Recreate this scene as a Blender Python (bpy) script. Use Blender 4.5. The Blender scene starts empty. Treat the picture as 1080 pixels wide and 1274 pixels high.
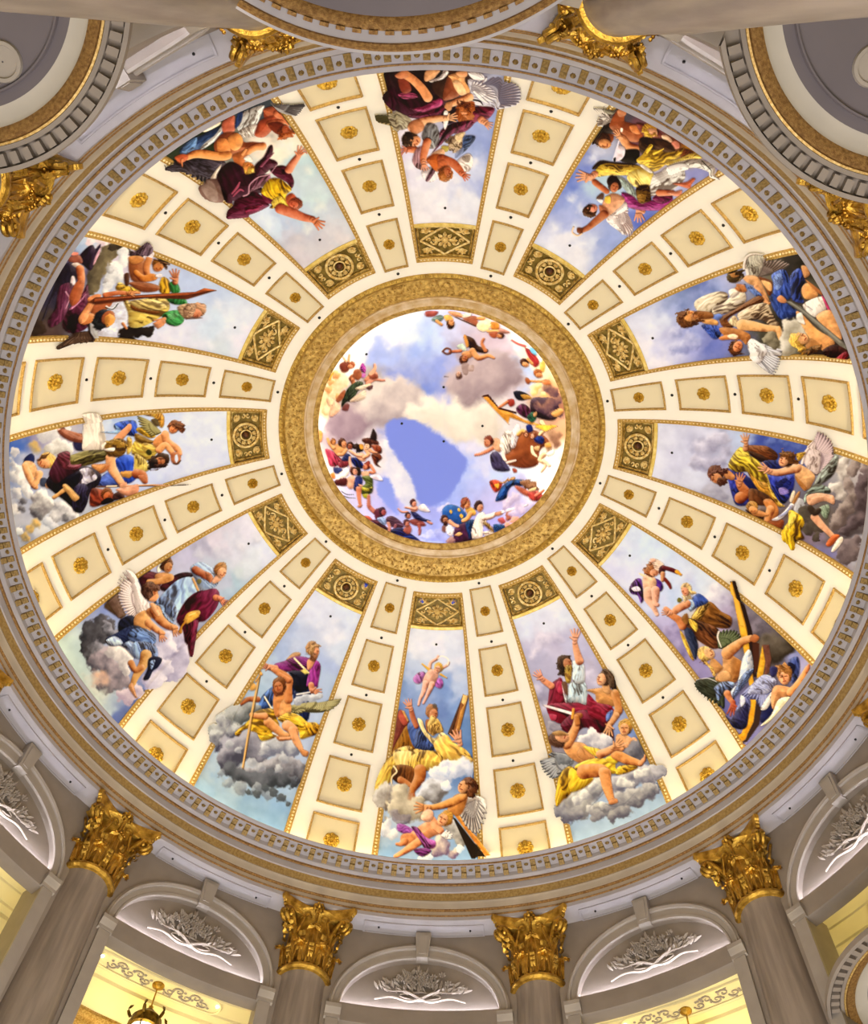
import bpy, math, random
import numpy as np
from math import sin, cos, pi, radians as rad

random.seed(7)
SC = bpy.context.scene
COL = SC.collection

# ------------------------------------------------------------------ camera
# x = right, y = towards the far side of the hall, z = up; the hall's axis is x = y = 0
FPX, TILT, ROLL = 1270.98, 0.41819, 0.04164          # focal length in pixels of the 1080 x 1274 frame
CAM = np.array([0.83216, -8.13975, 0.0])
PHI0 = 0.03324                                       # azimuth of the first bay


def cam_axes():
    c, s = cos, sin
    X = np.array([[1, 0, 0], [0, c(TILT), -s(TILT)], [0, s(TILT), c(TILT)]])
    Y = np.array([[c(ROLL), 0, s(ROLL)], [0, 1, 0], [-s(ROLL), 0, c(ROLL)]])
    return Y @ X


AX = cam_axes()
cam_data = bpy.data.cameras.new('camera')
cam_data.sensor_fit = 'HORIZONTAL'
cam_data.sensor_width = 36.0
cam_data.lens = FPX / 1080 * 36.0
cam_data.clip_end = 200
cam = bpy.data.objects.new('camera', cam_data)
COL.objects.link(cam)
from mathutils import Matrix
mw = Matrix.Identity(4)
for i in range(3):
    mw[i][0], mw[i][1], mw[i][2], mw[i][3] = AX[0][i], -AX[1][i], -AX[2][i], CAM[i]
cam.matrix_world = mw
SC.camera = cam

# ------------------------------------------------------------------ light and exposure
SC.view_settings.view_transform = 'Standard'
SC.view_settings.look = 'None'
SC.view_settings.gamma = 1.0
SC.view_settings.exposure = 0.12
world = bpy.data.worlds.new('hall_light')
SC.world = world
world.use_nodes = True
wb = world.node_tree.nodes['Background']
wb.inputs[0].default_value = (1.0, 0.975, 0.965, 1)
wb.inputs[1].default_value = WORLD_STRENGTH = 1.0


def lamp(name, kind, loc, energy, color, size=0.3, target=None):
    d = bpy.data.lights.new(name, kind)
    d.energy = energy
    d.color = color
    if kind == 'AREA':
        d.shape = 'RECTANGLE'
        d.size, d.size_y = size if isinstance(size, tuple) else (size, size)
    else:
        d.shadow_soft_size = size
    if kind == 'SPOT':
        d.spot_size, d.spot_blend = rad(9), 0.6
    o = bpy.data.objects.new(name, d)
    o.location = loc
    if target is not None:
        from mathutils import Vector
        o.rotation_euler = (Vector(target) - Vector(loc)).to_track_quat('-Z', 'Y').to_euler()
    COL.objects.link(o)
    return o


def polar(R, az, z):
    a = rad(az) + PHI0
    return (R * sin(a), -R * cos(a), z)


# lamps hidden on top of the cornice, washing the foot of the dome
for k in range(24):
    az = 15 * k + 7.5
    lamp('cornice_cove_lamp', 'AREA', polar(8.45, az, 17.55), 22, (1.0, 0.84, 0.50), (1.9, 0.12), polar(7.6, az, 20.2))
# lamps hidden behind the gilt ring, washing the oculus painting
for k in range(12):
    az = 30 * k
    lamp('oculus_cove_lamp', 'AREA', polar(3.16, az, 23.02), 7, (1.0, 0.93, 0.82), (1.3, 0.08), polar(2.2, az, 23.7))
# warm lamps of the gallery behind the columns
for k in (4, 5, 6, 7, 8, 9, 0, 1, 11, 2):
    az = 30 * k
    lamp('gallery_lamp', 'POINT', polar(11.6, az, 13.4), 75, (1.0, 0.84, 0.34), 0.2)
# narrow uplights on the gilt capitals
for k in (1, 2, 4, 5, 6, 7, 8, 9, 11, 12):
    lamp('capital_uplight', 'SPOT', polar(7.4, 30 * k - 15, 4.0), 1500, (1.0, 0.88, 0.62), 0.15, polar(8.95, 30 * k - 15, 15.3))
# unseen soft fill added near the floor, brightening gilt and cornice undersides
lamp('hall_fill', 'AREA', (0, 0, -1.5), 1800, (1.0, 0.95, 0.9), (9, 9), (0, 0, 10))


# ------------------------------------------------------------------ materials
def srgb(h):
    if isinstance(h, str):
        h = [int(h[i:i + 2], 16) / 255 for i in (0, 2, 4)]
    return tuple(c / 12.92 if c <= 0.04045 else ((c + 0.055) / 1.055) ** 2.4 for c in h)


def material(name, color, rough=0.6, metal=0.0, var=0.0, scale=3.0, bump=0.0, bscale=40.0, color2=None, stretch=None, spec=0.3):
    m = bpy.data.materials.new(name)
    m.use_nodes = True
    nt = m.node_tree
    b = nt.nodes['Principled BSDF']
    b.inputs['Roughness'].default_value = rough
    b.inputs['Metallic'].default_value = metal
    b.inputs['Specular IOR Level'].default_value = spec
    c1 = srgb(color)
    c2 = srgb(color2) if color2 else tuple(x * (1 - var) for x in c1)
    tc = nt.nodes.new('ShaderNodeTexCoord')
    if var or color2:
        n = nt.nodes.new('ShaderNodeTexNoise')
        n.inputs['Scale'].default_value = scale
        n.inputs['Detail'].default_value = 6
        if stretch:
            mp = nt.nodes.new('ShaderNodeMapping')
            mp.inputs['Scale'].default_value = stretch
            nt.links.new(tc.outputs['Object'], mp.inputs[0])
            nt.links.new(mp.outputs[0], n.inputs['Vector'])
        else:
            nt.links.new(tc.outputs['Object'], n.inputs['Vector'])
        r = nt.nodes.new('ShaderNodeValToRGB')
        r.color_ramp.elements[0].position, r.color_ramp.elements[1].position = 0.35, 0.68
        r.color_ramp.elements[0].color = (*c2, 1)
        r.color_ramp.elements[1].color = (*c1, 1)
        nt.links.new(n.outputs[0], r.inputs[0])
        nt.links.new(r.outputs[0], b.inputs['Base Color'])
    else:
        b.inputs['Base Color'].default_value = (*c1, 1)
    if bump:
        n2 = nt.nodes.new('ShaderNodeTexNoise')
        n2.inputs['Scale'].default_value = bscale
        n2.inputs['Detail'].default_value = 4
        nt.links.new(tc.outputs['Object'], n2.inputs['Vector'])
        bp = nt.nodes.new('ShaderNodeBump')
        bp.inputs['Strength'].default_value = bump
        bp.inputs['Distance'].default_value = 0.02
        nt.links.new(n2.outputs[0], bp.inputs['Height'])
        nt.links.new(bp.outputs[0], b.inputs['Normal'])
    return m


def emitter(name, color, strength):
    m = bpy.data.materials.new(name)
    m.use_nodes = True
    b = m.node_tree.nodes['Principled BSDF']
    b.inputs['Base Color'].default_value = (*srgb(color), 1)
    b.inputs['Emission Color'].default_value = (*srgb(color), 1)
    b.inputs['Emission Strength'].default_value = strength
    return m


M = dict(
    cream=material('cream_plaster', 'f3eee4', 0.6, var=0.04, scale=1.5),
    coffer=material('beige_plaster', 'dfd2b2', 0.6, var=0.04, scale=2),
    gold=material('gilding', 'd8b458', 0.4, 0.65, color2='a07c30', scale=9, bump=0.5, bscale=60, spec=0.5),
    goldbead=material('pale_gilt_bead', 'd8b878', 0.45, 0.35, color2='a8803c', scale=30),
    goldrelief=material('antique_gilding', 'dcc078', 0.42, 0.6, color2='8a6a20', scale=14, bump=0.3, bscale=50),
    golddark=material('dark_gilt_ground', 'a07c28', 0.5, 0.5, color2='6a4a10', scale=8),
    goldcol=material('polished_gilding', 'd8ac48', 0.28, 0.9, color2='8c6620', scale=7, bump=0.6, bscale=45, spec=0.6),
    lilac=material('lilac_grey_plaster', 'aaa4a7', 0.65, var=0.10, scale=2.0),
    stone=material('greige_stone', '91857a', 0.6, var=0.14, scale=2.2),
    stonelight=material('light_greige_stone', 'a0968c', 0.6, var=0.10, scale=3),
    marble=material('brown_grey_marble', '94867a', 0.42, color2='786c62', scale=2.6, stretch=(3, 3, 0.25), bump=0.04, bscale=20),
    creamstone=material('cream_moulding', 'aa9c8a', 0.6, var=0.1, scale=3),
    bronze=material('brown_gilt_band', 'a8824c', 0.5, 0.3, color2='7c5830', scale=25, bump=0.6, bscale=90),
    olive=material('olive_gilt', 'a88c58', 0.5, 0.35, color2='8c7040', scale=20, bump=0.3, bscale=80),
    shadetaupe=material('shaded_taupe_soffit', '6c6468', 0.7, var=0.10, scale=1.2),  # dimness of the balcony undersides is put into this darker colour
    plaster=material('white_plaster', 'a69a8e', 0.6, var=0.08, scale=6),
    yellow=material('cream_gallery_plaster', 'e8dcae', 0.6, var=0.05, scale=2),
    palecove=material('pale_cove', 'bdb5aa', 0.6, var=0.06),
    black=material('black_fitting', '14110f', 0.5),
    led=emitter('white_led', 'e9edff', 66.0),
    glow=emitter('lamp_glass', 'fff0c8', 14.0),
    blue=material('blue_enamel', '2a4ac8', 0.4),
)


# ------------------------------------------------------------------ mesh helpers
class MB:
    """collects vertices and faces of one mesh"""

    def __init__(self):
        self.v, self.f = [], []

    def add(self, vs, fs):
        o = len(self.v)
        self.v.extend([tuple(p) for p in vs])
        self.f.extend([tuple(i + o for i in f) for f in fs])
        return self

    def grid(self, P, close_u=False, close_v=False, flip=False):
        """P[i][j] points"""
        n, m = len(P), len(P[0])
        o = len(self.v)
        for row in P:
            self.v.extend([tuple(p) for p in row])
        for i in range(n if close_u else n - 1):
            for j in range(m if close_v else m - 1):
                a, b = o + i * m + j, o + i * m + (j + 1) % m
                c, d = o + ((i + 1) % n) * m + (j + 1) % m, o + ((i + 1) % n) * m + j
                self.f.append((a, d, c, b) if flip else (a, b, c, d))
        return self

    def box(self, x0, x1, y0, y1, z0, z1, fn=None):
        vs = [(x, y, z) for z in (z0, z1) for y in (y0, y1) for x in (x0, x1)]
        if fn:
            vs = [fn(*p) for p in vs]
        return self.add(vs, [(0, 2, 3, 1), (4, 5, 7, 6), (0, 1, 5, 4), (2, 6, 7, 3), (0, 4, 6, 2), (1, 3, 7, 5)])

    def tube(self, pts, r, n=8, cap=True, flat=1.0):
        pts = [np.array(p, float) for p in pts]
        rr = r if hasattr(r, '__len__') else [r] * len(pts)
        rows = []
        up = np.array([0.12, 0.07, 1.0])
        for i, p in enumerate(pts):
            t = pts[min(i + 1, len(pts) - 1)] - pts[max(i - 1, 0)]
            t = t / (np.linalg.norm(t) + 1e-9)
            a = np.cross(up, t)
            if np.linalg.norm(a) < 1e-3:
                a = np.cross(np.array([1.0, 0, 0]), t)
            a /= np.linalg.norm(a)
            b = np.cross(t, a)
            rows.append([p + rr[i] * (cos(2 * pi * k / n) * a + flat * sin(2 * pi * k / n) * b) for k in range(n)])
        o = len(self.v)
        self.grid(rows, close_v=True)
        if cap:
            self.f.append(tuple(o + k for k in range(n))[::-1])
            e = o + (len(rows) - 1) * n
            self.f.append(tuple(e + k for k in range(n)))
        return self

    def dome(self, c, r, h, n=8, m=3, ax=None):
        """a small boss: radius r, height h, standing on c; ax = (u, v, w) unit vectors"""
        u, v, w = ax or ((1, 0, 0), (0, 1, 0), (0, 0, 1))
        u, v, w, c = map(np.array, (u, v, w, c))
        rows = []
        for i in range(m + 1):
            t = pi / 2 * i / m
            q = max(cos(t), 0.02) * r
            rows.append([c + q * (cos(2 * pi * k / n) * u + sin(2 * pi * k / n) * v) + h * sin(t) * w for k in range(n)])
        o = len(self.v)
        self.grid(rows, close_v=True)
        e = o + m * n
        self.f.append(tuple(e + k for k in range(n)))
        return self

    def mesh(self, name, mat, smooth=True):
        me = bpy.data.meshes.new(name)
        me.from_pydata(self.v, [], self.f)
        me.materials.append(mat)
        if smooth:
            me.shade_smooth()
            try:
                me.set_sharp_from_angle(angle=rad(38))
            except Exception:
                pass
        me.update()
        return me


def link(name, me, parent=None):
    o = bpy.data.objects.new(name, me)
    COL.objects.link(o)
    if parent is not None:
        o.parent = parent
    return o


class Thing:
    """a top-level Empty placed round the hall's axis; its parts are given in hall coordinates of azimuth 0"""

    def __init__(self, name, label, cat, az=0.0, R0=0.0, z0=0.0, group=None, kind=None):
        self.o = bpy.data.objects.new(name, None)
        COL.objects.link(self.o)
        self.o0 = np.array([0, -R0, z0], float)
        self.o.location = polar(R0, az, z0)
        self.o.rotation_euler = (0, 0, rad(az) + PHI0)
        if kind:
            self.o['kind'] = kind
        else:
            self.o['label'], self.o['category'] = label, cat
        if group:
            self.o['group'] = group

    def part(self, name, mb, mat, parent=None, smooth=True, stuff=False, label=None):
        if isinstance(mb, MB):
            mb.v = [tuple(np.array(p) - self.o0) for p in mb.v]
            me = mb.mesh(name, mat, smooth)
        else:
            me = mb
        o = link(name, me, parent or self.o)
        if stuff:
            o['kind'] = 'stuff'
        if label:
            o['label'] = label
        return o


def lathe(mb, prof, a0, a1, n, closed=False):
    """profile [(R, z)] turned from azimuth a0 to a1 (degrees, bay 0 frame)"""
    rows = []
    for R, z in prof:
        rows.append([(R * sin(rad(a0 + (a1 - a0) * i / n)), -R * cos(rad(a0 + (a1 - a0) * i / n)), z) for i in range(n + (0 if closed else 1))])
    return mb.grid(rows, close_v=closed)


def structure(name, mb, mat, parent=None, smooth=True):
    me = mb.mesh(name, mat, smooth)
    o = link(name, me, parent)
    if parent is None:
        o.rotation_euler = (0, 0, PHI0)
        o['kind'] = 'structure'
    return o


def P3(R, az, z):
    return (R * sin(rad(az)), -R * cos(rad(az)), z)


# the dome's inner face: an arc of radius DR about (DC, DZ), turned about the axis; off > 0 stands proud into the hall
DC, DZ, DR = 1.98777, 15.82684, 7.01619


def D(az, th, off=0.0):
    r = DR - off
    return P3(DC + r * cos(rad(th)), az, DZ + r * sin(rad(th)))


# ------------------------------------------------------------------ dome shell (ceiling)
m = MB()
prof = [(DC + (DR + 0.3) * cos(rad(t)), DZ + (DR + 0.3) * sin(rad(t))) for t in np.linspace(8, 80, 28)]
lathe(m, prof, 0, 360, 96, True)
ceiling = structure('ceiling', m, M['cream'])
# smooth white ring between the ribs and the gilt ring
m = MB()
prof = [(DC + (DR - o) * cos(rad(t)), DZ + (DR - o) * sin(rad(t))) for t, o in ((73.1, -0.2), (73.1, 0), (73.5, 0), (74, 0), (75.0, 0), (75.4, 0), (75.4, -0.2))]
lathe(m, prof, 0, 360, 144, True)
for k in range(12):
    m.grid([[D(30 * k - 8.6 + 17.2 * i / 8, t) for i in range(9)] for t in (72.2, 72.6, 73.1)])
ring_trim = structure('trim_1', m, M['cream'])

# ------------------------------------------------------------------ coffered ribs
CW = 3.86                       # half width of a coffer, degrees
RW = 6.52                       # half width of a rib
ROWS = [(63.1, 73.0 - 1.6), (50.9, 60.65), (38.8, 48.8), (26.8, 36.4), (12.0, 24.8)]
ROWS[0] = (63.1, 73.0)
RTOP = 75.0


def rib_meshes(o0):
    """meshes of one rib, built once and shared"""
    def fix(mb):
        mb.v = [tuple(np.array(p) - o0) for p in mb.v]
        return mb
    body = MB()
    ths = [9.0]
    for a, b in sorted(ROWS):
        ths += [a, b]
    ths.append(74.6)
    def patch(mb, a0, a1, t0, t1, off, na=4, nt=4):
        mb.grid([[D(a0 + (a1 - a0) * i / na, t0 + (t1 - t0) * j / nt, off) for i in range(na + 1)] for j in range(nt + 1)])
    for s0, s1 in ((-RW, -CW), (CW, RW)):
        patch(body, s0, s1, 9.0, 74.6, 0, 2, 40)
    for j in range(0, len(ths), 2):
        patch(body, -CW, CW, ths[j], ths[j + 1], 0, 4, 2)
    for a, b in ROWS:           # walls of the recess
        for az in (-CW, CW):
            body.grid([[D(az, a + (b - a) * j / 6, o) for j in range(7)] for o in (0, -0.018)])
        for th in (a, b):
            body.grid([[D(-CW + 2 * CW * j / 4, th, o) for j in range(5)] for o in (0, -0.018)])
    for az in (-RW, RW):
        body.grid([[D(az, 9 + 65.6 * j / 40, o) for j in range(41)] for o in (0, -0.25)])
    out = {'body': fix(body).mesh('coffered_rib', M['cream'])}
    coffers = []
    for r, (a, b) in enumerate(ROWS):
        p = MB()
        patch(p, -CW, CW, a, b, -0.018, 4, 6)
        pm = fix(p).mesh('coffer_panel', M['coffer'])
        # gilt border: a rounded fillet round the coffer with small beads
        bd = MB()
        mid = (a + b) / 2
        w_th = 0.42
        w_az = math.degrees(0.052 / (DC + DR * cos(rad(mid))))
        rows = []
        for k, off in ((0.0, 0.005), (0.25, 0.035), (0.75, 0.035), (1.0, -0.012)):
            az_, da, db = CW - k * w_az, a + k * w_th, b - k * w_th
            loop = []
            for j in range(6):
                loop.append(D(-az_ + 2 * az_ * j / 6, da, off))
            for j in range(8):
                loop.append(D(az_, da + (db - da) * j / 8, off))
            for j in range(6):
                loop.append(D(az_ - 2 * az_ * j / 6, db, off))
            for j in range(8):
                loop.append(D(-az_, db - (db - da) * j / 8, off))
            rows.append(loop)
        bd.grid(rows, close_v=True)
        def bead(az, th):
            c = np.array(D(az, th, 0.03))
            n = np.array(D(az, th, 1.03)) - c
            u = np.cross(n, (0, 0, 1.0)); u /= np.linalg.norm(u)
            bd.dome(c, 0.021, 0.02, 5, 1, (u, np.cross(n, u), n))
        Rm = DC + DR * cos(rad(mid))
        nb = max(4, int((b - a) * rad(1) * DR / 0.075))
        for j in range(nb):
            for s in (-1, 1):
                bead(s * (CW - w_az / 2), a + (b - a) * (j + 0.5) / nb)
        nb = max(4, int(2 * CW * rad(1) * Rm / 0.075))
        for j in range(nb):
            for th in (a + w_th / 2, b - w_th / 2):
                bead(-CW + 2 * CW * (j + 0.5) / nb, th)
        bm_ = fix(bd).mesh('gilt_border', M['bronze2'])
        # rosette
        ro = MB()
        tc = [68.0, 55.8, 43.8, 31.6, 20.2][r]
        c = np.array(D(0, tc, -0.016))
        n = np.array(D(0, tc, 0.984)) - c
        u = np.array([1.0, 0, 0])
        v = np.cross(n, u)
        R_ = [0.125, 0.15, 0.172, 0.187, 0.19][r]
        for tier, (rr, hh, off) in enumerate(((R_, 0.05, 0), (R_ * 0.62, 0.06, pi / 8))):
            for k in range(8):
                t = 2 * pi * k / 8 + off
                dr = cos(t) * u + sin(t) * v
                tg = -sin(t) * u + cos(t) * v
                b0 = c + n * 0.03 * tier
                pts = []
                for f, w, h in ((0.25, 0.10, 0.02), (0.55, 0.30, hh), (0.82, 0.36, hh), (1.0, 0.16, hh * 0.3)):
                    pts.append([b0 + dr * rr * f - tg * rr * w + n * 0.002, b0 + dr * rr * f - tg * rr * w * 0.4 + n * h * 0.8, b0 + dr * rr * f + n * h * 0.55,
                                b0 + dr * rr * f + tg * rr * w * 0.4 + n * h * 0.8, b0 + dr * rr * f + tg * rr * w + n * 0.002])
                ro.grid(pts)
        ro.dome(c, R_ * 0.95, 0.012, 16, 1, (u, v, n))
        ro.dome(c + n * 0.04, R_ * 0.26, 0.06, 8, 2, (u, v, n))
        rm_ = fix(ro).mesh('gilt_rosette', M['goldrose'])
        coffers.append((pm, bm_, rm_))
    dots = []
    for th in (73.9, 61.7, 49.8, 37.6):
        d = MB()
        c = np.array(D(0, th, 0.0)); n = np.array(D(0, th, 1.0)) - c
        u = np.array([1.0, 0, 0])
        d.dome(c, 0.036, 0.03, 8, 2, (u, np.cross(n, u), n))
        dots.append(fix(d).mesh('black_fitting', M['black']))
    out['coffers'], out['dots'] = coffers, dots
    return out


M['bronze2'] = material('gilt_border', 'cca868', 0.5, 0.35, color2='9c7c40', scale=30)
M['goldrose'] = material('rosette_gilding', 'dcb44c', 0.42, 0.55, color2='b08828', scale=24, bump=0.4, bscale=70)
FRESCO_NAMES = ['white dagger', 'flying yellow tunic', 'grey saw', 'curved knife', 'slanted cross', 'raised white sword',
                'bearded man and cross', 'long staff', 'gilt chalice', 'long spear', 'wooden beam', 'diving man']
RIB_O = np.array([0, -7.5, 20.0])
RIB = rib_meshes(RIB_O)
for k in range(1, 13):
    t = Thing('coffered_rib', f'cream coffered rib between the {FRESCO_NAMES[k - 1]} fresco and the {FRESCO_NAMES[k % 12]} fresco', 'dome rib',
              30 * k - 15, 7.5, 20.0, 'coffered ribs of the dome')
    # the Empty stays the root, the plaster body and the coffers are its parts
    t.part('rib_body', RIB['body'], None)
    for r, (pm, bm_, rm_) in enumerate(RIB['coffers']):
        c = t.part('coffer_panel', pm, None)
        t.part('gilt_border', bm_, None, c)
        t.part('gilt_rosette', rm_, None, c)
    for d in RIB['dots']:
        t.part('black_fitting', d, None)

# ------------------------------------------------------------------ gilt ring round the oculus
def ring(name, label, prof, mat, n=144):
    t = MB()
    lathe(t, prof, 0, 360, n, True)
    return t


oc = Thing('oculus_ring', 'wide gilt moulded ring of leaf ornament around the central ceiling painting', 'moulding', 0, 0, 22.7)
oc.part('bead_moulding', ring('', '', [(3.84, 22.70), (3.835, 22.60), (3.80, 22.56), (3.74, 22.57), (3.70, 22.62), (3.69, 22.66)], M['gold']), M['goldring'] if 'goldring' in M else M['gold'])
M['leafgold'] = material('leaf_gilding', 'dcb868', 0.45, 0.35, color2='9c7838', scale=11, bump=0.4, bscale=26)
M['tan'] = material('tan_gilt_cove', 'dcc8ac', 0.5, 0.15, color2='bc9c6c', scale=4)
oc.part('leaf_band', ring('', '', [(3.69, 22.66), (3.66, 22.68), (3.55, 22.70), (3.42, 22.75), (3.31, 22.80), (3.27, 22.83)], None), M['leafgold'])
oc.part('cove', ring('', '', [(3.27, 22.83), (3.25, 22.80), (3.23, 22.80), (3.21, 22.85), (3.12, 22.88), (3.08, 22.86), (3.06, 22.86)], None), M['tan'])
oc.part('inner_band', ring('', '', [(3.06, 22.86), (3.05, 22.90), (3.00, 22.93), (2.96, 22.95), (2.94, 22.98), (2.95, 23.04), (3.05, 23.06)], None), M['leafgold'])
# carved leaves on the band, too small to be told apart singly
lf = MB()
rl = random.Random(11)
for k in range(1150):
    q, a = rl.random(), 360 * k / 1150
    R, z = 3.64 - 0.32 * q, 22.68 + 0.12 * q
    ang, L, wd = rl.uniform(0, 6.28), rl.uniform(0.05, 0.085), rl.uniform(0.018, 0.03)
    pts = []
    for f, w, h in ((0, 0.2, 0), (0.35, 1, 0.03), (0.7, 0.85, 0.035), (1, 0.1, 0.005)):
        row = []
        for s_ in (-1, 0, 1):
            x = cos(ang) * L * (f - 0.5) - sin(ang) * wd * w * s_
            y = sin(ang) * L * (f - 0.5) + cos(ang) * wd * w * s_
            row.append(P3(R + y, a + math.degrees(x / R), z - 0.36 * y - 0.006 - h * (1 if s_ == 0 else 0.3)))
        pts.append(row)
    lf.grid(pts)
oc.part('carved_leaf_relief', lf, M['leafgold'], stuff=True)
bd = MB()
for k in range(216):
    c = np.array(P3(3.775, k * 360 / 216, 22.565))
    bd.dome(c, 0.045, -0.04, 6, 2)
oc.part('bead_row', bd, M['gold'], stuff=True)

# ------------------------------------------------------------------ cornice (trim_2) and its dentils
CORN = [
    ('lip', 'lilac', [(8.80, 17.44), (8.45, 17.42), (8.10, 17.415), (8.00, 17.415), (7.975, 17.405), (7.975, 17.39), (7.99, 17.38), (8.03, 17.37), (8.05, 17.365)]),
    ('bead_line', 'bronze', [(8.05, 17.365), (8.055, 17.34), (8.075, 17.335), (8.082, 17.355)]),
    ('dentil_band', 'lilac', [(8.082, 17.355), (8.09, 17.36), (8.315, 17.285), (8.325, 17.19), (8.345, 17.17), (8.395, 17.15)]),
    ('rope_moulding', 'bronze', [(8.395, 17.15), (8.395, 17.10), (8.415, 17.085), (8.435, 17.10)]),
    ('upper_fascia', 'lilac', [(8.435, 17.10), (8.445, 17.02), (8.45, 16.95), (8.47, 16.93)]),
    ('leaf_band', 'olive', [(8.47, 16.93), (8.485, 16.90), (8.53, 16.78)]),
    ('lower_fascia', 'creamstone', [(8.53, 16.78), (8.52, 16.75), (8.535, 16.73), (8.56, 16.70), (8.57, 16.62), (8.585, 16.60)]),
    ('brown_fillet', 'bronze', [(8.585, 16.60), (8.58, 16.575), (8.595, 16.56), (8.60, 16.53)]),
    ('architrave_fascia', 'creamstone', [(8.60, 16.53), (8.605, 16.45)]),
    ('edge_fillet', 'bronze', [(8.605, 16.45), (8.60, 16.43), (8.62, 16.41)]),
    ('architrave_edge', 'lilac', [(8.62, 16.41), (8.625, 16.32), (8.65, 16.30), (9.30, 16.29), (9.30, 17.5)]),
]
cornice = Thing('trim_2', None, None, 0, 8.4, 17.0, None, 'structure')
for nm, mt, pr in CORN:
    t = MB()
    lathe(t, pr, 0, 360, 168, True)
    cornice.part(nm, t, M[mt])
db, dr_ = MB(), MB()
# bracket-shaped dentil and small rosette, built at azimuth 0 on the sloping dentil band
def band(R, az, dz):
    z = 17.36 + (17.285 - 17.36) * (R - 8.09) / (8.315 - 8.09)
    return P3(R, az, z - dz)
w = math.degrees(0.058 / 8.2)
for R0, R1, h0, h1 in ((8.115, 8.20, 0.025, 0.04), (8.20, 8.23, 0.02, 0.02), (8.225, 8.315, 0.05, 0.075)):
    vs = [band(R, a, h) for (R, hh) in ((R0, h0), (R1, h1)) for h in (-0.01, hh) for a in (-w, w)]
    db.add(vs, [(0, 1, 3, 2), (4, 6, 7, 5), (0, 4, 5, 1), (2, 3, 7, 6), (0, 2, 6, 4), (1, 5, 7, 3)])
c = np.array(band(8.20, 0, 0))
n = np.array([0, -0.316, -0.949]); u = np.array([1.0, 0, 0])
dr_.dome(c, 0.05, 0.022, 10, 2, (u, np.cross(n, u), n))
for k in range(6):
    dr_.dome(c + 0.03 * (cos(k * pi / 3) * u + sin(k * pi / 3) * np.cross(n, u)), 0.02, 0.034, 5, 1, (u, np.cross(n, u), n))
for b_ in (db, dr_):
    b_.v = [tuple(np.array(p)) for p in b_.v]
M['dentgold'] = material('dentil_gilding', '987c48', 0.5, 0.3, color2='6c5428', scale=30)
dm, rm_ = db.mesh('dentil_block', M['dentgold'], False), dr_.mesh('dentil_rosette', M['dentgold'])
M['stub'] = M['lilac']
inv = Matrix.Translation([-x for x in cornice.o0])
for k in range(168):
    az = (k + 0.5) * 360 / 168 - 0.4
    for me, off, nm in ((dm, 0.0, 'dentil_block'), (rm_, 180 / 168, 'dentil_rosette')):
        a = az + off
        o = link(nm, me, cornice.o)
        o.matrix_local = inv @ Matrix.Rotation(rad(a), 4, 'Z')
# recessed panels under the architrave, one per bay
for k in (0, 1, 2, 4, 5, 6, 7, 8, 9, 11):
    t = MB()
    for R0, R1, a0, a1 in ((8.74, 8.77, 8.3, 8.3), (9.035, 9.06, 8.3, 8.3)):
        lathe(t, [(R0, 16.30), (R0, 16.27), (R1, 16.27), (R1, 16.30)], 30 * k - a0, 30 * k + a1, 10)
    for s in (-1, 1):
        lathe(t, [(8.77, 16.30), (8.77, 16.27), (9.035, 16.27), (9.035, 16.30)], 30 * k + s * 8.2 - 0.13, 30 * k + s * 8.2 + 0.13, 1)
    cornice.part('soffit_panel', t, M['lilac'])
    for a in (-6.4, 6.2):
        t = MB().dome(P3(8.9, 30 * k + a, 16.29), 0.025, -0.03, 8, 2)
        cornice.part('black_fitting', t, M['black'])

# ------------------------------------------------------------------ arcade wall with blind lunettes
ZS = 14.30                                           # springing of the arches
AI, AO = 10.05, 11.45                                # inner and outer half width of an arch, degrees
ZI, ZO = 15.66, 16.02                                # crowns


def arch(az, half, z1):
    q = 1 - (az / half) ** 2
    return ZS + (z1 - ZS) * math.sqrt(max(q, 0))


def archpts(half, z1, n=28):
    return [(-half * cos(pi * i / n), ZS + (z1 - ZS) * sin(pi * i / n)) for i in range(n + 1)]


WALLR = 9.06
bays = (0, 1, 2, 4, 5, 6, 7, 8, 9, 10, 11)
wall = Thing('wall_inner', None, None, 0, 9.06, 14.0, None, 'structure')
w_ = MB()
for k in range(12):
    a = 30 * k
    pts = archpts(AI, ZI)
    w_.grid([[P3(WALLR, a + x, z) for x, z in pts], [P3(WALLR, a + x, 16.31) for x, z in pts]])
    w_.grid([[P3(WALLR, a + x, z) for x, z in pts], [P3(9.18, a + x, z) for x, z in pts]])
    for s in (-1, 1):
        w_.grid([[P3(WALLR, a + s * (AI + (15 - AI) * i / 3), z) for i in range(4)] for z in (-1.6, 16.31)], flip=s < 0)
        w_.grid([[P3(R, a + s * AI, z) for z in (-1.6, 14.0, ZS)] for R in (9.06, 9.75)])
wall.part('arcade', w_, M['stone'])
lun = MB()
for k in range(12):
    pts = archpts(AI, ZI)
    lun.grid([[P3(9.175, 30 * k + x, z) for x, z in pts], [P3(9.175, 30 * k + x, 14.05) for x, z in pts]])
wall.part('lunette_panel', lun, M['stone'])
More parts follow.
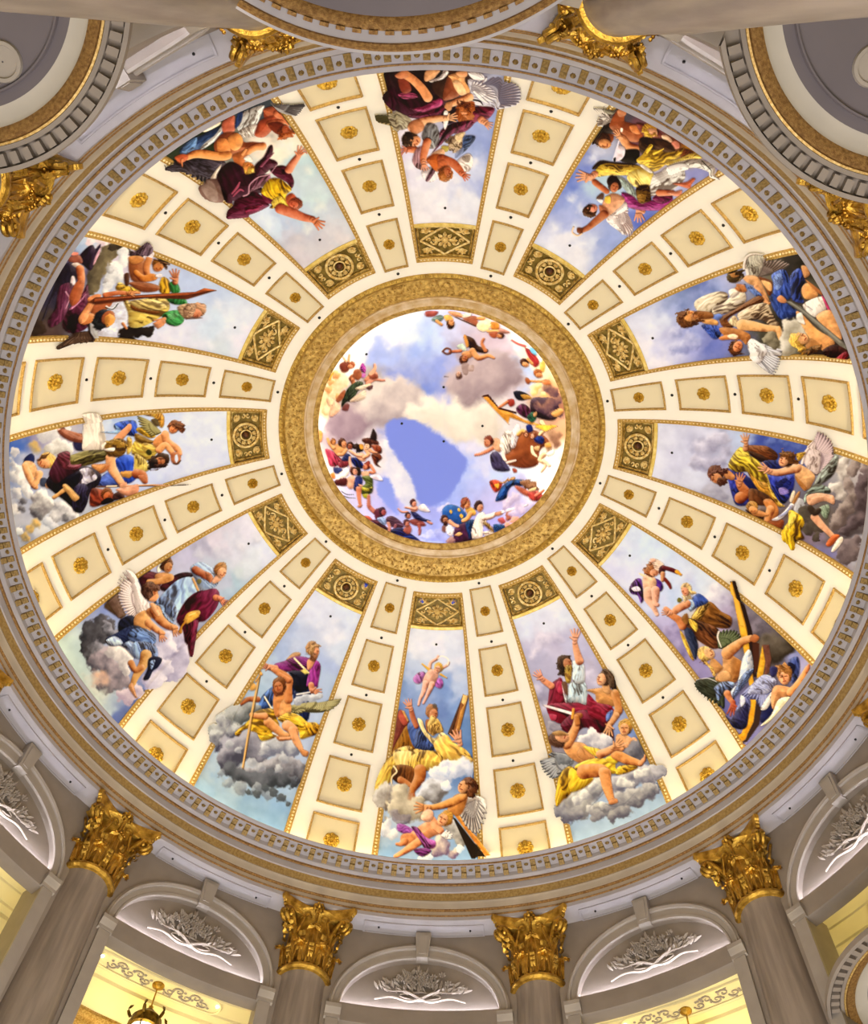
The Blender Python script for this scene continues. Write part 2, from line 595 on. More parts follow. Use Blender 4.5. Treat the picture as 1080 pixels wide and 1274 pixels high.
for k in (0, 1, 2, 4, 5, 6, 7, 8, 11):
    a = 30 * k
    for nm, h0, z0, h1, z1, prof in (('archivolt', AI, ZI, AO, ZO, ((0, 0.0), (0.04, -0.045), (0.2, -0.05), (0.25, -0.03), (0.62, -0.035), (0.66, -0.075), (0.82, -0.09), (0.9, -0.06), (1.0, -0.05), (1.0, 0.02))),):
        t = MB()
        rows = []
        for f, dR in prof:
            h, z = h0 + (h1 - h0) * f, z0 + (z1 - z0) * f
            rows.append([P3(WALLR + dR, a + x, zz) for x, zz in archpts(h, z)])
        t.grid(rows)
        wall.part('archivolt', t, M['stonelight'])
    t = MB()                                          # keystone, wider at the top
    for (w0, w1, z0, z1, d0, d1) in ((0.78, 1.05, 15.62, 16.24, 0.13, 0.17),):
        vs = [P3(R, a + s * w, z) for (w, z, d) in ((w0, z0, d0), (w1, z1, d1)) for R in (WALLR + 0.05, WALLR - d) for s in (-1, 1)]
        t.add(vs, [(0, 1, 3, 2), (4, 6, 7, 5), (0, 4, 5, 1), (2, 3, 7, 6), (0, 2, 6, 4), (1, 5, 7, 3)])
        vs = [P3(R, a + s * w, z) for (w, z, d) in ((w0 * 0.6, z0 + 0.08, d0 + 0.02), (w1 * 0.65, z1 - 0.08, d1 + 0.02)) for R in (WALLR, WALLR - d) for s in (-1, 1)]
        t.add(vs, [(0, 1, 3, 2), (4, 6, 7, 5), (0, 4, 5, 1), (2, 3, 7, 6), (0, 2, 6, 4), (1, 5, 7, 3)])
    wall.part('keystone', t, M['stonelight'], smooth=False)
    for s in (-1, 1):                                 # impost blocks
        t = MB()
        pr = [(9.06, 14.0), (9.0, 14.02), (9.0, 14.09), (8.97, 14.12), (8.95, 14.18), (8.93, 14.2), (8.93, 14.29), (9.06, 14.31)]
        lathe(t, pr, a + s * 9.75, a + s * 11.75, 3)
        for aa in (9.75, 11.75):
            t.add([P3(R, a + s * aa, z) for R, z in pr], [tuple(range(len(pr)))])
        wall.part('impost', t, M['stonelight'])
        t = MB()                                      # pilaster strip under the impost
        lathe(t, [(9.06, -1.6), (9.0, -1.6), (9.0, 14.0), (9.06, 14.02)], a + s * 9.95, a + s * 11.5, 2)
        for aa in (9.95, 11.5):
            t.add([P3(9.06, a + s * aa, -1.6), P3(9.0, a + s * aa, -1.6), P3(9.0, a + s * aa, 14.0), P3(9.06, a + s * aa, 14.0)], [(0, 1, 2, 3)])
        wall.part('pilaster', t, M['stonelight'])
    # ledge that hides the lamp washing the lunette
    t = MB()
    lathe(t, [(9.30, 14.05), (9.26, 14.05), (9.17, 14.06), (9.17, 14.30), (9.08, 14.30), (9.075, 14.42), (9.05, 14.425), (9.045, 14.02), (9.08, 14.0), (9.33, 14.0)], a - AI, a + AI, 16)
    wall.part('ledge', t, M['stone'])
    t = MB()
    lathe(t, [(9.085, 14.31), (9.085, 14.385), (9.105, 14.39), (9.12, 14.31)], a - AI + 0.1, a + AI - 0.1, 16)
    wall.part('cove_light', t, M['led'])

# floral plaster sprays in the lunettes
def relief_meshes(o0):
    rnd = random.Random(3)
    t = MB()
    R = 9.17
    def leaf(x, z, ang, L, wd, lift):
        """leaf blade on the lunette plane; x = metres across"""
        dx, dz = cos(ang), sin(ang)
        rows = []
        for f, w, h in ((0, 0.15, 0.02), (0.3, 0.8, 0.05), (0.65, 0.8, 0.06), (1.0, 0.08, 0.03)):
            row = []
            for s in (-1, 0, 1):
                px, pz = x + dx * L * f - dz * wd * w * s, z + dz * L * f + dx * wd * w * s
                row.append(P3(R - lift * f - h * (1.0 if s == 0 else 0.35), math.degrees(px / R), pz))
            rows.append(row)
        t.grid(rows)
    for i in range(110):
        u = rnd.uniform(-1, 1)
        x = 0.92 * u * abs(u) ** 0.3
        top = 0.62 * (1 - abs(u) ** 1.4)
        z = 14.82 + 0.1 * abs(u) + rnd.uniform(0.0, 1.0) * top
        ang = pi / 2 - x * 1.3 + rnd.uniform(-0.9, 0.9)
        leaf(x, z, ang, rnd.uniform(0.10, 0.2), rnd.uniform(0.02, 0.045), rnd.uniform(0.02, 0.08))
    for i in range(26):
        x, z = rnd.gauss(0, 0.34), 15.05 + abs(rnd.gauss(0, 0.17))
        for k in range(6):
            leaf(x, z, k * pi / 3 + i, 0.075, 0.03, 0.07)
    t.v = [tuple(np.array(p) - o0) for p in t.v]
    spray = t.mesh('leaf_spray', M['plaster'])
    r = MB()
    for s in (-1, 1):
        r.tube([P3(R - 0.05 - 0.03 * sin(f * 9), math.degrees(s * (-0.35 + 1.27 * f) / R), 14.86 - 0.10 * sin(f * pi) + 0.05 * cos(f * 9) - 0.16 * f * f) for f in np.linspace(0, 1, 22)],
               [0.024 * (1 - 0.5 * f) + 0.006 for f in np.linspace(0, 1, 22)], 6)
        r.tube([P3(R - 0.04, math.degrees(s * 0.42 * sin(f * pi) / R), 14.92 - 0.22 * f) for f in np.linspace(0, 1, 12)], 0.018, 6)
        r.tube([P3(R - 0.05, math.degrees(s * (0.25 + 0.65 * f) / R), 14.84 + 0.16 * f + 0.03 * sin(8 * f)) for f in np.linspace(0, 1, 12)], [0.022 - 0.014 * f for f in np.linspace(0, 1, 12)], 6)
    r.v = [tuple(np.array(p) - o0) for p in r.v]
    return spray, r.mesh('ribbon', M['plaster'])


RO = np.array([0, -9.17, 14.8])
SPRAY, RIBBON = relief_meshes(RO)
for k, lab in ((4, 'white plaster floral spray in the lunette at the far right edge'), (5, 'white plaster floral spray in the lunette right of the bottom middle'),
               (6, 'white plaster floral spray in the lunette at the bottom middle'), (7, 'white plaster floral spray in the lunette above the hanging lantern'),
               (8, 'white plaster floral spray in the lunette at the far left edge')):
    t = Thing('floral_relief', lab, 'relief', 30 * k, 9.17, 14.8, 'plaster sprays in the lunettes')
    t.part('leaf_spray', SPRAY, None, stuff=True)
    t.part('ribbon', RIBBON, None)

# ------------------------------------------------------------------ gilt Corinthian columns
COLR = 9.25
CO = np.array([0, -COLR, 14.8])


def column_meshes():
    """local frame: origin on the column axis at the astragal, -> hall centre is +y"""
    out = {}
    n = 40
    s = MB()
    rows = []
    for z, r in ((-16.4, 0.0), (-16.4, 0.72), (-16.0, 0.72), (-15.9, 0.62), (-15.6, 0.58), (-10.0, 0.57), (-4.0, 0.54), (-0.35, 0.485), (-0.12, 0.48), (-0.06, 0.5), (-0.02, 0.5)):
        rows.append([(r * cos(2 * pi * k / n), r * sin(2 * pi * k / n), z) for k in range(n)])
    s.grid(rows, close_v=True)
    out['shaft'] = s.mesh('shaft', M['marble'])
    a = MB()
    rows = [[(r * cos(2 * pi * k / n), r * sin(2 * pi * k / n), z) for k in range(n)] for z, r in ((-0.06, 0.49), (-0.055, 0.56), (-0.01, 0.60), (0.04, 0.60), (0.08, 0.565), (0.085, 0.53), (0.12, 0.52), (0.12, 0.4))]
    a.grid(rows, close_v=True)
    out['astragal'] = a.mesh('astragal', M['goldcol'])
    b = MB()
    rows = [[(r * cos(2 * pi * k / n), r * sin(2 * pi * k / n), z) for k in range(n)] for z, r in ((0.08, 0.47), (0.6, 0.46), (1.0, 0.50), (1.25, 0.60), (1.34, 0.72), (1.36, 0.72), (1.36, 0.3))]
    b.grid(rows, close_v=True)
    out['bell'] = b.mesh('bell', M['goldcol'])
    def leaf(z0, H, r0, curl, wid):
        """acanthus leaf standing on the bell at angle 0 (towards +x), lobed edges, tip curling out"""
        t = MB()
        rows = []
        N = 13
        for i in range(N + 1):
            f = i / N
            if f < 0.72:
                z, r = z0 + H * f / 0.72 * 0.93, r0 + 0.05 * f + 0.02 * sin(f * 4)
            else:
                g = (f - 0.72) / 0.28 * 2.6
                z, r = z0 + H * (0.93 + 0.09 * sin(g)) - 0.03 * max(0, g - 1.6), r0 + 0.045 + curl * (1 - cos(g)) * 0.55
            lobe = 1 + 0.20 * abs(sin(f * pi * 4.0)) - 0.1
            w = wid * lobe * (1.0 - 0.15 * f if f < 0.7 else 0.9 * (1.0 - (f - 0.7) / 0.36))
            row = []
            for j in range(7):
                q = (j - 3) / 3
                bulge = 0.05 * (1 - q * q) + (0.025 if j == 3 else 0) - (0.02 if j in (2, 4) else 0)
                ang = q * w / r0
                rr = r + bulge
                row.append((rr * cos(ang), rr * sin(ang), z - 0.03 * abs(q) * (1 if f > 0.6 else 0)))
            rows.append(row)
        t.grid(rows)
        # veins
        for q in (-0.5, 0.0, 0.5):
            t.tube([((r0 + 0.085 + 0.05 * f) * cos(q * wid * 0.9 * (1 - 0.4 * f) / r0), (r0 + 0.085 + 0.05 * f) * sin(q * wid * 0.9 * (1 - 0.4 * f) / r0), z0 + H * 0.9 * f) for f in np.linspace(0, 1, 6)], [0.02, 0.018, 0.015, 0.013, 0.01, 0.006], 5)
        for q in range(5):                            # berries under the curled tip
            ang_ = (q - 2) * 0.07
            rr_ = r0 + 0.10 + curl * 0.75
            t.dome((rr_ * cos(ang_), rr_ * sin(ang_), z0 + H * 0.93 - 0.02 * abs(q - 2)), 0.032, 0.03, 6, 2)
        for side in (-1, 1):                          # side lobes curling outward
            for f in (0.3, 0.55, 0.78):
                a_ = side * wid * 0.95 / r0
                rr_ = r0 + 0.05 + 0.05 * f
                t.grid([[((rr_ + 0.07 * sin(g) ) * cos(a_ + side * 0.10 * j), (rr_ + 0.07 * sin(g)) * sin(a_ + side * 0.10 * j), z0 + H * f * 0.93 + 0.05 * g) for j in (0, 0.6, 1.0)] for g in (0, 0.8, 1.5, 2.2)])
        return t
    out['leaf1'] = leaf(0.1, 0.46, 0.49, 0.17, 0.19).mesh('acanthus_leaf', M['goldcol'])
    out['leaf2'] = leaf(0.1, 0.88, 0.475, 0.20, 0.2).mesh('acanthus_leaf', M['goldcol'])
    # corner volute: spiral scroll with its stem, pointing to +x
    v = MB()
    pts, rr = [], []
    for i in range(10):
        f = i / 9
        pts.append((0.52 + 0.32 * f ** 1.6, 0.0, 0.72 + 0.48 * f)); rr.append(0.045 + 0.03 * f)
    cx, cz = 0.86, 1.08
    for i in range(26):
        th = pi * 0.62 - i * 0.36
        q = 0.15 * (1 - i / 27)
        pts.append((cx + q * cos(th), 0.0, cz + q * sin(th))); rr.append(0.065 * (1 - i / 40))
    for off in (-0.05, 0.05):
        v.tube([(x, y + off, z) for x, y, z in pts], rr, 7)
    v.dome((cx, 0.09, cz), 0.05, 0.05, 8, 2, ((1, 0, 0), (0, 0, 1), (0, 1, 0)))
    v.dome((cx, -0.09, cz), 0.05, 0.05, 8, 2, ((1, 0, 0), (0, 0, 1), (0, -1, 0)))
    # leaflets under the scroll
    for dz, L in ((-0.2, 0.16), (-0.33, 0.13)):
        for sy in (-1, 1):
            v.grid([[(cx - 0.16 + L * f, sy * (0.02 + 0.07 * sin(pi * f) + 0.0 * j) + j * 0.04 * sin(pi * f), cz + dz + 0.08 * f + 0.02 * j) for j in (-1, 0, 1)] for f in (0, 0.3, 0.6, 0.85, 1)])
    out['volute'] = v.mesh('volute', M['goldcol'])
    # small inner scroll between the corner volutes
    h = MB()
    for sg in (-1, 1):
        pts = [(0.56 + 0.06 * f, sg * (0.34 - 0.10 * f), 0.78 + 0.36 * f) for f in np.linspace(0, 1, 7)]
        pts += [(0.64, sg * (0.17 + 0.085 * (1 - i / 16) * cos(i * 0.45)), 1.14 + 0.085 * (1 - i / 16) * sin(i * 0.45)) for i in range(15)]
        h.tube(pts, [0.03] * 7 + [0.032 * (1 - i / 22) for i in range(15)], 6)
    out['helix'] = h.mesh('inner_scroll', M['goldcol'])
    # abacus: square with concave sides and cut corners
    def loop(sc, z):
        L = []
        c, d = 0.83 * sc, 0.15
        for q in range(4):
            for i in range(13):
                f = i / 12
                x = -c + d * 0.5 + (2 * c - d) * f
                y = c - 0.02 - 0.25 * sin(pi * f) ** 0.9 * sc
                a_ = -q * pi / 2
                L.append((x * cos(a_) - y * sin(a_), x * sin(a_) + y * cos(a_), z))
        return L
    b = MB()
    rows = [loop(0.82, 1.24), loop(0.90, 1.25), loop(0.925, 1.28), loop(0.925, 1.33), loop(0.955, 1.345), loop(0.955, 1.37), loop(0.985, 1.385), loop(1.0, 1.41), loop(1.0, 1.50)]
    b.grid(rows, close_v=True)
    m_ = len(rows[0])
    b.f.append(tuple(range(m_))[::-1])
    out['abacus'] = b.mesh('abacus', M['goldcol'])
    f_ = MB()
    for k in range(7):
        t = 2 * pi * k / 7
        f_.dome((0.66 + 0.02, 0.085 * cos(t), 1.38 + 0.085 * sin(t)), 0.055, 0.09, 6, 2, ((0, 1, 0), (0, 0, 1), (1, 0, 0)))
    f_.dome((0.7, 0, 1.38), 0.06, 0.11, 8, 2, ((0, 1, 0), (0, 0, 1), (1, 0, 0)))
    f_.tube([(0.58, 0, 0.98), (0.62, 0, 1.12), (0.66, 0, 1.28), (0.68, 0, 1.36)], 0.035, 6)
    out['fleuron'] = f_.mesh('fleuron', M['goldcol'])
    return out


CM = column_meshes()
COLLABEL = {1: 'marble column with gilt capital at the top right of the picture', 2: 'column whose gilt capital shows beside the right balcony',
            4: 'column whose gilt capital is cut by the right edge of the picture', 5: 'marble column with gilt capital at the bottom right corner',
            6: 'column with gilt capital right of the bottom middle lunette', 7: 'column with gilt capital left of the bottom middle lunette',
            8: 'marble column with gilt capital at the bottom left corner', 9: 'column whose gilt capital tip touches the left edge of the picture',
            11: 'column whose gilt capital shows under the left balcony', 12: 'marble column with gilt capital at the top left of the picture'}
for k, lab in COLLABEL.items():
    az = 30 * k - 15
    t = Thing('column', lab, 'column', az, COLR, 14.8, 'columns around the rotunda')
    for nm in ('shaft', 'astragal', 'bell', 'abacus'):
        t.part(nm, CM[nm], None)
    for i in range(8):
        for mesh_, off in (('leaf1', 0), ('leaf2', pi / 8)):
            o = t.part('acanthus_leaf', CM[mesh_], None)
            o.rotation_euler = (0, 0, i * pi / 4 + off + pi / 8)
    for i in range(4):
        o = t.part('volute', CM['volute'], None)
        o.rotation_euler = (0, 0, pi / 4 + i * pi / 2)
        for nm in ('fleuron', 'helix'):
            o = t.part(CM[nm].name.split('.')[0], CM[nm], None)
            o.rotation_euler = (0, 0, i * pi / 2)

# ------------------------------------------------------------------ bowed balconies between the near columns
def balcony(az, rho, r, h, lab, wide=False):
    t = Thing('balcony', lab, 'balcony', az, rho - r, h, 'bowed balconies between the columns')
    n = 48

    def angs(rr):
        """angles along the bow at radius rr, ending where it meets the wall or the pier"""
        T = 0.0
        while T < 1.55:
            x, y = rr * sin(T), rho - rr * cos(T)
            if math.hypot(x, y) > (9.05 if wide else 9.72) or math.degrees(math.atan2(x, y)) > (12.3 if wide else 9.8):
                break
            T += 0.005
        return [-T + 2 * T * i / n for i in range(n + 1)]

    def turn(prof):
        return MB().grid([[(rr * sin(a), -rho + rr * cos(a), z) for a in angs(rr)] for rr, z in prof])

    def fill(rr, z):
        """level soffit from the bow at radius rr back through the arch"""
        row0 = [(rr * sin(a), -rho + rr * cos(a), z) for a in angs(rr)]
        row1 = [P3(9.06 if wide else 9.73, -9.8 + 19.6 * i / n, z) for i in range(n + 1)]
        row2 = [P3(12.1, -9.8 + 19.6 * i / n, z) for i in range(n + 1)]
        rows = [[tuple(np.array(p) * (1 - f) + np.array(q) * f) for p, q in zip(row0, row1)] for f in (0, 0.25, 0.5, 0.75, 1)]
        return MB().grid(rows + [row2])
    T = angs(r)[-1]
    if not wide:
        t.part('edge_moulding', turn([(r - 0.5, h + 0.16), (r - 0.07, h + 0.15), (r, h + 0.10), (r, h), (r - 0.05, h - 0.01), (r - 0.06, h + 0.10), (r - 0.22, h + 0.10), (r - 0.23, h + 0.05), (r - 0.28, h + 0.05)]), M['stone'])
        t.part('bead_row', turn([(r - 0.28, h + 0.10), (r - 0.285, h + 0.04), (r - 0.31, h + 0.035), (r - 0.32, h + 0.06)]), M['goldbead'])
        t.part('gilt_band', turn([(r - 0.32, h + 0.06), (r - 0.33, h + 0.03), (r - 0.42, h + 0.05), (r - 0.47, h + 0.09)]), M['bronze'])
        t.part('pale_cove', turn([(r - 0.47, h + 0.09), (r - 0.52, h + 0.13), (r - 0.68, h + 0.14)]), M['palecove'])
        t.part('soffit_step', turn([(r - 0.68, h + 0.14), (r - 0.80, h + 0.15), (r - 0.81, h + 0.10), (r - 0.83, h + 0.10), (r - 0.84, h + 0.14)]), M['shadetaupe'])
        t.part('soffit', fill(r - 0.80, h + 0.145), M['shadetaupe'])
        t.part('slab', fill(r - 0.30, h + 0.20), M['shadetaupe'])
        mb = MB().grid([[(q * sin(2 * pi * i / 24), -(rho - 0.95) + q * cos(2 * pi * i / 24), z) for i in range(24)] for q, z in ((0.22, h + 0.14), (0.21, h + 0.10), (0.17, h + 0.10), (0.16, h + 0.13), (0.01, h + 0.13))], close_v=True)
        t.part('ceiling_lamp', mb, M['stonelight'])
        d0, d1, z0, z1, step = 0.07, 0.20, h + 0.10, h + 0.01, 0.165
    else:
        t.part('edge_moulding', turn([(r - 0.5, h + 0.12), (r - 0.05, h + 0.10), (r, h + 0.06), (r, h + 0.02), (r - 0.03, h)]), M['lilac'])
        t.part('gilt_band', turn([(r - 0.03, h), (r - 0.05, h - 0.02), (r - 0.10, h), (r - 0.115, h + 0.03)]), M['bronze'])
        t.part('fascia', turn([(r - 0.115, h + 0.03), (r - 0.23, h + 0.05)]), M['lilac'])
        t.part('inner_band', turn([(r - 0.23, h + 0.05), (r - 0.26, h + 0.02), (r - 0.33, h + 0.03), (r - 0.37, h + 0.07)]), M['bronze'])
        t.part('soffit', fill(r - 0.37, h + 0.07), M['shadetaupe'])
        d0, d1, z0, z1, step = 0.19, 0.23, h + 0.05, h + 0.015, 0.18
    k = int(2 * T * r / step)
    for i in range(k):
        a = -T + 2 * T * (i + 0.5) / k
        q = 0.28 * step / r
        vs = [(rr * sin(a + s * q), -rho + rr * cos(a + s * q), z) for z in (z0, z1) for rr in (r - d1, r - d0) for s in (-1, 1)]
        mb = MB().add(vs, [(0, 1, 3, 2), (4, 6, 7, 5), (0, 4, 5, 1), (2, 3, 7, 6), (0, 2, 6, 4), (1, 5, 7, 3)])
        t.part('dentil', mb, M['stone'] if not wide else M['bronze'], smooth=False)


balcony(-29.9, 10.22, 2.01, 11.9, 'bowed balcony with dentils and gilt band at the top left corner')
balcony(30.4, 10.40, 2.24, 11.9, 'bowed balcony with dentils and gilt band at the top right corner')
balcony(-1.9, 11.48, 3.30, 11.9, 'wide bowed balcony soffit overhead at the top middle', True)
balcony(121.5, 10.1, 2.0, 12.0, 'bowed balcony edge cut by the bottom right corner')

# ------------------------------------------------------------------ gallery behind the arcade
g = MB()
lathe(g, [(9.28, 14.9), (10.2, 15.0), (10.55, 15.0), (10.57, 14.97), (10.60, 14.97), (10.62, 15.0), (11.0, 15.0), (11.02, 14.96), (11.08, 14.96), (11.10, 15.0), (11.26, 15.0), (11.28, 14.93), (11.36, 14.93), (11.38, 14.98), (11.7, 14.93), (12.0, 14.80)], 0, 360, 120, True)
gal_ceiling = structure('ceiling', g, M['yellow'])
g = MB()
lathe(g, [(12.0, 14.80), (12.02, 14.74), (11.96, 14.70), (11.97, 14.62), (12.04, 14.60), (12.05, 14.50), (12.0, 14.46), (12.02, 14.36), (12.1, 14.3), (12.12, 14.2), (12.2, 14.15), (12.2, 14.0)], 0, 360, 96, True)
structure('trim_3', g, M['goldbead'])
g = MB()
lathe(g, [(12.2, 14.0), (12.2, -1.6)], 0, 360, 96, True)
structure('wall_outer', g, M['yellow'])
# long round-ended plaster panels on the gallery ceiling, with scroll reliefs
for k in (4, 5, 6, 7, 8):
    t = MB()
    a = 30 * k
    loop = []
    for i in range(25):
        th = -pi / 2 + pi * i / 24
        loop.append((a + 6.3 + 1.1 * cos(th), 10.78 + 0.22 * sin(th)))
    for i in range(25):
        th = pi / 2 + pi * i / 24
        loop.append((a - 6.3 + 1.1 * cos(th), 10.78 + 0.22 * sin(th)))
    dense = []
    for i in range(len(loop)):
        p, q_ = np.array(loop[i]), np.array(loop[(i + 1) % len(loop)])
        nn = 10 if np.linalg.norm(p - q_) > 3 else 1
        dense += [tuple(p + (q_ - p) * j / nn) for j in range(nn)]
    t.tube([P3(R, az, 14.985) for az, R in dense + dense[:1]], 0.028, 5, False)
    link_ = Thing('ceiling_panel', ['round-ended plaster scroll panel on the gallery ceiling, far right bay', 'round-ended plaster scroll panel on the gallery ceiling, bay right of the middle',
                                    'round-ended plaster scroll panel on the gallery ceiling behind the middle lunette', 'round-ended plaster scroll panel on the gallery ceiling above the hanging lantern',
                                    'round-ended plaster scroll panel on the gallery ceiling, far left bay'][k - 4], 'ceiling panel', 0, 10.8, 15.0, 'plaster panels of the gallery ceiling')
    link_.part('rim', t, M['yellow'])
    rnd = random.Random(k)
    s_ = MB()
    for sgn in (-1, 1):
        for j in range(5):
            ca, cR = a + sgn * (1.4 + 1.0 * j), 10.78 + 0.05 * (-1) ** j
            s_.tube([P3(cR + 0.10 * (1 - i / 18) * sin(i * 0.5 * (-1) ** j), ca + 0.62 * (1 - i / 18) * cos(i * 0.5), 14.985) for i in range(17)], [0.022 * (1 - i / 24) for i in range(17)], 5)
            for q in range(3):
                aa = rnd.uniform(0, 6.28)
                s_.dome(P3(cR + 0.12 * sin(aa), ca + 0.7 * cos(aa), 14.99), 0.035, -0.03, 6, 1)
    link_.part('scroll_relief', s_, M['plaster'])
    for sgn in (-1, 1):
        link_.part('downlight', MB().dome(P3(10.75, a + sgn * 6.95, 14.99), 0.035, -0.02, 8, 2), M['glow'])


def lantern(az, R, zc, lab, full):
    t = Thing('hanging_lantern', lab, 'lantern', az, R, zc, 'brass lanterns of the gallery')
    c = np.array([0, -R, 0.0])
    def turn(prof, n=20):
        return MB().grid([[(c[0] + r * cos(2 * pi * i / n), c[1] + r * sin(2 * pi * i / n), z) for i in range(n)] for r, z in prof], close_v=True)
    t.part('canopy', turn([(0.13, zc), (0.12, zc - 0.03), (0.07, zc - 0.06), (0.02, zc - 0.09)]), M['goldcol'])
    t.part('rod', turn([(0.016, zc - 0.05), (0.016, zc - 0.50), (0.05, zc - 0.52), (0.05, zc - 0.57), (0.02, zc - 0.60)]), M['goldcol'])
    t.part('crown', turn([(0.03, zc - 0.57), (0.10, zc - 0.62), (0.14, zc - 0.70), (0.24, zc - 0.76), (0.31, zc - 0.84), (0.31, zc - 0.96), (0.34, zc - 0.98), (0.34, zc - 1.06), (0.29, zc - 1.08)]), M['brass'])
    t.part('glass', turn([(0.27, zc - 1.07), (0.28, zc - 1.5), (0.2, zc - 1.6)], 12), M['glow'])
    t.part('bottom_rim', turn([(0.30, zc - 1.48), (0.31, zc - 1.55), (0.2, zc - 1.64), (0.05, zc - 1.75), (0.0, zc - 1.8)]), M['brass'])
    for k in range(6):
        a = k * pi / 3
        d = np.array([cos(a), sin(a), 0])
        f = MB()
        f.tube([c + d * 0.30 + (0, 0, zc - 0.95), c + d * 0.30 + (0, 0, zc - 1.55)], 0.02, 5)
        t.part('bar', f, M['brass'])
        f = MB()
        f.tube([c + d * (0.33 + 0.08 * sin(q * 3)) + np.array((0, 0, zc - 0.90 + 0.26 * q)) for q in np.linspace(0, 1, 6)], [0.03, 0.035, 0.03, 0.02, 0.03, 0.01], 6)
        t.part('finial', f, M['brass'])


M['brass'] = material('dark_brass', '8a6a28', 0.35, 0.85, color2='4a3812', scale=12, bump=0.3)
lantern(209.95, 10.8, 15.0, 'brass lantern hanging under the gallery ceiling at the bottom left', True)
lantern(150.25, 10.85, 15.0, 'brass lantern rod hanging at the bottom right of the middle', True)


# ------------------------------------------------------------------ gilt frames and relief panels, shared by the frescoes
def G(x, y, h):
    """a point of the gilt panel at the inner end of a fresco: x, y in -1 .. 1, h metres proud of its ground"""
    return D(7.55 * x, 68.62 + 3.0 * y, h - 0.10)


FO = np.array([0, -8.2, 19.5])


def shared(mb, name, mat, smooth=True, o0=FO):
    mb.v = [tuple(np.array(p) - o0) for p in mb.v]
    return mb.mesh(name, mat, smooth)


def frame_meshes():
    f, b = MB(), MB()
    for s in (-1, 1):
        f.grid([[D(s * a, t, o) for a, o in ((7.60, -0.03), (7.66, 0.028), (7.80, 0.034), (8.02, 0.012), (8.30, 0.012), (8.45, 0.034), (8.58, 0.0))] for t in np.linspace(9, 72.3, 64)], flip=s > 0)
    f.grid([[D(a, t, o) for a in np.linspace(-8.5, 8.5, 20)] for t, o in ((71.55, -0.03), (71.6, 0.03), (71.75, 0.034), (71.9, 0.012), (72.2, 0.012), (72.35, 0.034), (72.5, 0.0))])

    def bead(az, th, r):
        c = np.array(D(az, th, 0.012))
        n = np.array(D(az, th, 1.012)) - c
        u = np.cross(n, (0, 0, 1.0))
        u /= np.linalg.norm(u)
        b.dome(c, r, r, 6, 2, (u, np.cross(n, u), n))
    th = 9.5
    while th < 71.6:
        w = 0.15 * rad(1) * (DC + DR * cos(rad(th)))     # half width of the channel, metres
        for s in (-1, 1):
            bead(s * 8.16, th, min(0.030, w * 1.25))
        th += math.degrees(0.085 / DR)
    for k in range(14):
        bead(-7.6 + 15.2 * (k + 0.5) / 14, 72.05, 0.022)
    return shared(f, 'gilt_frame', M['framegold']), shared(b, 'bead_row', M['goldbead'])


M['framegold'] = material('frame_gilding', 'd4b068', 0.5, 0.3, color2='b08c40', scale=24)
M['goldbead'] = material('pale_gilt_bead', 'f6e8c4', 0.4, 0.1, color2='e0c488', scale=30)
M['edgegold'] = material('pale_gilt_border', 'ecd488', 0.45, 0.3, color2='d0b050', scale=8)
M['reliefgold'] = material('relief_gilding', 'f0dca0', 0.42, 0.3, color2='c8a050', scale=16, bump=0.2, bscale=50)
M['reliefground'] = material('relief_ground', '8c7430', 0.5, 0.3, color2='5c4818', scale=8)
FRAME, BEADS = frame_meshes()


def relief_box():
    """box, border and inner moulding common to both patterns"""
    g, e = MB(), MB()
    g.grid([[G(x, y, 0) for x in np.linspace(-1, 1, 9)] for y in np.linspace(-1, 1, 5)])
    e.grid([[D(7.6 * x, t, o) for x in np.linspace(-1, 1, 9)] for t, o in ((64.9, -0.005), (65.0, 0.02), (65.45, 0.025), (65.62, 0.01), (65.62, -0.1))])
    m_ = MB()
    loops = []
    for k, h in ((0.99, 0.0), (0.985, 0.06), (0.95, 0.07), (0.90, 0.045), (0.87, 0.05), (0.85, 0.0)):
        kx, ky = 1 - (1 - k) * 0.7, 1 - (1 - k) * 1.15
        L = [(-kx + 2 * kx * i / 8, -ky) for i in range(8)] + [(kx, -ky + 2 * ky * i / 5) for i in range(5)] + [(kx - 2 * kx * i / 8, ky) for i in range(8)] + [(-kx, ky - 2 * ky * i / 5) for i in range(5)]
        loops.append([G(x, y, h) for x, y in L])
    m_.grid(loops, close_v=True)
    return shared(g, 'ground', M['reliefground']), shared(e, 'gilt_border', M['edgegold']), shared(m_, 'inner_moulding', M['goldrelief'])


XA, YA = 0.60, 0.367                                    # metres per unit of x and y


def gl(x, y, h):
    return G(x / XA, y / YA, h)


def leaflet(mb, x, y, ang, L, w, h=0.05):
    rows = []
    for f, ww, hh in ((0, 0.15, 0.01), (0.35, 0.9, 0.8), (0.7, 0.8, 1.0), (1, 0.1, 0.3)):
        rows.append([gl(x + cos(ang) * L * f - sin(ang) * w * ww * s, y + sin(ang) * L * f + cos(ang) * w * ww * s, 0.012 + h * hh * (1 if s == 0 else 0.35)) for s in (-1, 0, 1)])
    mb.grid(rows)


def scroll(mb, x, y, sx, sy, R=0.085, turns=11):
    mb.tube([gl(x + sx * R * (1 - i / (turns + 3)) * cos(i * 0.62), y + sy * R * (1 - i / (turns + 3)) * sin(i * 0.62), 0.03) for i in range(turns + 1)], [0.026 * (1 - i / (turns * 1.6)) for i in range(turns + 1)], 5, True)


def boss(mb, x, y, r, h, n=8):
    c = np.array(gl(x, y, 0.0))
    nn = np.array(gl(x, y, 1.0)) - c
    u = np.array(gl(x + 0.01, y, 0.0)) - c
    u /= np.linalg.norm(u)
    mb.dome(c, r, h, n, 3, (u, np.cross(nn, u), nn))


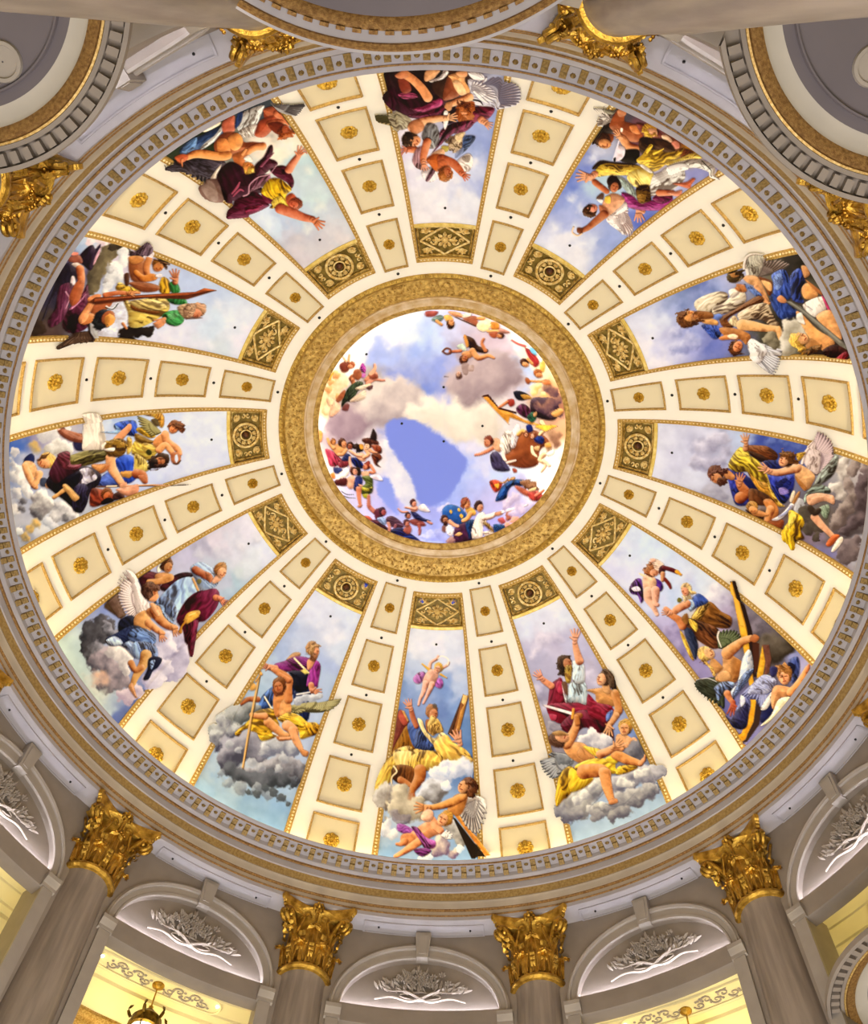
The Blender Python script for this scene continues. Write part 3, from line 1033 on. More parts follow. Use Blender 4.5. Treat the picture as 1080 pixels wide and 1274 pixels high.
def wreath_meshes():
    ring_, pet, cen = MB(), MB(), MB()
    ring_.tube([gl(0.285 * cos(t), 0.285 * sin(t), 0.06) for t in np.linspace(0, 2 * pi, 37)], 0.032, 7, False)
    ring_.tube([gl(0.125 * cos(t), 0.125 * sin(t), 0.05) for t in np.linspace(0, 2 * pi, 25)], 0.018, 6, False)
    for k in range(9):
        t = 2 * pi * k / 9
        for d in (-0.22, 0.22):
            leaflet(pet, 0.135 * cos(t), 0.135 * sin(t), t + d, 0.125, 0.042, 0.08)
        boss(pet, 0.225 * cos(t + 0.35), 0.225 * sin(t + 0.35), 0.022, 0.05, 6)
    boss(cen, 0, 0, 0.09, 0.10, 12)
    corners = []
    for sx in (-1, 1):
        for sy in (-1, 1):
            cor = MB()
            scroll(cor, sx * 0.40, sy * 0.20, sx, sy, 0.085)
            scroll(cor, sx * 0.455, sy * 0.06, sx, -sy, 0.055, 9)
            for a in (0.1, 0.6, 1.1, 1.7):
                leaflet(cor, sx * 0.36, sy * 0.15, math.atan2(sy * sin(a), sx * cos(a)), 0.14, 0.036, 0.06)
            corners.append(('corner_scroll', shared(cor, 'corner_scroll', M['reliefgold'])))
    return [('wreath', shared(ring_, 'wreath', M['reliefgold'])), ('petal_ring', shared(pet, 'petal_ring', M['reliefgold'])), ('rosette', shared(cen, 'rosette', M['maroon'])),
            ] + corners


def lozenge_meshes():
    bars, cen, pet = MB(), MB(), MB()
    v = [(-0.53, 0), (0, 0.33), (0.53, 0), (0, -0.33)]
    for i in range(4):
        a, b_ = np.array(v[i]), np.array(v[(i + 1) % 4])
        bars.tube([gl(*(a + (b_ - a) * f), 0.03) for f in np.linspace(0, 1, 6)], 0.026, 6)
    boss(cen, 0, 0, 0.085, 0.11, 12)
    for k in range(8):
        t = 2 * pi * k / 8
        leaflet(pet, 0.07 * cos(t), 0.07 * sin(t), t, 0.125, 0.048, 0.08)
    sides = []
    for s in (-1, 1):
        fol = MB()
        scroll(fol, s * 0.22, 0.03, s, 1, 0.085)
        scroll(fol, s * 0.34, -0.01, s, -1, 0.05, 9)
        for a in (-0.8, 0.0, 0.8):
            leaflet(fol, s * 0.14, 0, math.atan2(sin(a), s * cos(a)), 0.14, 0.036, 0.06)
        sides.append(('side_scroll', shared(fol, 'side_scroll', M['reliefgold'])))
        for sy in (-1, 1):
            fol = MB()
            scroll(fol, s * 0.40, sy * 0.21, s, sy, 0.08)
            for a in (0.1, 0.7, 1.3, 2.2, 3.0):
                leaflet(fol, s * 0.37, sy * 0.20, math.atan2(sy * sin(a), s * cos(a)), 0.15, 0.034, 0.06)
            sides.append(('corner_foliage', shared(fol, 'corner_foliage', M['reliefgold'])))
    return [('lozenge_bars', shared(bars, 'lozenge_bars', M['reliefgold'])), ('rosette', shared(cen, 'rosette', M['reliefgold'])), ('petal_ring', shared(pet, 'petal_ring', M['reliefgold'])),
            ] + sides


M['maroon'] = material('maroon_boss', '6c4420', 0.4, 0.4, color2='40241c', scale=14)
BOX, WREATH, LOZENGE = relief_box(), wreath_meshes(), lozenge_meshes()
for k in range(12):
    t = Thing('gilt_relief', ('gilt lozenge relief panel' if k % 2 == 0 else 'gilt wreath relief panel') + f' at the inner end of the {FRESCO_NAMES[k]} fresco', 'relief', 30 * k, 8.2, 19.5, 'gilt relief panels around the oculus')
    for nm, me in zip(('ground', 'gilt_border', 'inner_moulding'), BOX):
        t.part(nm, me, None)
    for nm, me in (LOZENGE if k % 2 == 0 else WREATH):
        t.part(nm, me, None)
    if k == 6 or k == 7:                                 # blue corner fields of the panel at the bottom
        for sx, sy in (((-1, 1), (1, 1)) if k == 6 else ((-1, 1),)):
            mb = MB()
            boss(mb, sx * 0.42, sy * 0.24, 0.075, 0.06, 10)
            t.part('blue_boss', mb, M['blue'])

# ------------------------------------------------------------------ frescoes: flat painting on the plaster
# Each fresco is a fine mesh on the dome; its paint colours come from brush shapes listed below. Shapes are noted in
# picture pixels of the 1080 x 1274 frame and carried onto the real surface through the camera position above.
def to_pixels(P):
    d = (P - CAM) @ AX.T
    return 540 + FPX * d[:, 0] / d[:, 2], 637 + FPX * d[:, 1] / d[:, 2]


_rs = np.random.RandomState(5)
_LAT = _rs.rand(256, 256)


def vnoise(x, y):
    xi, yi = np.floor(x).astype(int), np.floor(y).astype(int)
    fx, fy = x - xi, y - yi
    fx, fy = fx * fx * (3 - 2 * fx), fy * fy * (3 - 2 * fy)
    g = lambda a, b: _LAT[a & 255, b & 255]
    return (g(xi, yi) * (1 - fx) + g(xi + 1, yi) * fx) * (1 - fy) + (g(xi, yi + 1) * (1 - fx) + g(xi + 1, yi + 1) * fx) * fy


def fbm(x, y, o=4):
    s, a, t = 0.0, 0.5, 0.0
    for i in range(o):
        s = s + a * vnoise(x + 17.3 * i, y + 9.1 * i)
        t += a
        x, y, a = x * 2.03, y * 2.03, a * 0.5
    return s / t


def hexc(h):
    return np.array([int(h[i:i + 2], 16) / 255 for i in (0, 2, 4)])


def spline(p, closed, k=4):
    n = len(p)
    if n < 3:
        return p
    out = []
    for i in range(n if closed else n - 1):
        g = (lambda j: p[j % n]) if closed else (lambda j: p[min(max(j, 0), n - 1)])
        a, b, c, d = g(i - 1), g(i), g(i + 1), g(i + 2)
        for t in np.arange(k) / k:
            out.append(0.5 * (2 * b + (c - a) * t + (2 * a - 5 * b + 4 * c - d) * t * t + (3 * b - a - 3 * c + d) * t ** 3))
    if not closed:
        out.append(p[-1])
    return np.array(out)


class Painter:
    def __init__(self, px, py, inside, base=(0.96, 0.93, 0.86)):
        self.x, self.y, self.inside = px, py, inside
        self.rgb = np.tile(np.array(base), (len(px), 1)).astype(float)
        self.cov = np.where(inside, 1.0, 0.0)
        self.part = np.zeros(len(px), int)
        self.names = [('painted_sky', None)]
        self.cur, self.over = 0, False
        self.overs = set()
        self.o, self.s = np.zeros(2), 1.0
        self.L = np.array([-0.6, -0.8])
        self.seed = 0

    def sel(self, x0, y0, x1, y1):
        m = (self.x > x0) & (self.x < x1) & (self.y > y0) & (self.y < y1)
        if not self.over:
            m &= self.inside
        return np.nonzero(m)[0]

    def put(self, i, a, col):
        a = a[:, None]
        self.rgb[i] = self.rgb[i] * (1 - a) + col * a
        a = a[:, 0]
        self.cov[i] = 1 - (1 - self.cov[i]) * (1 - a)
        self.part[i[a > 0.5]] = self.cur

    def poly(self, pts, col, shade=0.35, fold=None, blur=0.5, alpha=1.0, rough=0.0, wsh=None):
        self.seed += 1
        lo, hi = pts.min(0) - 2 - blur * 2 - rough * 2, pts.max(0) + 2 + blur * 2 + rough * 2
        i = self.sel(lo[0], lo[1], hi[0], hi[1])
        if not len(i):
            return
        x, y = self.x[i], self.y[i]
        if rough:
            x = x + rough * 2 * (fbm(x / 5 + self.seed, y / 5, 3) - 0.5)
            y = y + rough * 2 * (fbm(x / 5 + 40, y / 5 + self.seed, 3) - 0.5)
        best = np.full(len(i), 1e9)
        gx, gy = np.zeros(len(i)), np.zeros(len(i))
        ins = np.zeros(len(i), bool)
        n = len(pts)
        for k in range(n):
            ax, ay = pts[k]
            bx, by = pts[(k + 1) % n]
            ex, ey = bx - ax, by - ay
            l2 = ex * ex + ey * ey + 1e-9
            t = np.clip(((x - ax) * ex + (y - ay) * ey) / l2, 0, 1)
            dx, dy = ax + t * ex - x, ay + t * ey - y
            d = dx * dx + dy * dy
            m = d < best
            best[m] = d[m]
            gx[m], gy[m] = dx[m], dy[m]
            if ay != by:
                c = (ay > y) != (by > y)
                ins ^= c & (x < ax + (y - ay) * ex / (ey if abs(ey) > 1e-9 else 1e-9))
        d = np.sqrt(best)
        sd = np.where(ins, d, -d)
        a = np.clip(0.5 + sd / (2 * blur + 1e-6) * 1.0, 0, 1) * alpha
        if shade and alpha > 0.8:                         # thin dark contour on the side away from the light
            away = np.clip((gx * self.L[0] + gy * self.L[1]) / (d + 1e-6) + 0.25, 0, 1)
            e = np.clip(1 + sd / 1.5, 0, 1) * (sd < 0.3) * away * 0.5
            j = e > 0.01
            own, self.cur = self.cur, self.cur
            ii = i[j]
            self.rgb[ii] *= 1 - e[j][:, None] * np.array([0.75, 0.85, 0.85])
        keep = a > 0.004
        if not keep.any():
            return
        i, a, d, gx, gy, x, y, ins = i[keep], a[keep], d[keep], gx[keep], gy[keep], x[keep], y[keep], ins[keep]
        c = np.tile(col, (len(i), 1))
        if fold:
            ang, lam, st = fold
            ca, sa = cos(rad(ang)), sin(rad(ang))
            u, v = -sa * x + ca * y, ca * x + sa * y
            sd_ = self.seed * 3.1
            w = (fbm(u / lam * 0.6 + sd_, v / lam * 0.3, 3) - 0.5) * 3.6
            ridge = 1 - np.abs(fbm(u / lam * 1.5 + sd_ + 9, v / lam * 0.42 + 5, 3) - 0.5) * 5
            broad = (fbm(u / lam * 0.5 + 3, v / lam * 0.25 + sd_, 3) - 0.5) * 3.2
            q = 0.55 * np.sin(2 * pi * (u / lam + w)) + 0.55 * ridge * np.sign(broad + 0.2) + 0.6 * broad
            dk = np.clip(-q, 0, 1)[:, None] * st
            lt = np.clip(q - 0.25, 0, 1)[:, None] * st
            c = c * (1 - dk * np.array([0.66, 0.74, 0.78]))
            c = c + (np.minimum(1, c * 1.38 + 0.09) - c) * lt * 0.75
        if shade:
            w = wsh or max(1.2, 0.16 * math.sqrt((hi[0] - lo[0] - 4) * (hi[1] - lo[1] - 4)))
            nn = (gx * self.L[0] + gy * self.L[1]) / (np.sqrt(gx * gx + gy * gy) + 1e-6)
            nn = np.where(ins, nn, 0) * np.exp(-d / w)
            up = np.clip(nn, 0, 1)[:, None] * shade
            dn = np.clip(-nn, 0, 1)[:, None] * shade
            c = c + (1 - c) * up * 0.55
            c = c * (1 - dn * np.array([0.95, 1.08, 1.12]))
        if shade and not fold:
            c = c * (1 + 0.42 * (fbm(x / 5.5 + self.seed, y / 4.5, 3) - 0.5)[:, None] * np.array([0.8, 1.0, 1.1]))
        self.put(i, a, np.clip(c, 0, 1))

    def stroke(self, pts, w, col, shade=0.4, blur=0.45, alpha=1.0):
        """tapered brush stroke through pts, widths w along it"""
        p = spline(pts, False, 4) if len(pts) > 2 else pts
        t = np.linspace(0, 1, len(p))
        ww = np.interp(t, np.linspace(0, 1, len(w)), w) / 2
        lo, hi = p.min(0) - ww.max() - 2, p.max(0) + ww.max() + 2
        i = self.sel(lo[0], lo[1], hi[0], hi[1])
        if not len(i):
            return
        x, y = self.x[i], self.y[i]
        best = np.full(len(i), 1e9)
        off = np.zeros((len(i), 2))
        rad_ = np.ones(len(i))
        for k in range(len(p) - 1):
            e = p[k + 1] - p[k]
            l2 = e @ e + 1e-9
            q = np.clip(((x - p[k][0]) * e[0] + (y - p[k][1]) * e[1]) / l2, 0, 1)
            dx, dy = x - p[k][0] - q * e[0], y - p[k][1] - q * e[1]
            r = ww[k] + (ww[k + 1] - ww[k]) * q
            d = np.sqrt(dx * dx + dy * dy) - r
            m = d < best
            best[m] = d[m]
            off[m, 0], off[m, 1], rad_[m] = dx[m], dy[m], r[m]
        a = np.clip(0.5 - best / (2 * blur), 0, 1) * alpha
        self.seed += 1
        if shade and alpha > 0.8:
            away = np.clip(-(off @ self.L) / (np.sqrt((off ** 2).sum(1)) + 1e-6) + 0.25, 0, 1)
            e = np.clip(1 - best / 1.4, 0, 1) * (best > -0.3) * away * 0.5
            j = e > 0.01
            self.rgb[i[j]] *= 1 - e[j][:, None] * np.array([0.75, 0.85, 0.85])
        keep = a > 0.004
        if not keep.any():
            return
        i, a, off, rad_ = i[keep], a[keep], off[keep], rad_[keep]
        c = np.tile(col, (len(i), 1))
        if shade:
            nn = (off @ self.L) / (rad_ + 0.3)
            nn = nn + 0.8 * (fbm(self.x[i] / 5 + self.seed, self.y[i] / 5, 3) - 0.5)
            c = c + (1 - c) * np.clip(nn, 0, 1)[:, None] * shade * np.array([0.75, 0.66, 0.6])
            c = c * (1 - np.clip(-nn, 0, 1)[:, None] ** 1.2 * shade * np.array([0.95, 1.3, 1.45]))
        self.put(i, a, np.clip(c, 0, 1))

    def sky(self, anchors):
        i = np.nonzero(self.inside)[0]
        x, y = self.x[i], self.y[i]
        wx = x + 22 * (fbm(x / 26, y / 26 + 7, 4) - 0.5) * 2
        wy = y + 22 * (fbm(x / 26 + 31, y / 26, 4) - 0.5) * 2
        num, den = np.zeros((len(i), 3)), np.zeros(len(i))
        for ax, ay, c in anchors:
            w = 1 / ((wx - ax) ** 2 + (wy - ay) ** 2 + 30) ** 1.7
            num += w[:, None] * c
            den += w
        c = num / den[:, None]
        c = c + ((fbm(x / 9, y / 9, 3) - 0.5) * 0.07)[:, None] * np.array([1, 1, 0.8])
        self.rgb[i] = np.clip(c, 0, 1)

    def cloud(self, bl, lt, dk, alpha=1.0, soft=0.25):
        """a billowing mass of overlapping rounds bl = [(x, y, r)], lit from L"""
        self.seed += 1
        bl = np.array(bl)
        R = bl[:, 2].max() * 1.5 + 3
        i = self.sel(bl[:, 0].min() - R, bl[:, 1].min() - R, bl[:, 0].max() + R, bl[:, 1].max() + R)
        if not len(i):
            return
        x, y = self.x[i], self.y[i]
        r0 = bl[:, 2].mean()
        k = max(3.0, r0 * 0.8)
        wx = x + r0 * 1.1 * (fbm(x / k + self.seed, y / k, 4) - 0.5)
        wy = y + r0 * 1.1 * (fbm(x / k + 50, y / k + self.seed, 4) - 0.5)
        ws, nx, ny, cov = 0, 0, 0, np.full(len(i), 1e-12)
        for cx, cy, r in bl:
            dx, dy = (wx - cx) / r, (wy - cy) / r
            h = 1 - dx * dx - dy * dy
            w = np.exp(np.clip(h, -4, 1) * 1.5)
            ws, nx, ny = ws + w, nx + w * dx, ny + w * dy
            cov = cov + np.exp(np.clip(5.0 * (1 - np.sqrt(dx * dx + dy * dy)), -30, 30))
        cov = np.log(cov) / 5.0 - 0.06
        a = np.clip(cov / soft + 0.15, 0, 1) * alpha
        a = a * a * (3 - 2 * a)
        t = (nx * self.L[0] + ny * self.L[1]) / ws * 0.85 + 0.5 + 1.0 * (fbm(x / k * 0.9 + 7, y / k * 0.9 + self.seed, 4) - 0.5)
        t = np.clip(t, 0, 1)[:, None]
        c = dk * (1 - t) + lt * t
        k2 = a > 0.004
        self.put(i[k2], a[k2], np.clip(c[k2], 0, 1))

    def ell(self, c, rx, ry, ang, n=14):
        t = np.linspace(0, 2 * pi, n, endpoint=False)
        ca, sa = cos(ang), sin(ang)
        return np.stack([c[0] + rx * np.cos(t) * ca - ry * np.sin(t) * sa, c[1] + rx * np.cos(t) * sa + ry * np.sin(t) * ca], 1)

    def head(self, c, r, up, face, skin, hair, beard=None, veil=False):
        u = np.array([cos(rad(up)), sin(rad(up))])
        f = np.array([cos(rad(face)), sin(rad(face))])
        side = np.array([-u[1], u[0]])
        fs = float(f @ side)                             # turn of the face, -1 .. 1
        back = -np.sign(fs) * side if abs(fs) > 0.25 else np.zeros(2)
        ff = fs * side
        self.poly(self.ell(c + u * 0.25 * r - ff * 0.30 * r, r * 1.12, r * 0.98, rad(up), 16), hair, 0.55, rough=r * 0.16, blur=0.5, fold=(up + 40, max(2.0, r * 0.5), 0.6))
        self.poly(self.ell(c - u * 0.16 * r + ff * 0.22 * r, r * 0.86, r * 0.66, rad(up), 14), skin, 0.45, blur=0.45)
        e = c + ff * 0.36 * r
        dark = skin * np.array([0.38, 0.25, 0.2])
        for sg in (-1, 1):
            if abs(fs) > 0.55 and sg * fs < 0:
                continue
            q = e + side * sg * 0.27 * r + u * 0.06 * r
            self.stroke(np.array([q - side * 0.13 * r, q + side * 0.13 * r]), [r * 0.15, r * 0.15], dark, 0, 0.35, 0.7)
        nose = e + ff * 0.18 * r
        self.stroke(np.array([nose + u * 0.05 * r, nose - u * 0.3 * r + ff * 0.1 * r]), [r * 0.1, r * 0.2], np.clip(skin * np.array([0.78, 0.6, 0.52]), 0, 1), 0, 0.35, 0.9)
        mo = e - u * 0.52 * r
        self.stroke(np.array([mo - side * 0.17 * r, mo + side * 0.17 * r]), [r * 0.13, r * 0.13], np.array([0.5, 0.16, 0.12]), 0, 0.35, 0.85)
        if beard is not None:
            self.poly(self.ell(c - u * 0.95 * r + ff * 0.25 * r, r * 0.62, r * 0.55, rad(up), 12), beard, 0.5, rough=r * 0.2, fold=(up, max(1.6, r * 0.35), 0.6))
            self.stroke(np.array([mo - side * 0.12 * r, mo + side * 0.12 * r]), [r * 0.1, r * 0.1], np.array([0.35, 0.12, 0.1]), 0, 0.3, 0.8)

    def hand(self, c, ang, L, skin, curl=0.0):
        """open hand at wrist c pointing along ang, total length L"""
        d = np.array([cos(rad(ang)), sin(rad(ang))])
        s = np.array([-d[1], d[0]])
        self.stroke(np.array([c, c + d * L * 0.45]), [L * 0.3, L * 0.46], skin, 0.35)
        b = c + d * L * 0.42
        for k, (a, l) in enumerate(((-26, .5), (-9, .58), (6, .56), (22, .46))):
            e = np.array([cos(rad(ang + a + curl)), sin(rad(ang + a + curl))])
            q = b + s * L * (k - 1.5) * 0.11
            self.stroke(np.array([q, q + e * L * l]), [L * 0.14, L * 0.09], skin, 0.35, 0.35)
        e = np.array([cos(rad(ang - 62)), sin(rad(ang - 62))])
        q = c + d * L * 0.15
        self.stroke(np.array([q, q + e * L * 0.42]), [L * 0.16, L * 0.1], skin, 0.35, 0.35)

    def wing(self, root, tips, w, lt, dk):
        """fan of feathers from root to the tips, with coverts over their roots"""
        tips = spline(np.array(tips), False, 2)
        for k, tp in enumerate(tips):
            p0 = root + (tp - root) * 0.10
            v = tp - p0
            nrm = np.array([-v[1], v[0]]) / (np.linalg.norm(v) + 1e-6)
            bend = nrm * np.linalg.norm(v) * 0.05
            pts = np.array([p0, p0 + v * 0.5 + bend, tp])
            self.stroke(pts, [w * 0.6, w * 1.15, w * 0.9, w * 0.35], dk, 0, 0.4)
            self.stroke(pts + self.L * w * 0.12, [w * 0.4, w * 0.86, w * 0.62, w * 0.15], lt, 0.35, 0.4)
            self.stroke(pts, [w * 0.12, w * 0.1], dk, 0, 0.35, 0.5)
        for k, tp in enumerate(tips):
            for f, ww in ((0.5, 0.9), (0.32, 0.85)):
                q = root + (tp - root) * f
                q0 = root + (tp - root) * (f - 0.24)
                self.stroke(np.array([q0, q]), [w * ww * 0.8, w * ww * 0.75], dk * 0.5 + lt * 0.5, 0, 0.4, 0.7)
                self.stroke(np.array([q0, q - (q - q0) * 0.12]) + self.L * w * 0.14, [w * ww * 0.55, w * ww * 0.5], lt, 0.2, 0.4)

    def run(self, text):
        C = {}
        for line in text.strip().split('\n'):
            line = line.split('#')[0].strip()
            if not line:
                continue
            tk = line.split()
            op, tk = tk[0], tk[1:]
            if op == 'O':
                self.o, self.s = np.array([float(tk[0]), float(tk[1])]), float(tk[2])
                continue
            if op == 'T':
                self.L = np.array([float(tk[0]), float(tk[1])])
                self.L /= np.linalg.norm(self.L)
                continue
            if op == 'G':
                nm, _, lab = ' '.join(tk).partition('|')
                nm = nm.strip()
                self.over = nm.endswith('!')
                nm = nm.rstrip('!')
                self.names.append((nm, lab.strip() or None))
                self.cur = len(self.names) - 1
                if self.over:
                    self.overs.add(self.cur)
                continue
            if op == 'V':                                  # overflow switch for the current part
                self.over = tk[0] == '1'
                continue
            pt = lambda t: self.o + np.array([float(v) for v in t.split(',')[:2]]) / self.s
            cols, pts, raw, opt = [], [], [], {}
            for t in tk:
                if ',' in t and t[0] in '-0123456789':
                    raw.append([float(v) for v in t.split(',')] if t.count(',') else None)
                    pts.append(pt(t))
                elif len(t) == 6 and all(ch in '0123456789abcdef' for ch in t):
                    cols.append(hexc(t))
                else:
                    opt[t[0]] = t[1:]
            f = lambda k, dflt: float(opt[k]) if k in opt else dflt
            if op in ('P', 'Q'):
                fold = None
                if 'f' in opt:
                    v = [float(q) for q in opt['f'].split('/')]
                    fold = (v[0], v[1] / self.s, v[2] if len(v) > 2 else 0.75)
                p = np.array(pts)
                self.poly(spline(p, True) if op == 'P' else p, cols[0], f('s', 0.5), fold, f('b', 0.5), f('a', 1.0), f('r', 0.0))
            elif op == 'L':
                w = [float(q) / self.s for q in opt['w'].split('/')]
                self.stroke(np.array(pts), w, cols[0], f('s', 0.58), f('b', 0.45), f('a', 1.0))
            elif op == 'S':
                raise ValueError
            elif op == 'B':
                self.cloud([(p[0], p[1], r_[2] / self.s) for r_, p in zip(raw, pts)], cols[0], cols[1], f('a', 1.0), f('k', 0.3))
            elif op == 'H':
                self.head(pts[0], f('r', 20) / self.s, f('u', -90), f('f', 90), cols[0], cols[1], cols[2] if len(cols) > 2 else None)
            elif op == 'N':
                self.hand(pts[0], f('g', 0), f('l', 40) / self.s, cols[0])
            elif op == 'W':
                self.wing(pts[0], pts[1:], f('w', 14) / self.s, cols[0], cols[1])
            elif op == 'E':                                # sky: alternating point, colour
                self.sky([(p[0], p[1], c) for p, c in zip(pts, cols)])


def paint_material():
    m = bpy.data.materials.new('fresco_paint')
    m.use_nodes = True
    nt = m.node_tree
    b = nt.nodes['Principled BSDF']
    b.inputs['Roughness'].default_value = 0.7
    b.inputs['Specular IOR Level'].default_value = 0.15
    a = nt.nodes.new('ShaderNodeAttribute')
    a.attribute_name = 'paint'
    nt.links.new(a.outputs['Color'], b.inputs['Base Color'])
    return m


PAINT = paint_material()


def grid_mesh(name, V, F, rgb):
    used, invx = np.unique(F, return_inverse=True)
    F2 = invx.reshape(F.shape)
    me = bpy.data.meshes.new(name)
    me.vertices.add(len(used))
    me.vertices.foreach_set('co', V[used].astype(np.float32).ravel())
    me.loops.add(F2.size)
    me.loops.foreach_set('vertex_index', F2.astype(np.int32).ravel())
    me.polygons.add(len(F2))
    me.polygons.foreach_set('loop_start', np.arange(0, F2.size, 4, dtype=np.int32))
    me.polygons.foreach_set('loop_total', np.full(len(F2), 4, dtype=np.int32))
    me.polygons.foreach_set('use_smooth', np.ones(len(F2), bool))
    at = me.color_attributes.new('paint', 'FLOAT_COLOR', 'POINT')
    c = np.clip(rgb[used], 0, 1)
    lin = np.where(c <= 0.04045, c / 12.92, ((c + 0.055) / 1.055) ** 2.4)
    at.data.foreach_set('color', np.concatenate([lin, np.ones((len(lin), 1))], 1).astype(np.float32).ravel())
    me.materials.append(PAINT)
    me.update(calc_edges=True)
    return me


def spread(part, V, F, pt, fx):
    """faces of one painted part"""
    return F[fx == part]


FW = 7.70                                                # half width of a painted field, degrees


def fresco(k, label, text, t0=13.0, reach=3.4, parts=True):
    na, nt = 215, 330
    az = np.linspace(-FW - reach, FW + reach, na)
    th = np.linspace(t0, 65.6, nt)
    A, Tt = np.meshgrid(az, th)
    inside = (np.abs(A) <= FW).ravel()
    def surface(off):
        rr = DR - off
        R = DC + rr * np.cos(np.radians(Tt))
        return np.stack([R * np.sin(np.radians(A)), -R * np.cos(np.radians(A)), DZ + rr * np.sin(np.radians(Tt))], -1).reshape(-1, 3)
    Vl = surface(np.full(A.shape, -0.015))
    a = rad(30 * k) + PHI0
    Vw = Vl @ np.array([[cos(a), sin(a), 0], [-sin(a), cos(a), 0], [0, 0, 1]])
    px, py = to_pixels(Vw)
    pa = Painter(px, py, inside)
    pa.run(text)
    pa.rgb = np.clip(0.52 + (pa.rgb - 0.52) * 1.16, 0, 1)
    # a figure that crosses the frame lies over its moulding
    over = np.array([n in pa.overs for n in range(len(pa.names))])[pa.part].reshape(A.shape)
    edge = np.clip((np.abs(A) - 7.2) / 0.35, 0, 1) * over
    Vl = surface(-0.015 + 0.085 * edge)
    idx = np.arange(na * nt).reshape(nt, na)
    F = np.stack([idx[:-1, :-1], idx[:-1, 1:], idx[1:, 1:], idx[1:, :-1]], -1).reshape(-1, 4)
    F = F[(pa.cov[F] > 0.5).all(1)]
    fx = np.median(pa.part[F], axis=1).astype(int) if False else pa.part[F[:, 0]]
    t = Thing('dome_fresco', label, 'fresco', 30 * k, 8.2, 19.5, 'frescoes between the dome ribs')
    V0 = Vl - t.o0
    t.part('gilt_frame', FRAME, None)
    t.part('bead_row', BEADS, None, stuff=True)
    d = MB()
    c = np.array(D(0, 62.0, -0.02))
    n = np.array(D(0, 62.0, 0.98)) - c
    d.dome(c, 0.034, 0.03, 8, 2, ((1, 0, 0), np.cross(n, (1, 0, 0)), n))
    t.part('black_fitting', d, M['black'])
    for p, (nm, lab) in enumerate(pa.names):
        f = F[fx == p]
        if len(f) < 12:
            continue
        o = link(nm, grid_mesh(nm, V0, f, pa.rgb), t.o)
        if lab:
            o['label'] = lab
    return t

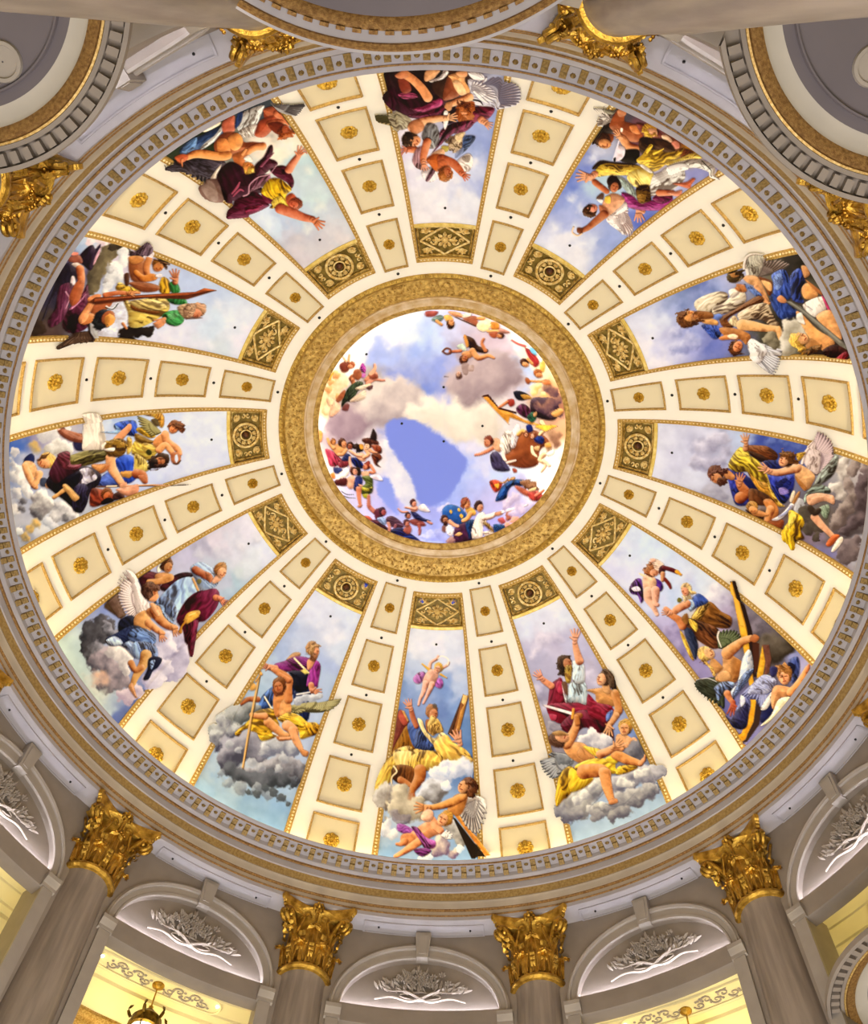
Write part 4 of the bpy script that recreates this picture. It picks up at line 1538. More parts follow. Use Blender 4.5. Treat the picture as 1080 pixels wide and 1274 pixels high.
FR = {}
FR[6] = ('fresco of a bearded man in yellow and blue holding a cross', '''
O 430 740 3.639
T -0.6 -0.8
E 330,180 d8dcec 480,180 d4daee 310,260 d6daea 500,260 ccd4ea 420,230 dcdef0 540,300 d4d8ec 290,330 b4c2e0 250,420 7f98c8 330,440 8ea2d0 450,420 7c96cc 540,430 b0c0e2 420,520 7088c0 560,520 7c98cc 230,560 6a84bc 540,640 6888bc 590,740 5a7cb4 400,700 7890c0 170,1050 a8bcd8 300,1000 b8c4d8 500,1050 8aa8d4 160,1170 7fa0d0 420,1180 8aa6d2 560,1180 88a8d6
B e4e6f4 b8c4e0 a.6 k.9 380,290,60 470,330,50 340,230,50 520,370,45
G painted_cherub |pink cherub with lilac drapery holding a ring
O 430 740 3.639
P b070b8 f40/26 306,376 330,352 360,352 352,384 334,402 312,396
P a45cae f60/24 396,388 430,376 442,404 430,424 404,412
L e8b8a0 w15/12/10 380,330 386,306 412,290 418,278
L e8b8a0 w14/11/9 424,340 446,326 462,316 466,306
L d8a838 w12/5 380,340 346,312
L d8a838 w10/4 430,360 458,376
P e8b4a0 s.45 372,346 398,336 420,352 412,386 386,420 354,414 350,384
L e6b09c w26/20/14/10 362,400 352,440 338,470 330,498
L e6b09c w26/20/14/10 392,404 378,436 366,462 352,490
H 418,334 e8b49c d8a848 r20 u-80 f110
L f0ecdc w4/4 s0 418,290 432,278 452,282 466,296 462,318
G painted_robed_man! |bearded man in yellow mantle and blue tunic looking up
V 0
O 460 840 6.75
P 7a3a30 s.3 232,330 268,292 330,390 300,460 200,640 170,650 210,470
P b85a48 s.3 236,330 268,292 322,388 280,420
Q c89858 266,294 290,300 330,384 318,392
P 8a5a18 f100/40/.6 s.3 190,640 250,520 320,420 380,560 360,660 200,680
P 3c5088 f110/46 320,410 400,360 460,420 540,600 520,640 440,640 370,600 330,500
P 4c62a0 f115/34 392,470 450,470 540,600 480,620 380,610
L b06848 w40/46/34 392,430 360,350 346,280
N d89878 348,290 g-112 l96
P 9a5c34 s.4 470,380 520,380 540,480 480,470
P d8b060 f95/22/.7 486,400 520,366 572,366 620,470 560,490 530,510 490,470
H 528,318 c08058 8c5c38 e4c070 r54 u-75 f-20
P 585048 s.1 a.7 528,250 545,238 566,252 560,276 534,276
Q 4a2c1c s.2 655,490 784,165 800,170 700,520
Q 8a5228 s.2 690,515 784,160 830,180 752,470 740,540
Q e4bc78 s.2 784,165 830,172 800,260 770,230
Q c89048 s.2 760,300 812,220 752,470 720,470
P f0dc9c f60/44/.6 400,366 440,380 470,460 540,530 600,480 640,510 560,580 520,570 440,470
P dcb054 f40/60/.8 540,560 640,500 700,560 800,620 850,680 860,740 640,720 560,640
P e4bc5c f60/52/.85 380,620 480,640 560,640 640,740 520,800 380,780 320,700
V 1
P e8c468 f105/66/.85 200,640 280,600 350,600 370,660 400,760 340,812 220,800 180,740
P dcb454 f115/44/.85 110,800 170,700 230,630 260,640 220,760 160,860 60,980
V 0
N d8a080 760,580 g-110 l130
O 450 940 6.0
V 1
P d0a848 f110/50/.85 s.35 190,30 280,0 300,60 240,160 150,270 90,270 120,150
V 0
P e8cc7c f95/60/.8 240,-20 380,-30 420,60 360,110 270,90
P d8b050 f100/40/.85 350,20 500,-40 620,60 500,110 420,110 380,140
P 70431c f100/36/.7 240,80 330,70 400,110 380,200 330,230 260,200 220,150
L f0e0b8 w14/12/10 s.2 240,80 262,120 226,160 222,210
L b87848 w50/40/34 290,180 330,200 360,220
L b8743c w90/84/52/44 436,110 430,170 380,250 370,290
P b06c44 s.4 390,280 396,320 340,365 300,352 320,310 350,284
G painted_cloud! |grey and white cloud under the seated man
O 450 940 6.0
V 0
B f6f6fc aab4d0 640,90,70 740,80,80 800,100,60 560,130,70 620,180,60 700,140,60
B dfe2ee 6a6668 520,240,90 470,290,70 590,250,70 560,310,60
B fafafe b4c0dc 620,120,50 560,110,40 630,230,46
V 1
B d8d4d0 6c625c 200,290,100 130,310,50 160,370,60
V 0
B e4dcc8 8a8072 290,280,80 250,400,80 340,400,90 420,430,80 430,350,60
B 9a94a0 50485a a.7 250,440,50 320,480,50 280,500,40
B f0f0f4 a8aec4 160,560,50 230,590,50 190,500,40
B d8d6d8 7c7a7c 700,570,70 740,640,50 650,520,50
B e8dcd4 6a5a7c 590,620,60 560,700,60 620,690,50 690,730,40
B f6f6fa b8c8e4 500,760,40 440,770,30 730,700,40
G painted_angel! |dark haired winged angel reaching to the left
O 450 940 6.0
Q 2a2018 s0 680,460 700,470 930,770 820,770
Q c8843c s.2 682,430 708,420 970,760 930,768
Q e8ac5c s0 700,424 710,420 972,758 960,764
W d8d4d0 6a6468 w52 800,310 930,370 934,440 910,520 880,590 830,570 780,520 750,460
P eceae6 s.4 790,300 900,316 938,370 930,420 890,350 820,340 760,380 750,360
P c88848 s.45 690,300 780,280 790,320 740,440 660,430 640,400
L d89c58 w56/62/44/36 750,310 660,352 560,382 490,386
N d89c68 500,386 g180 l110
H 772,230 d8a070 5c3420 r58 u-70 f190
P 64391e s.4 r4 770,190 830,176 876,220 876,300 820,316 790,260 800,220 f60/22/.7
G painted_cherub |cherub with purple sash looking up at the cloud
O 450 940 6.0
P 8a4a98 f20/30/.8 270,510 330,520 400,570 370,600 270,560
P e09c70 s.45 410,540 500,490 580,520 600,570 520,610 440,660 380,640 360,590
P d08858 s.45 300,590 370,580 400,620 380,670 310,670 290,640
L d89060 w50/40/26/18 320,640 290,660 260,660
L e0a070 w60/56/40/26 430,640 370,680 310,720 250,752
P 9a50a0 f55/36/.85 370,530 420,540 480,610 550,640 540,690 470,690 440,640 400,580
P 7a3888 f20/36/.8 390,700 470,690 520,710 470,750 420,740
L e4a47c w50/60/44/36 590,560 560,530 540,490 520,460
P f0bca0 s.4 440,460 470,410 510,400 536,430 520,480 470,490
H 614,476 e8ac80 c08a3c r56 u-60 f150
W f4f4f8 a0a4b8 w26 600,600 640,560 680,590 670,620
''')
FR[5] = ('fresco of a dark bearded man in crimson above a raised white sword', '''
O 600 700 3.5385
T -0.5 -0.85
E 200,200 d4daf0 330,170 dadef2 170,280 ccd4ee 300,260 d4d8ee 380,250 d4dcf0 190,400 b8b8d8 250,360 d0cce4 330,370 b4b0d0 420,380 b8b8d8 480,430 b0b0d2 240,480 a8a8c8 470,500 b0acc8 230,600 8c8aa8 280,700 9c98a8 600,640 98a4cc 650,720 7c94cc 640,830 78788c 330,800 8c8898 350,1000 a8a8b0 400,1200 9cb4d8 600,1150 a0b8dc 780,1040 98b0d4 820,1000 90a8d0
B dcd8ec a8a6c6 a.8 k.7 270,350,50 240,390,40 330,340,40 220,420,30 470,490,40 520,540,40 240,560,40 270,640,40
G painted_robed_man! |dark bearded man in white tunic and crimson robe, arm raised
V 0
O 660 760 7.714
P 6a1428 f110/70/.8 190,720 250,660 300,650 330,800 340,900 260,1000 160,950 170,860
P a03048 f100/50/.6 250,690 300,680 330,800 260,780
P 801830 f20/80/.85 170,900 340,880 440,850 560,880 780,920 780,1080 320,1090 180,1000
P b04058 s.3 180,990 250,1000 240,1050 200,1050
L d89470 w64/54/44 200,720 130,670 100,640
N e0a084 120,660 g-130 l110
P c0d8e8 f80/48/.75 330,860 360,740 400,680 520,680 550,850 530,900 460,880 380,880
P d0e2f0 f100/40/.7 410,480 500,500 520,580 510,690 410,680 400,560
P e8eef4 f60/30/.5 a.9 300,700 330,800 350,880 330,860
P 70503c s.3 300,690 350,690 360,800 340,800
L d89c78 w80/62/44 470,480 440,380 424,300
N e0a88c 424,300 g-84 l130
P 3a2a20 s.35 r4 260,500 290,440 370,430 390,500 390,580 350,640 270,610 f90/26/.6
H 340,500 b87c58 3e2c20 a08038 r62 u-105 f-30
P a08438 f95/20/.8 330,550 390,550 386,680 340,680
P 8a6030 s.3 a.8 320,590 380,620 370,660
O 660 890 6.0
P 5a1024 f60/60/.8 230,60 320,-20 420,-40 570,20 620,130 600,210 420,90 330,140 240,110
V 1
G painted_woman! |bare shouldered woman with long brown hair
V 1
O 660 760 7.714
P 3a2c24 f100/30/.7 700,560 780,580 830,680 860,860 820,850 780,740 720,700
P c89058 s.45 540,760 660,740 720,740 800,770 850,860 780,920 640,880 620,800
L c88c54 w90/84/64/50 820,800 850,940 800,1010 740,1080
V 0
P 701428 f30/60/.8 550,800 640,880 780,920 740,1080 560,1000
P 5870b8 f100/40 730,990 790,950 780,1020 730,1060
V 1
P d0a070 s.3 690,700 750,690 760,790 700,770
H 700,650 dca880 5c4430 r70 u-75 f185
P 544030 f70/26/.8 s.4 r3 690,570 740,555 800,610 830,720 760,740 750,640
V 0
O 660 890 6.0
L d09c6c w50/40/34 640,0 600,60 580,90
N d8a478 590,60 g100 l100
G painted_cherub |curly haired cherub with folded hands
O 660 890 6.0
P d8a070 s.45 640,150 700,140 760,180 740,240 650,240
L dca478 w54/48/36 770,190 740,230 700,220
L dca478 w60/44/34 790,210 800,240 740,220
P dca478 s.4 710,180 740,160 760,190 730,230
H 704,96 e0a878 c89848 r54 u-90 f100
G painted_cloud! |heaped grey cloud that carries the seated angel
O 660 890 6.0
V 0
B 90909c 50505c 790,230,60 760,270,60 830,240,50 840,300,50
B f4f2f4 9c9cb0 400,190,60 470,150,60 560,190,60 500,220,50
B b4b0bc 706c80 160,80,50 200,110,40
V 1
B d0d0d8 66667a 890,430,90 960,420,60 1000,430,40 830,450,90 740,470,90 650,520,90 920,570,70
B c4c4c8 5a5a6c 860,590,60 760,600,80 640,640,80 560,720,60 680,700,60 780,640,60 880,550,60
B d8d8d4 70707c 330,620,80 290,640,60 440,560,90 500,520,70 400,640,80 520,700,60 380,720,80 300,700,60
B a4a4ac 5c5c70 230,720,60 280,770,50 340,740,60 620,740,60 500,740,60 710,720,60
B f0f0ec 9494a0 a.85 400,600,50 460,530,50 350,640,40 540,680,40 440,700,40 680,500,50 740,520,40 860,420,40 800,440,40
L 50586c w10/4 s0 a.5 600,480 560,560 520,610 440,690
L 50586c w8/4 s0 a.4 560,660 620,680 700,660 780,580
G painted_angel! |reclining angel in yellow drapery holding up the sword
V 1
O 660 890 6.0
W a4a8b0 50545c w44 320,340 80,350 90,390 110,430 150,470 190,476 210,440 140,300 190,290
B 9ca0a8 585c64 230,320,50 280,340,40
P d8aa28 f105/56/.85 300,380 360,440 330,540 250,640 200,690 190,600 230,430
V 0
P e4ba30 f120/56/.8 300,390 380,440 470,470 400,540 300,570 280,480
P d89c64 s.5 240,220 300,200 400,210 470,290 480,340 380,360 280,300
P c88c58 s.4 f60/40/.2 380,230 440,260 470,320 420,340 350,290
P e8c040 f60/40/.8 390,230 470,240 530,260 510,310 460,290
P e8be34 f160/60/.85 330,380 480,320 620,340 640,400 700,400 680,430 560,440 490,460 400,440
P e0b434 f20/50/.8 560,320 620,290 680,300 640,360 590,350
P e4ba34 f10/40/.8 660,380 760,370 800,390 720,430 640,440
L d8985c w80/70/50/40 640,290 720,330 790,350 820,360
L dca070 w34/28 820,360 864,310
L cf8c50 w110/96/72/46 400,420 500,410 550,430 570,540 606,640
P dca070 s.45 510,400 560,384 600,420 590,480 520,460
L d89860 w80/76/56/44 550,430 570,520 590,580 604,630
P d09060 s.4 590,630 640,620 650,650 590,664
L dca070 w64/58/44/36 520,290 570,270 630,240 680,250
N e0a878 610,240 g-30 l90
L dca068 w80/70/56/44 270,210 310,150 340,80 350,10
H 220,170 d8a078 5c4030 r62 u-160 f-60
P a88050 s.4 160,130 220,112 280,140 250,150 190,150
O 660 760 7.714
Q f4f0f4 s.1 120,902 150,902 400,970 396,1000 150,925
L d8a040 w26/26 s.4 412,945 402,1030
P 9a5c30 s.4 420,990 490,980 496,1020 430,1060
L b87840 w50/50 440,1020 450,1080
''')
FR[7] = ('fresco of a man in purple and an angel with a long staff', '''
O 230 710 3.64
T -0.3 -0.95
E 640,100 d4daf0 760,180 ccd6ee 560,200 ced4ec 680,280 d8dcee 480,280 a8b8dc 440,350 a4b6dc 560,290 b8c4e2 720,370 c4d0e8 640,420 a4b4dc 660,500 a8bada 350,460 b0c4dc 340,520 a0b8d4 620,650 b0c0e0 560,800 b0bedc 90,860 a8bcd4 70,930 90aed4 200,1000 98b4d8 400,1100 86a8d4 480,1000 a0b8d8 300,1050 8cacd4 250,930 b8c4d0
B d4d8ea b0bcdc a.6 k.8 560,260,50 620,330,50 690,240,50
G painted_man |bearded man in a purple tunic leaning to the right
O 270 790 6.75
P 2c3a78 f100/50/.7 500,360 640,340 760,440 740,500 640,500 520,450
P 4468b4 f110/40/.8 480,420 560,360 560,460 500,560 420,620 350,610 380,510
P 1c2858 f100/40/.6 640,480 780,440 770,700 700,690
L f0e8d0 w14/12 s.2 400,520 430,570 460,620
P c89c70 s.4 580,210 640,150 700,150 680,190 610,220
P 7a2874 f25/50/.85 480,250 560,220 660,180 760,190 830,230 760,330 660,300 560,310
P 101024 f80/60/.4 600,310 700,300 790,300 770,440 690,480 640,440 640,360
P 8a3080 f95/46/.85 790,240 830,210 870,260 850,400 840,440 790,420 750,420
P d89870 s.4 760,210 830,200 790,280 760,290
L f0e4bc w16/16 s.2 650,196 770,320
Q d8c870 s.2 700,300 740,280 770,320 740,330
L d08c64 w56/48/36 490,280 440,270 420,260
N d8987a 450,275 g-160 l90
L c88460 w50/46 790,420 800,470
N d0906c 790,460 g20 l90
H 812,130 d89c74 a4784c 8a5c3c r56 u-75 f0
P b08858 s.4 r4 f60/20/.6 756,140 780,90 840,70 880,90 830,110 800,180
G painted_cloud! |dark grey storm cloud under the angel
O 230 870 6.0
V 1
B b4b8bc 54585c 420,90,80 350,110,70 480,80,70 540,70,40 290,160,80 230,220,60 200,250,50 400,150,70
B c8ccd0 4c4c60 270,170,60 220,290,60 300,260,70 370,220,60 250,340,60
V 0
B b0b0c0 484858 420,310,90 330,360,90 480,300,80 400,410,100 300,450,80 520,380,90 560,440,80
B e0e2e6 70748a 660,330,90 740,340,80 800,370,70 620,350,60 700,300,60 600,390,60
B b4b4c0 44444e 700,480,80 640,500,70 780,500,80 850,500,60 860,580,50 740,560,80 560,540,80 460,560,80
B 6c707c 3c4048 330,510,70 420,560,70 520,600,80 640,590,80 740,600,60 820,620,40 560,640,60
B a8b0bc 70788a a.7 270,560,40 320,630,50 420,660,60 540,670,50 620,700,50
B 60666e 484e58 a.85 600,660,40 660,700,40 720,740,40 770,780,26 540,710,36 480,700,30
B c8ccd4 8c90a0 a.8 560,510,46 700,520,40 330,330,40 400,380,36 740,440,50 500,470,40 280,190,40 640,320,50 700,340,40
G painted_angel! |angel with olive wings seated in bright yellow drapery
O 270 790 6.75
V 1
L a8653c w50/40/30 340,540 260,540 200,580
W b0a878 4c4830 w36 620,600 1040,540 1030,570 1000,600 950,636 860,630 800,620 740,640 690,660 650,650
B d8dce4 9498a8 680,550,44 740,530,44 800,530,44 850,520,36
L f0f0f0 w14/10 s.2 670,500 780,480
V 0
P e0b428 f150/40/.85 150,820 240,740 300,700 320,760 220,800 180,850
P e8bc34 f20/50/.85 330,640 470,620 500,700 520,760 460,820 500,850 380,890 330,820 280,800 290,720
P c4824c s.5 490,460 540,440 600,540 620,640 560,690 490,680 470,560
P d89c64 s.4 540,560 600,540 625,640 560,690 520,660
L c88450 w70/60/54/46 600,540 600,440 610,380 560,330 500,300
L cc8858 w50/40/34 600,380 540,340 470,290
P 8a5030 s.4 r3 470,440 500,400 560,400 580,470 540,500 490,510
H 520,430 b87448 70401c r58 u-100 f100
P e8bc34 f15/50/.85 510,700 600,650 700,680 760,730 840,740 850,820 760,860 700,870 680,800 560,740
P d8a42c f60/44/.85 740,740 850,750 840,830 770,830
L d89c64 w80/72/54/40 430,730 490,780 550,830 600,840
L dca070 w90/84/56/40 590,760 640,800 660,860 700,940
P b06c3c s.4 500,850 600,850 610,870 530,890
L dca070 w30/26/20 640,860 590,870 530,870
L d0905c w60/48/40 400,680 340,680 290,670
O 230 870 6.0
L dca070 w56/50/38/30 800,230 830,310 860,360 890,410
P d0905c s.4 860,370 920,390 910,430 880,410
O 230 710 3.64
L d8b070 w9/9/8 s.3 338,470 300,660 262,890
L 6a4818 w3/3 s0 342,480 265,900
L e0b060 w14/14 s.3 330,452 345,468
P d8a860 s.4 285,525 300,506 320,516 318,538 296,542
L d8a860 w10/6 s.3 320,500 336,480
G painted_angel |
''')
FR[8] = ('fresco of a white winged angel with a chalice and a man in blue', '''
O 60 640 3.6
T 0.55 -0.8
E 900,60 d8d8ec 1000,160 d4daf0 820,140 ccd0e4 760,100 d0cce0 700,150 a8a8c4 620,180 b8b8d8 860,230 c4d0dc 930,200 d0d8e8 830,300 a8c0d4 760,280 b4bcd4 800,350 a8bcd4 720,460 a0a4bc 660,560 a8b0cc 240,430 8090c8 180,460 98a4cc 100,540 b8c8d4 90,600 b4c8d0 140,660 a8bcc8 200,800 b8c4cc 260,860 a0b0c8 320,900 5868a8 400,830 6878b0 460,780 8890bc 600,620 b4b0cc
B dcdcea b0b4cc a.7 k.8 860,140,50 760,180,50 680,170,40 930,110,40
G painted_cloud! |billowing lilac cloud with a dark shaded side
O 70 750 6.0
T 0.7 -0.6
V 1
B d8d4e8 8c88ac 880,260,90 930,330,80 900,420,90 840,500,90 800,560,60 900,520,70 820,420,90 960,400,50
B e8e4f0 a4a0c0 820,260,70 850,340,70 760,380,60 800,470,70 740,560,70 680,600,60
V 0
B d8ccd8 a094b0 520,680,60 600,680,50 480,690,40 540,730,50 600,640,50
B 64626a 2c2c34 250,190,60 340,130,60 400,170,50 240,270,70 330,250,80 300,200,60 220,330,50
B 9c9cac 38383f 380,180,44 420,230,40 300,330,70 260,390,60
B b4a8b4 4c4a58 350,420,90 420,500,90 280,460,70 440,590,80 370,620,70 500,560,60
B f4f0f0 a4a0a8 480,370,70 540,400,50 430,380,50 510,460,50 530,520,40 400,350,40
B dcb49c a09098 a.8 k.8 320,540,60 350,590,60 300,600,50
B c8c8cc 9cacb8 a.6 k.8 220,560,50 280,680,50 340,720,50 240,640,50 360,660,40
G painted_man! |young man in pale blue tunic and crimson mantle
O 130 690 6.353
V 0
P 4c1c24 f20/50/.7 225,140 340,130 440,160 440,250 340,330 300,280 260,180
P 40161e f30/50/.7 440,250 560,160 660,140 700,170 560,230 480,290
P 90a8d4 f110/60/.8 420,380 480,290 580,200 690,180 740,280 640,360 580,480 540,530 480,440
P 7c94c8 f115/40/.8 390,380 480,330 560,400 560,500 480,460
P 58102c f125/60/.85 570,510 640,370 740,290 880,270 910,340 880,430 800,520 740,540 720,640 690,790 650,760 620,600
V 1
P 6a1834 f100/40/.85 640,560 740,520 720,640 694,796 660,790
V 0
P 98b0d8 f40/44/.8 680,110 740,60 800,70 880,130 900,220 860,260 760,280 720,200
L a86040 w60/56/44 720,120 790,160 830,190
P b87450 s.4 800,140 840,150 860,190 830,220
P e0ac8c s.4 850,210 890,160 930,190 870,230
L d0a060 w16/16 s.3 700,190 740,280
P 6c6438 s.2 730,210 750,190 768,210 750,232
L d0845c w50/40 880,340 920,350
N d88c6c 905,345 g40 l80
H 922,130 e0a880 9c6c3c r52 u-60 f10
P 7c9cd0 f60/24/.8 400,390 470,410 480,470 540,530 570,560 500,530 440,450
O 130 690 6.353
Q 54402c s.2 0,350 90,280 170,480 130,510 0,420
Q 6c5448 s.2 10,350 80,290 160,480 110,500
P e8e4d0 s.2 420,90 440,70 450,120 420,140
P c08858 s.45 400,160 480,140 540,170 500,220 420,220
L c89058 w60/50/40 520,180 440,210 350,215
H 496,90 c08858 6a4024 r50 u-70 f40
G painted_angel! |white winged angel holding the chalice
O 130 690 6.353
V 1
W f0e6e6 8c7878 w34 340,410 150,120 110,170 90,220 96,270 104,320 116,370 136,420 170,470 200,500 240,496
P f4ecec s.35 150,120 210,130 270,220 310,320 360,400 330,440 280,470 250,440 230,300 190,200 f70/30/.25
V 0
P 1c2038 f40/50/.7 120,520 220,480 260,560 240,640 120,620
P d09c64 s.45 240,490 320,440 360,480 370,590 320,610 240,570
P b87c4c s.4 330,440 420,400 460,470 420,520 360,490
L cc8c58 w80/76/60/46 400,440 440,510 500,560 560,580
N d09464 540,570 g60 l80
L d89c68 w60/50/40 350,540 410,590 460,620
N d8986c 440,610 g70 l80
P e0a87c s.3 360,390 400,390 440,470 410,480
H 370,300 c88858 5c3c2c r66 u-100 f40
P 5a3a2c f70/24/.7 s.4 r3 310,290 340,240 420,240 440,280 390,300 370,360 330,350
P d89c70 s.4 350,360 410,310 430,330 400,370
Q d0983c s.5 620,520 690,450 740,470 750,490 650,550
P e0b050 s.5 630,510 660,460 740,440 756,470 700,520 650,545
L b07828 w18/14/30 s.4 640,530 610,570 600,610
L f0d890 w8/6 s0 670,480 720,460
P 6080c0 f35/40/.9 s.4 200,600 300,580 400,640 400,700 340,690 280,700 220,680
P 889ccc f60/34/.9 20,660 140,650 230,690 280,760 240,820 160,740
O 70 750 6.0
P 1c2444 f40/30/.7 370,270 440,230 560,170 640,190 580,260 480,310 400,320
P 6884c0 f30/40/.9 560,200 660,190 740,250 720,310 620,310 540,270
P 7c94cc f70/40/.9 590,290 730,310 760,380 740,420 690,380 620,420 570,380
P 98a8d0 f60/36/.9 370,280 440,250 500,300 440,320 400,310
L c0945c w84/70/54/36 670,390 650,460 600,540 570,610
P b8845c s.4 540,620 570,600 600,700 590,706 550,650
L b47c4c w50/44/40 560,450 590,500 640,480
P 1a1c30 s.3 690,420 740,400 790,420 760,480 720,510 690,570 650,570 680,500
P 8098c8 f60/24/.8 700,440 740,430 710,500
''')
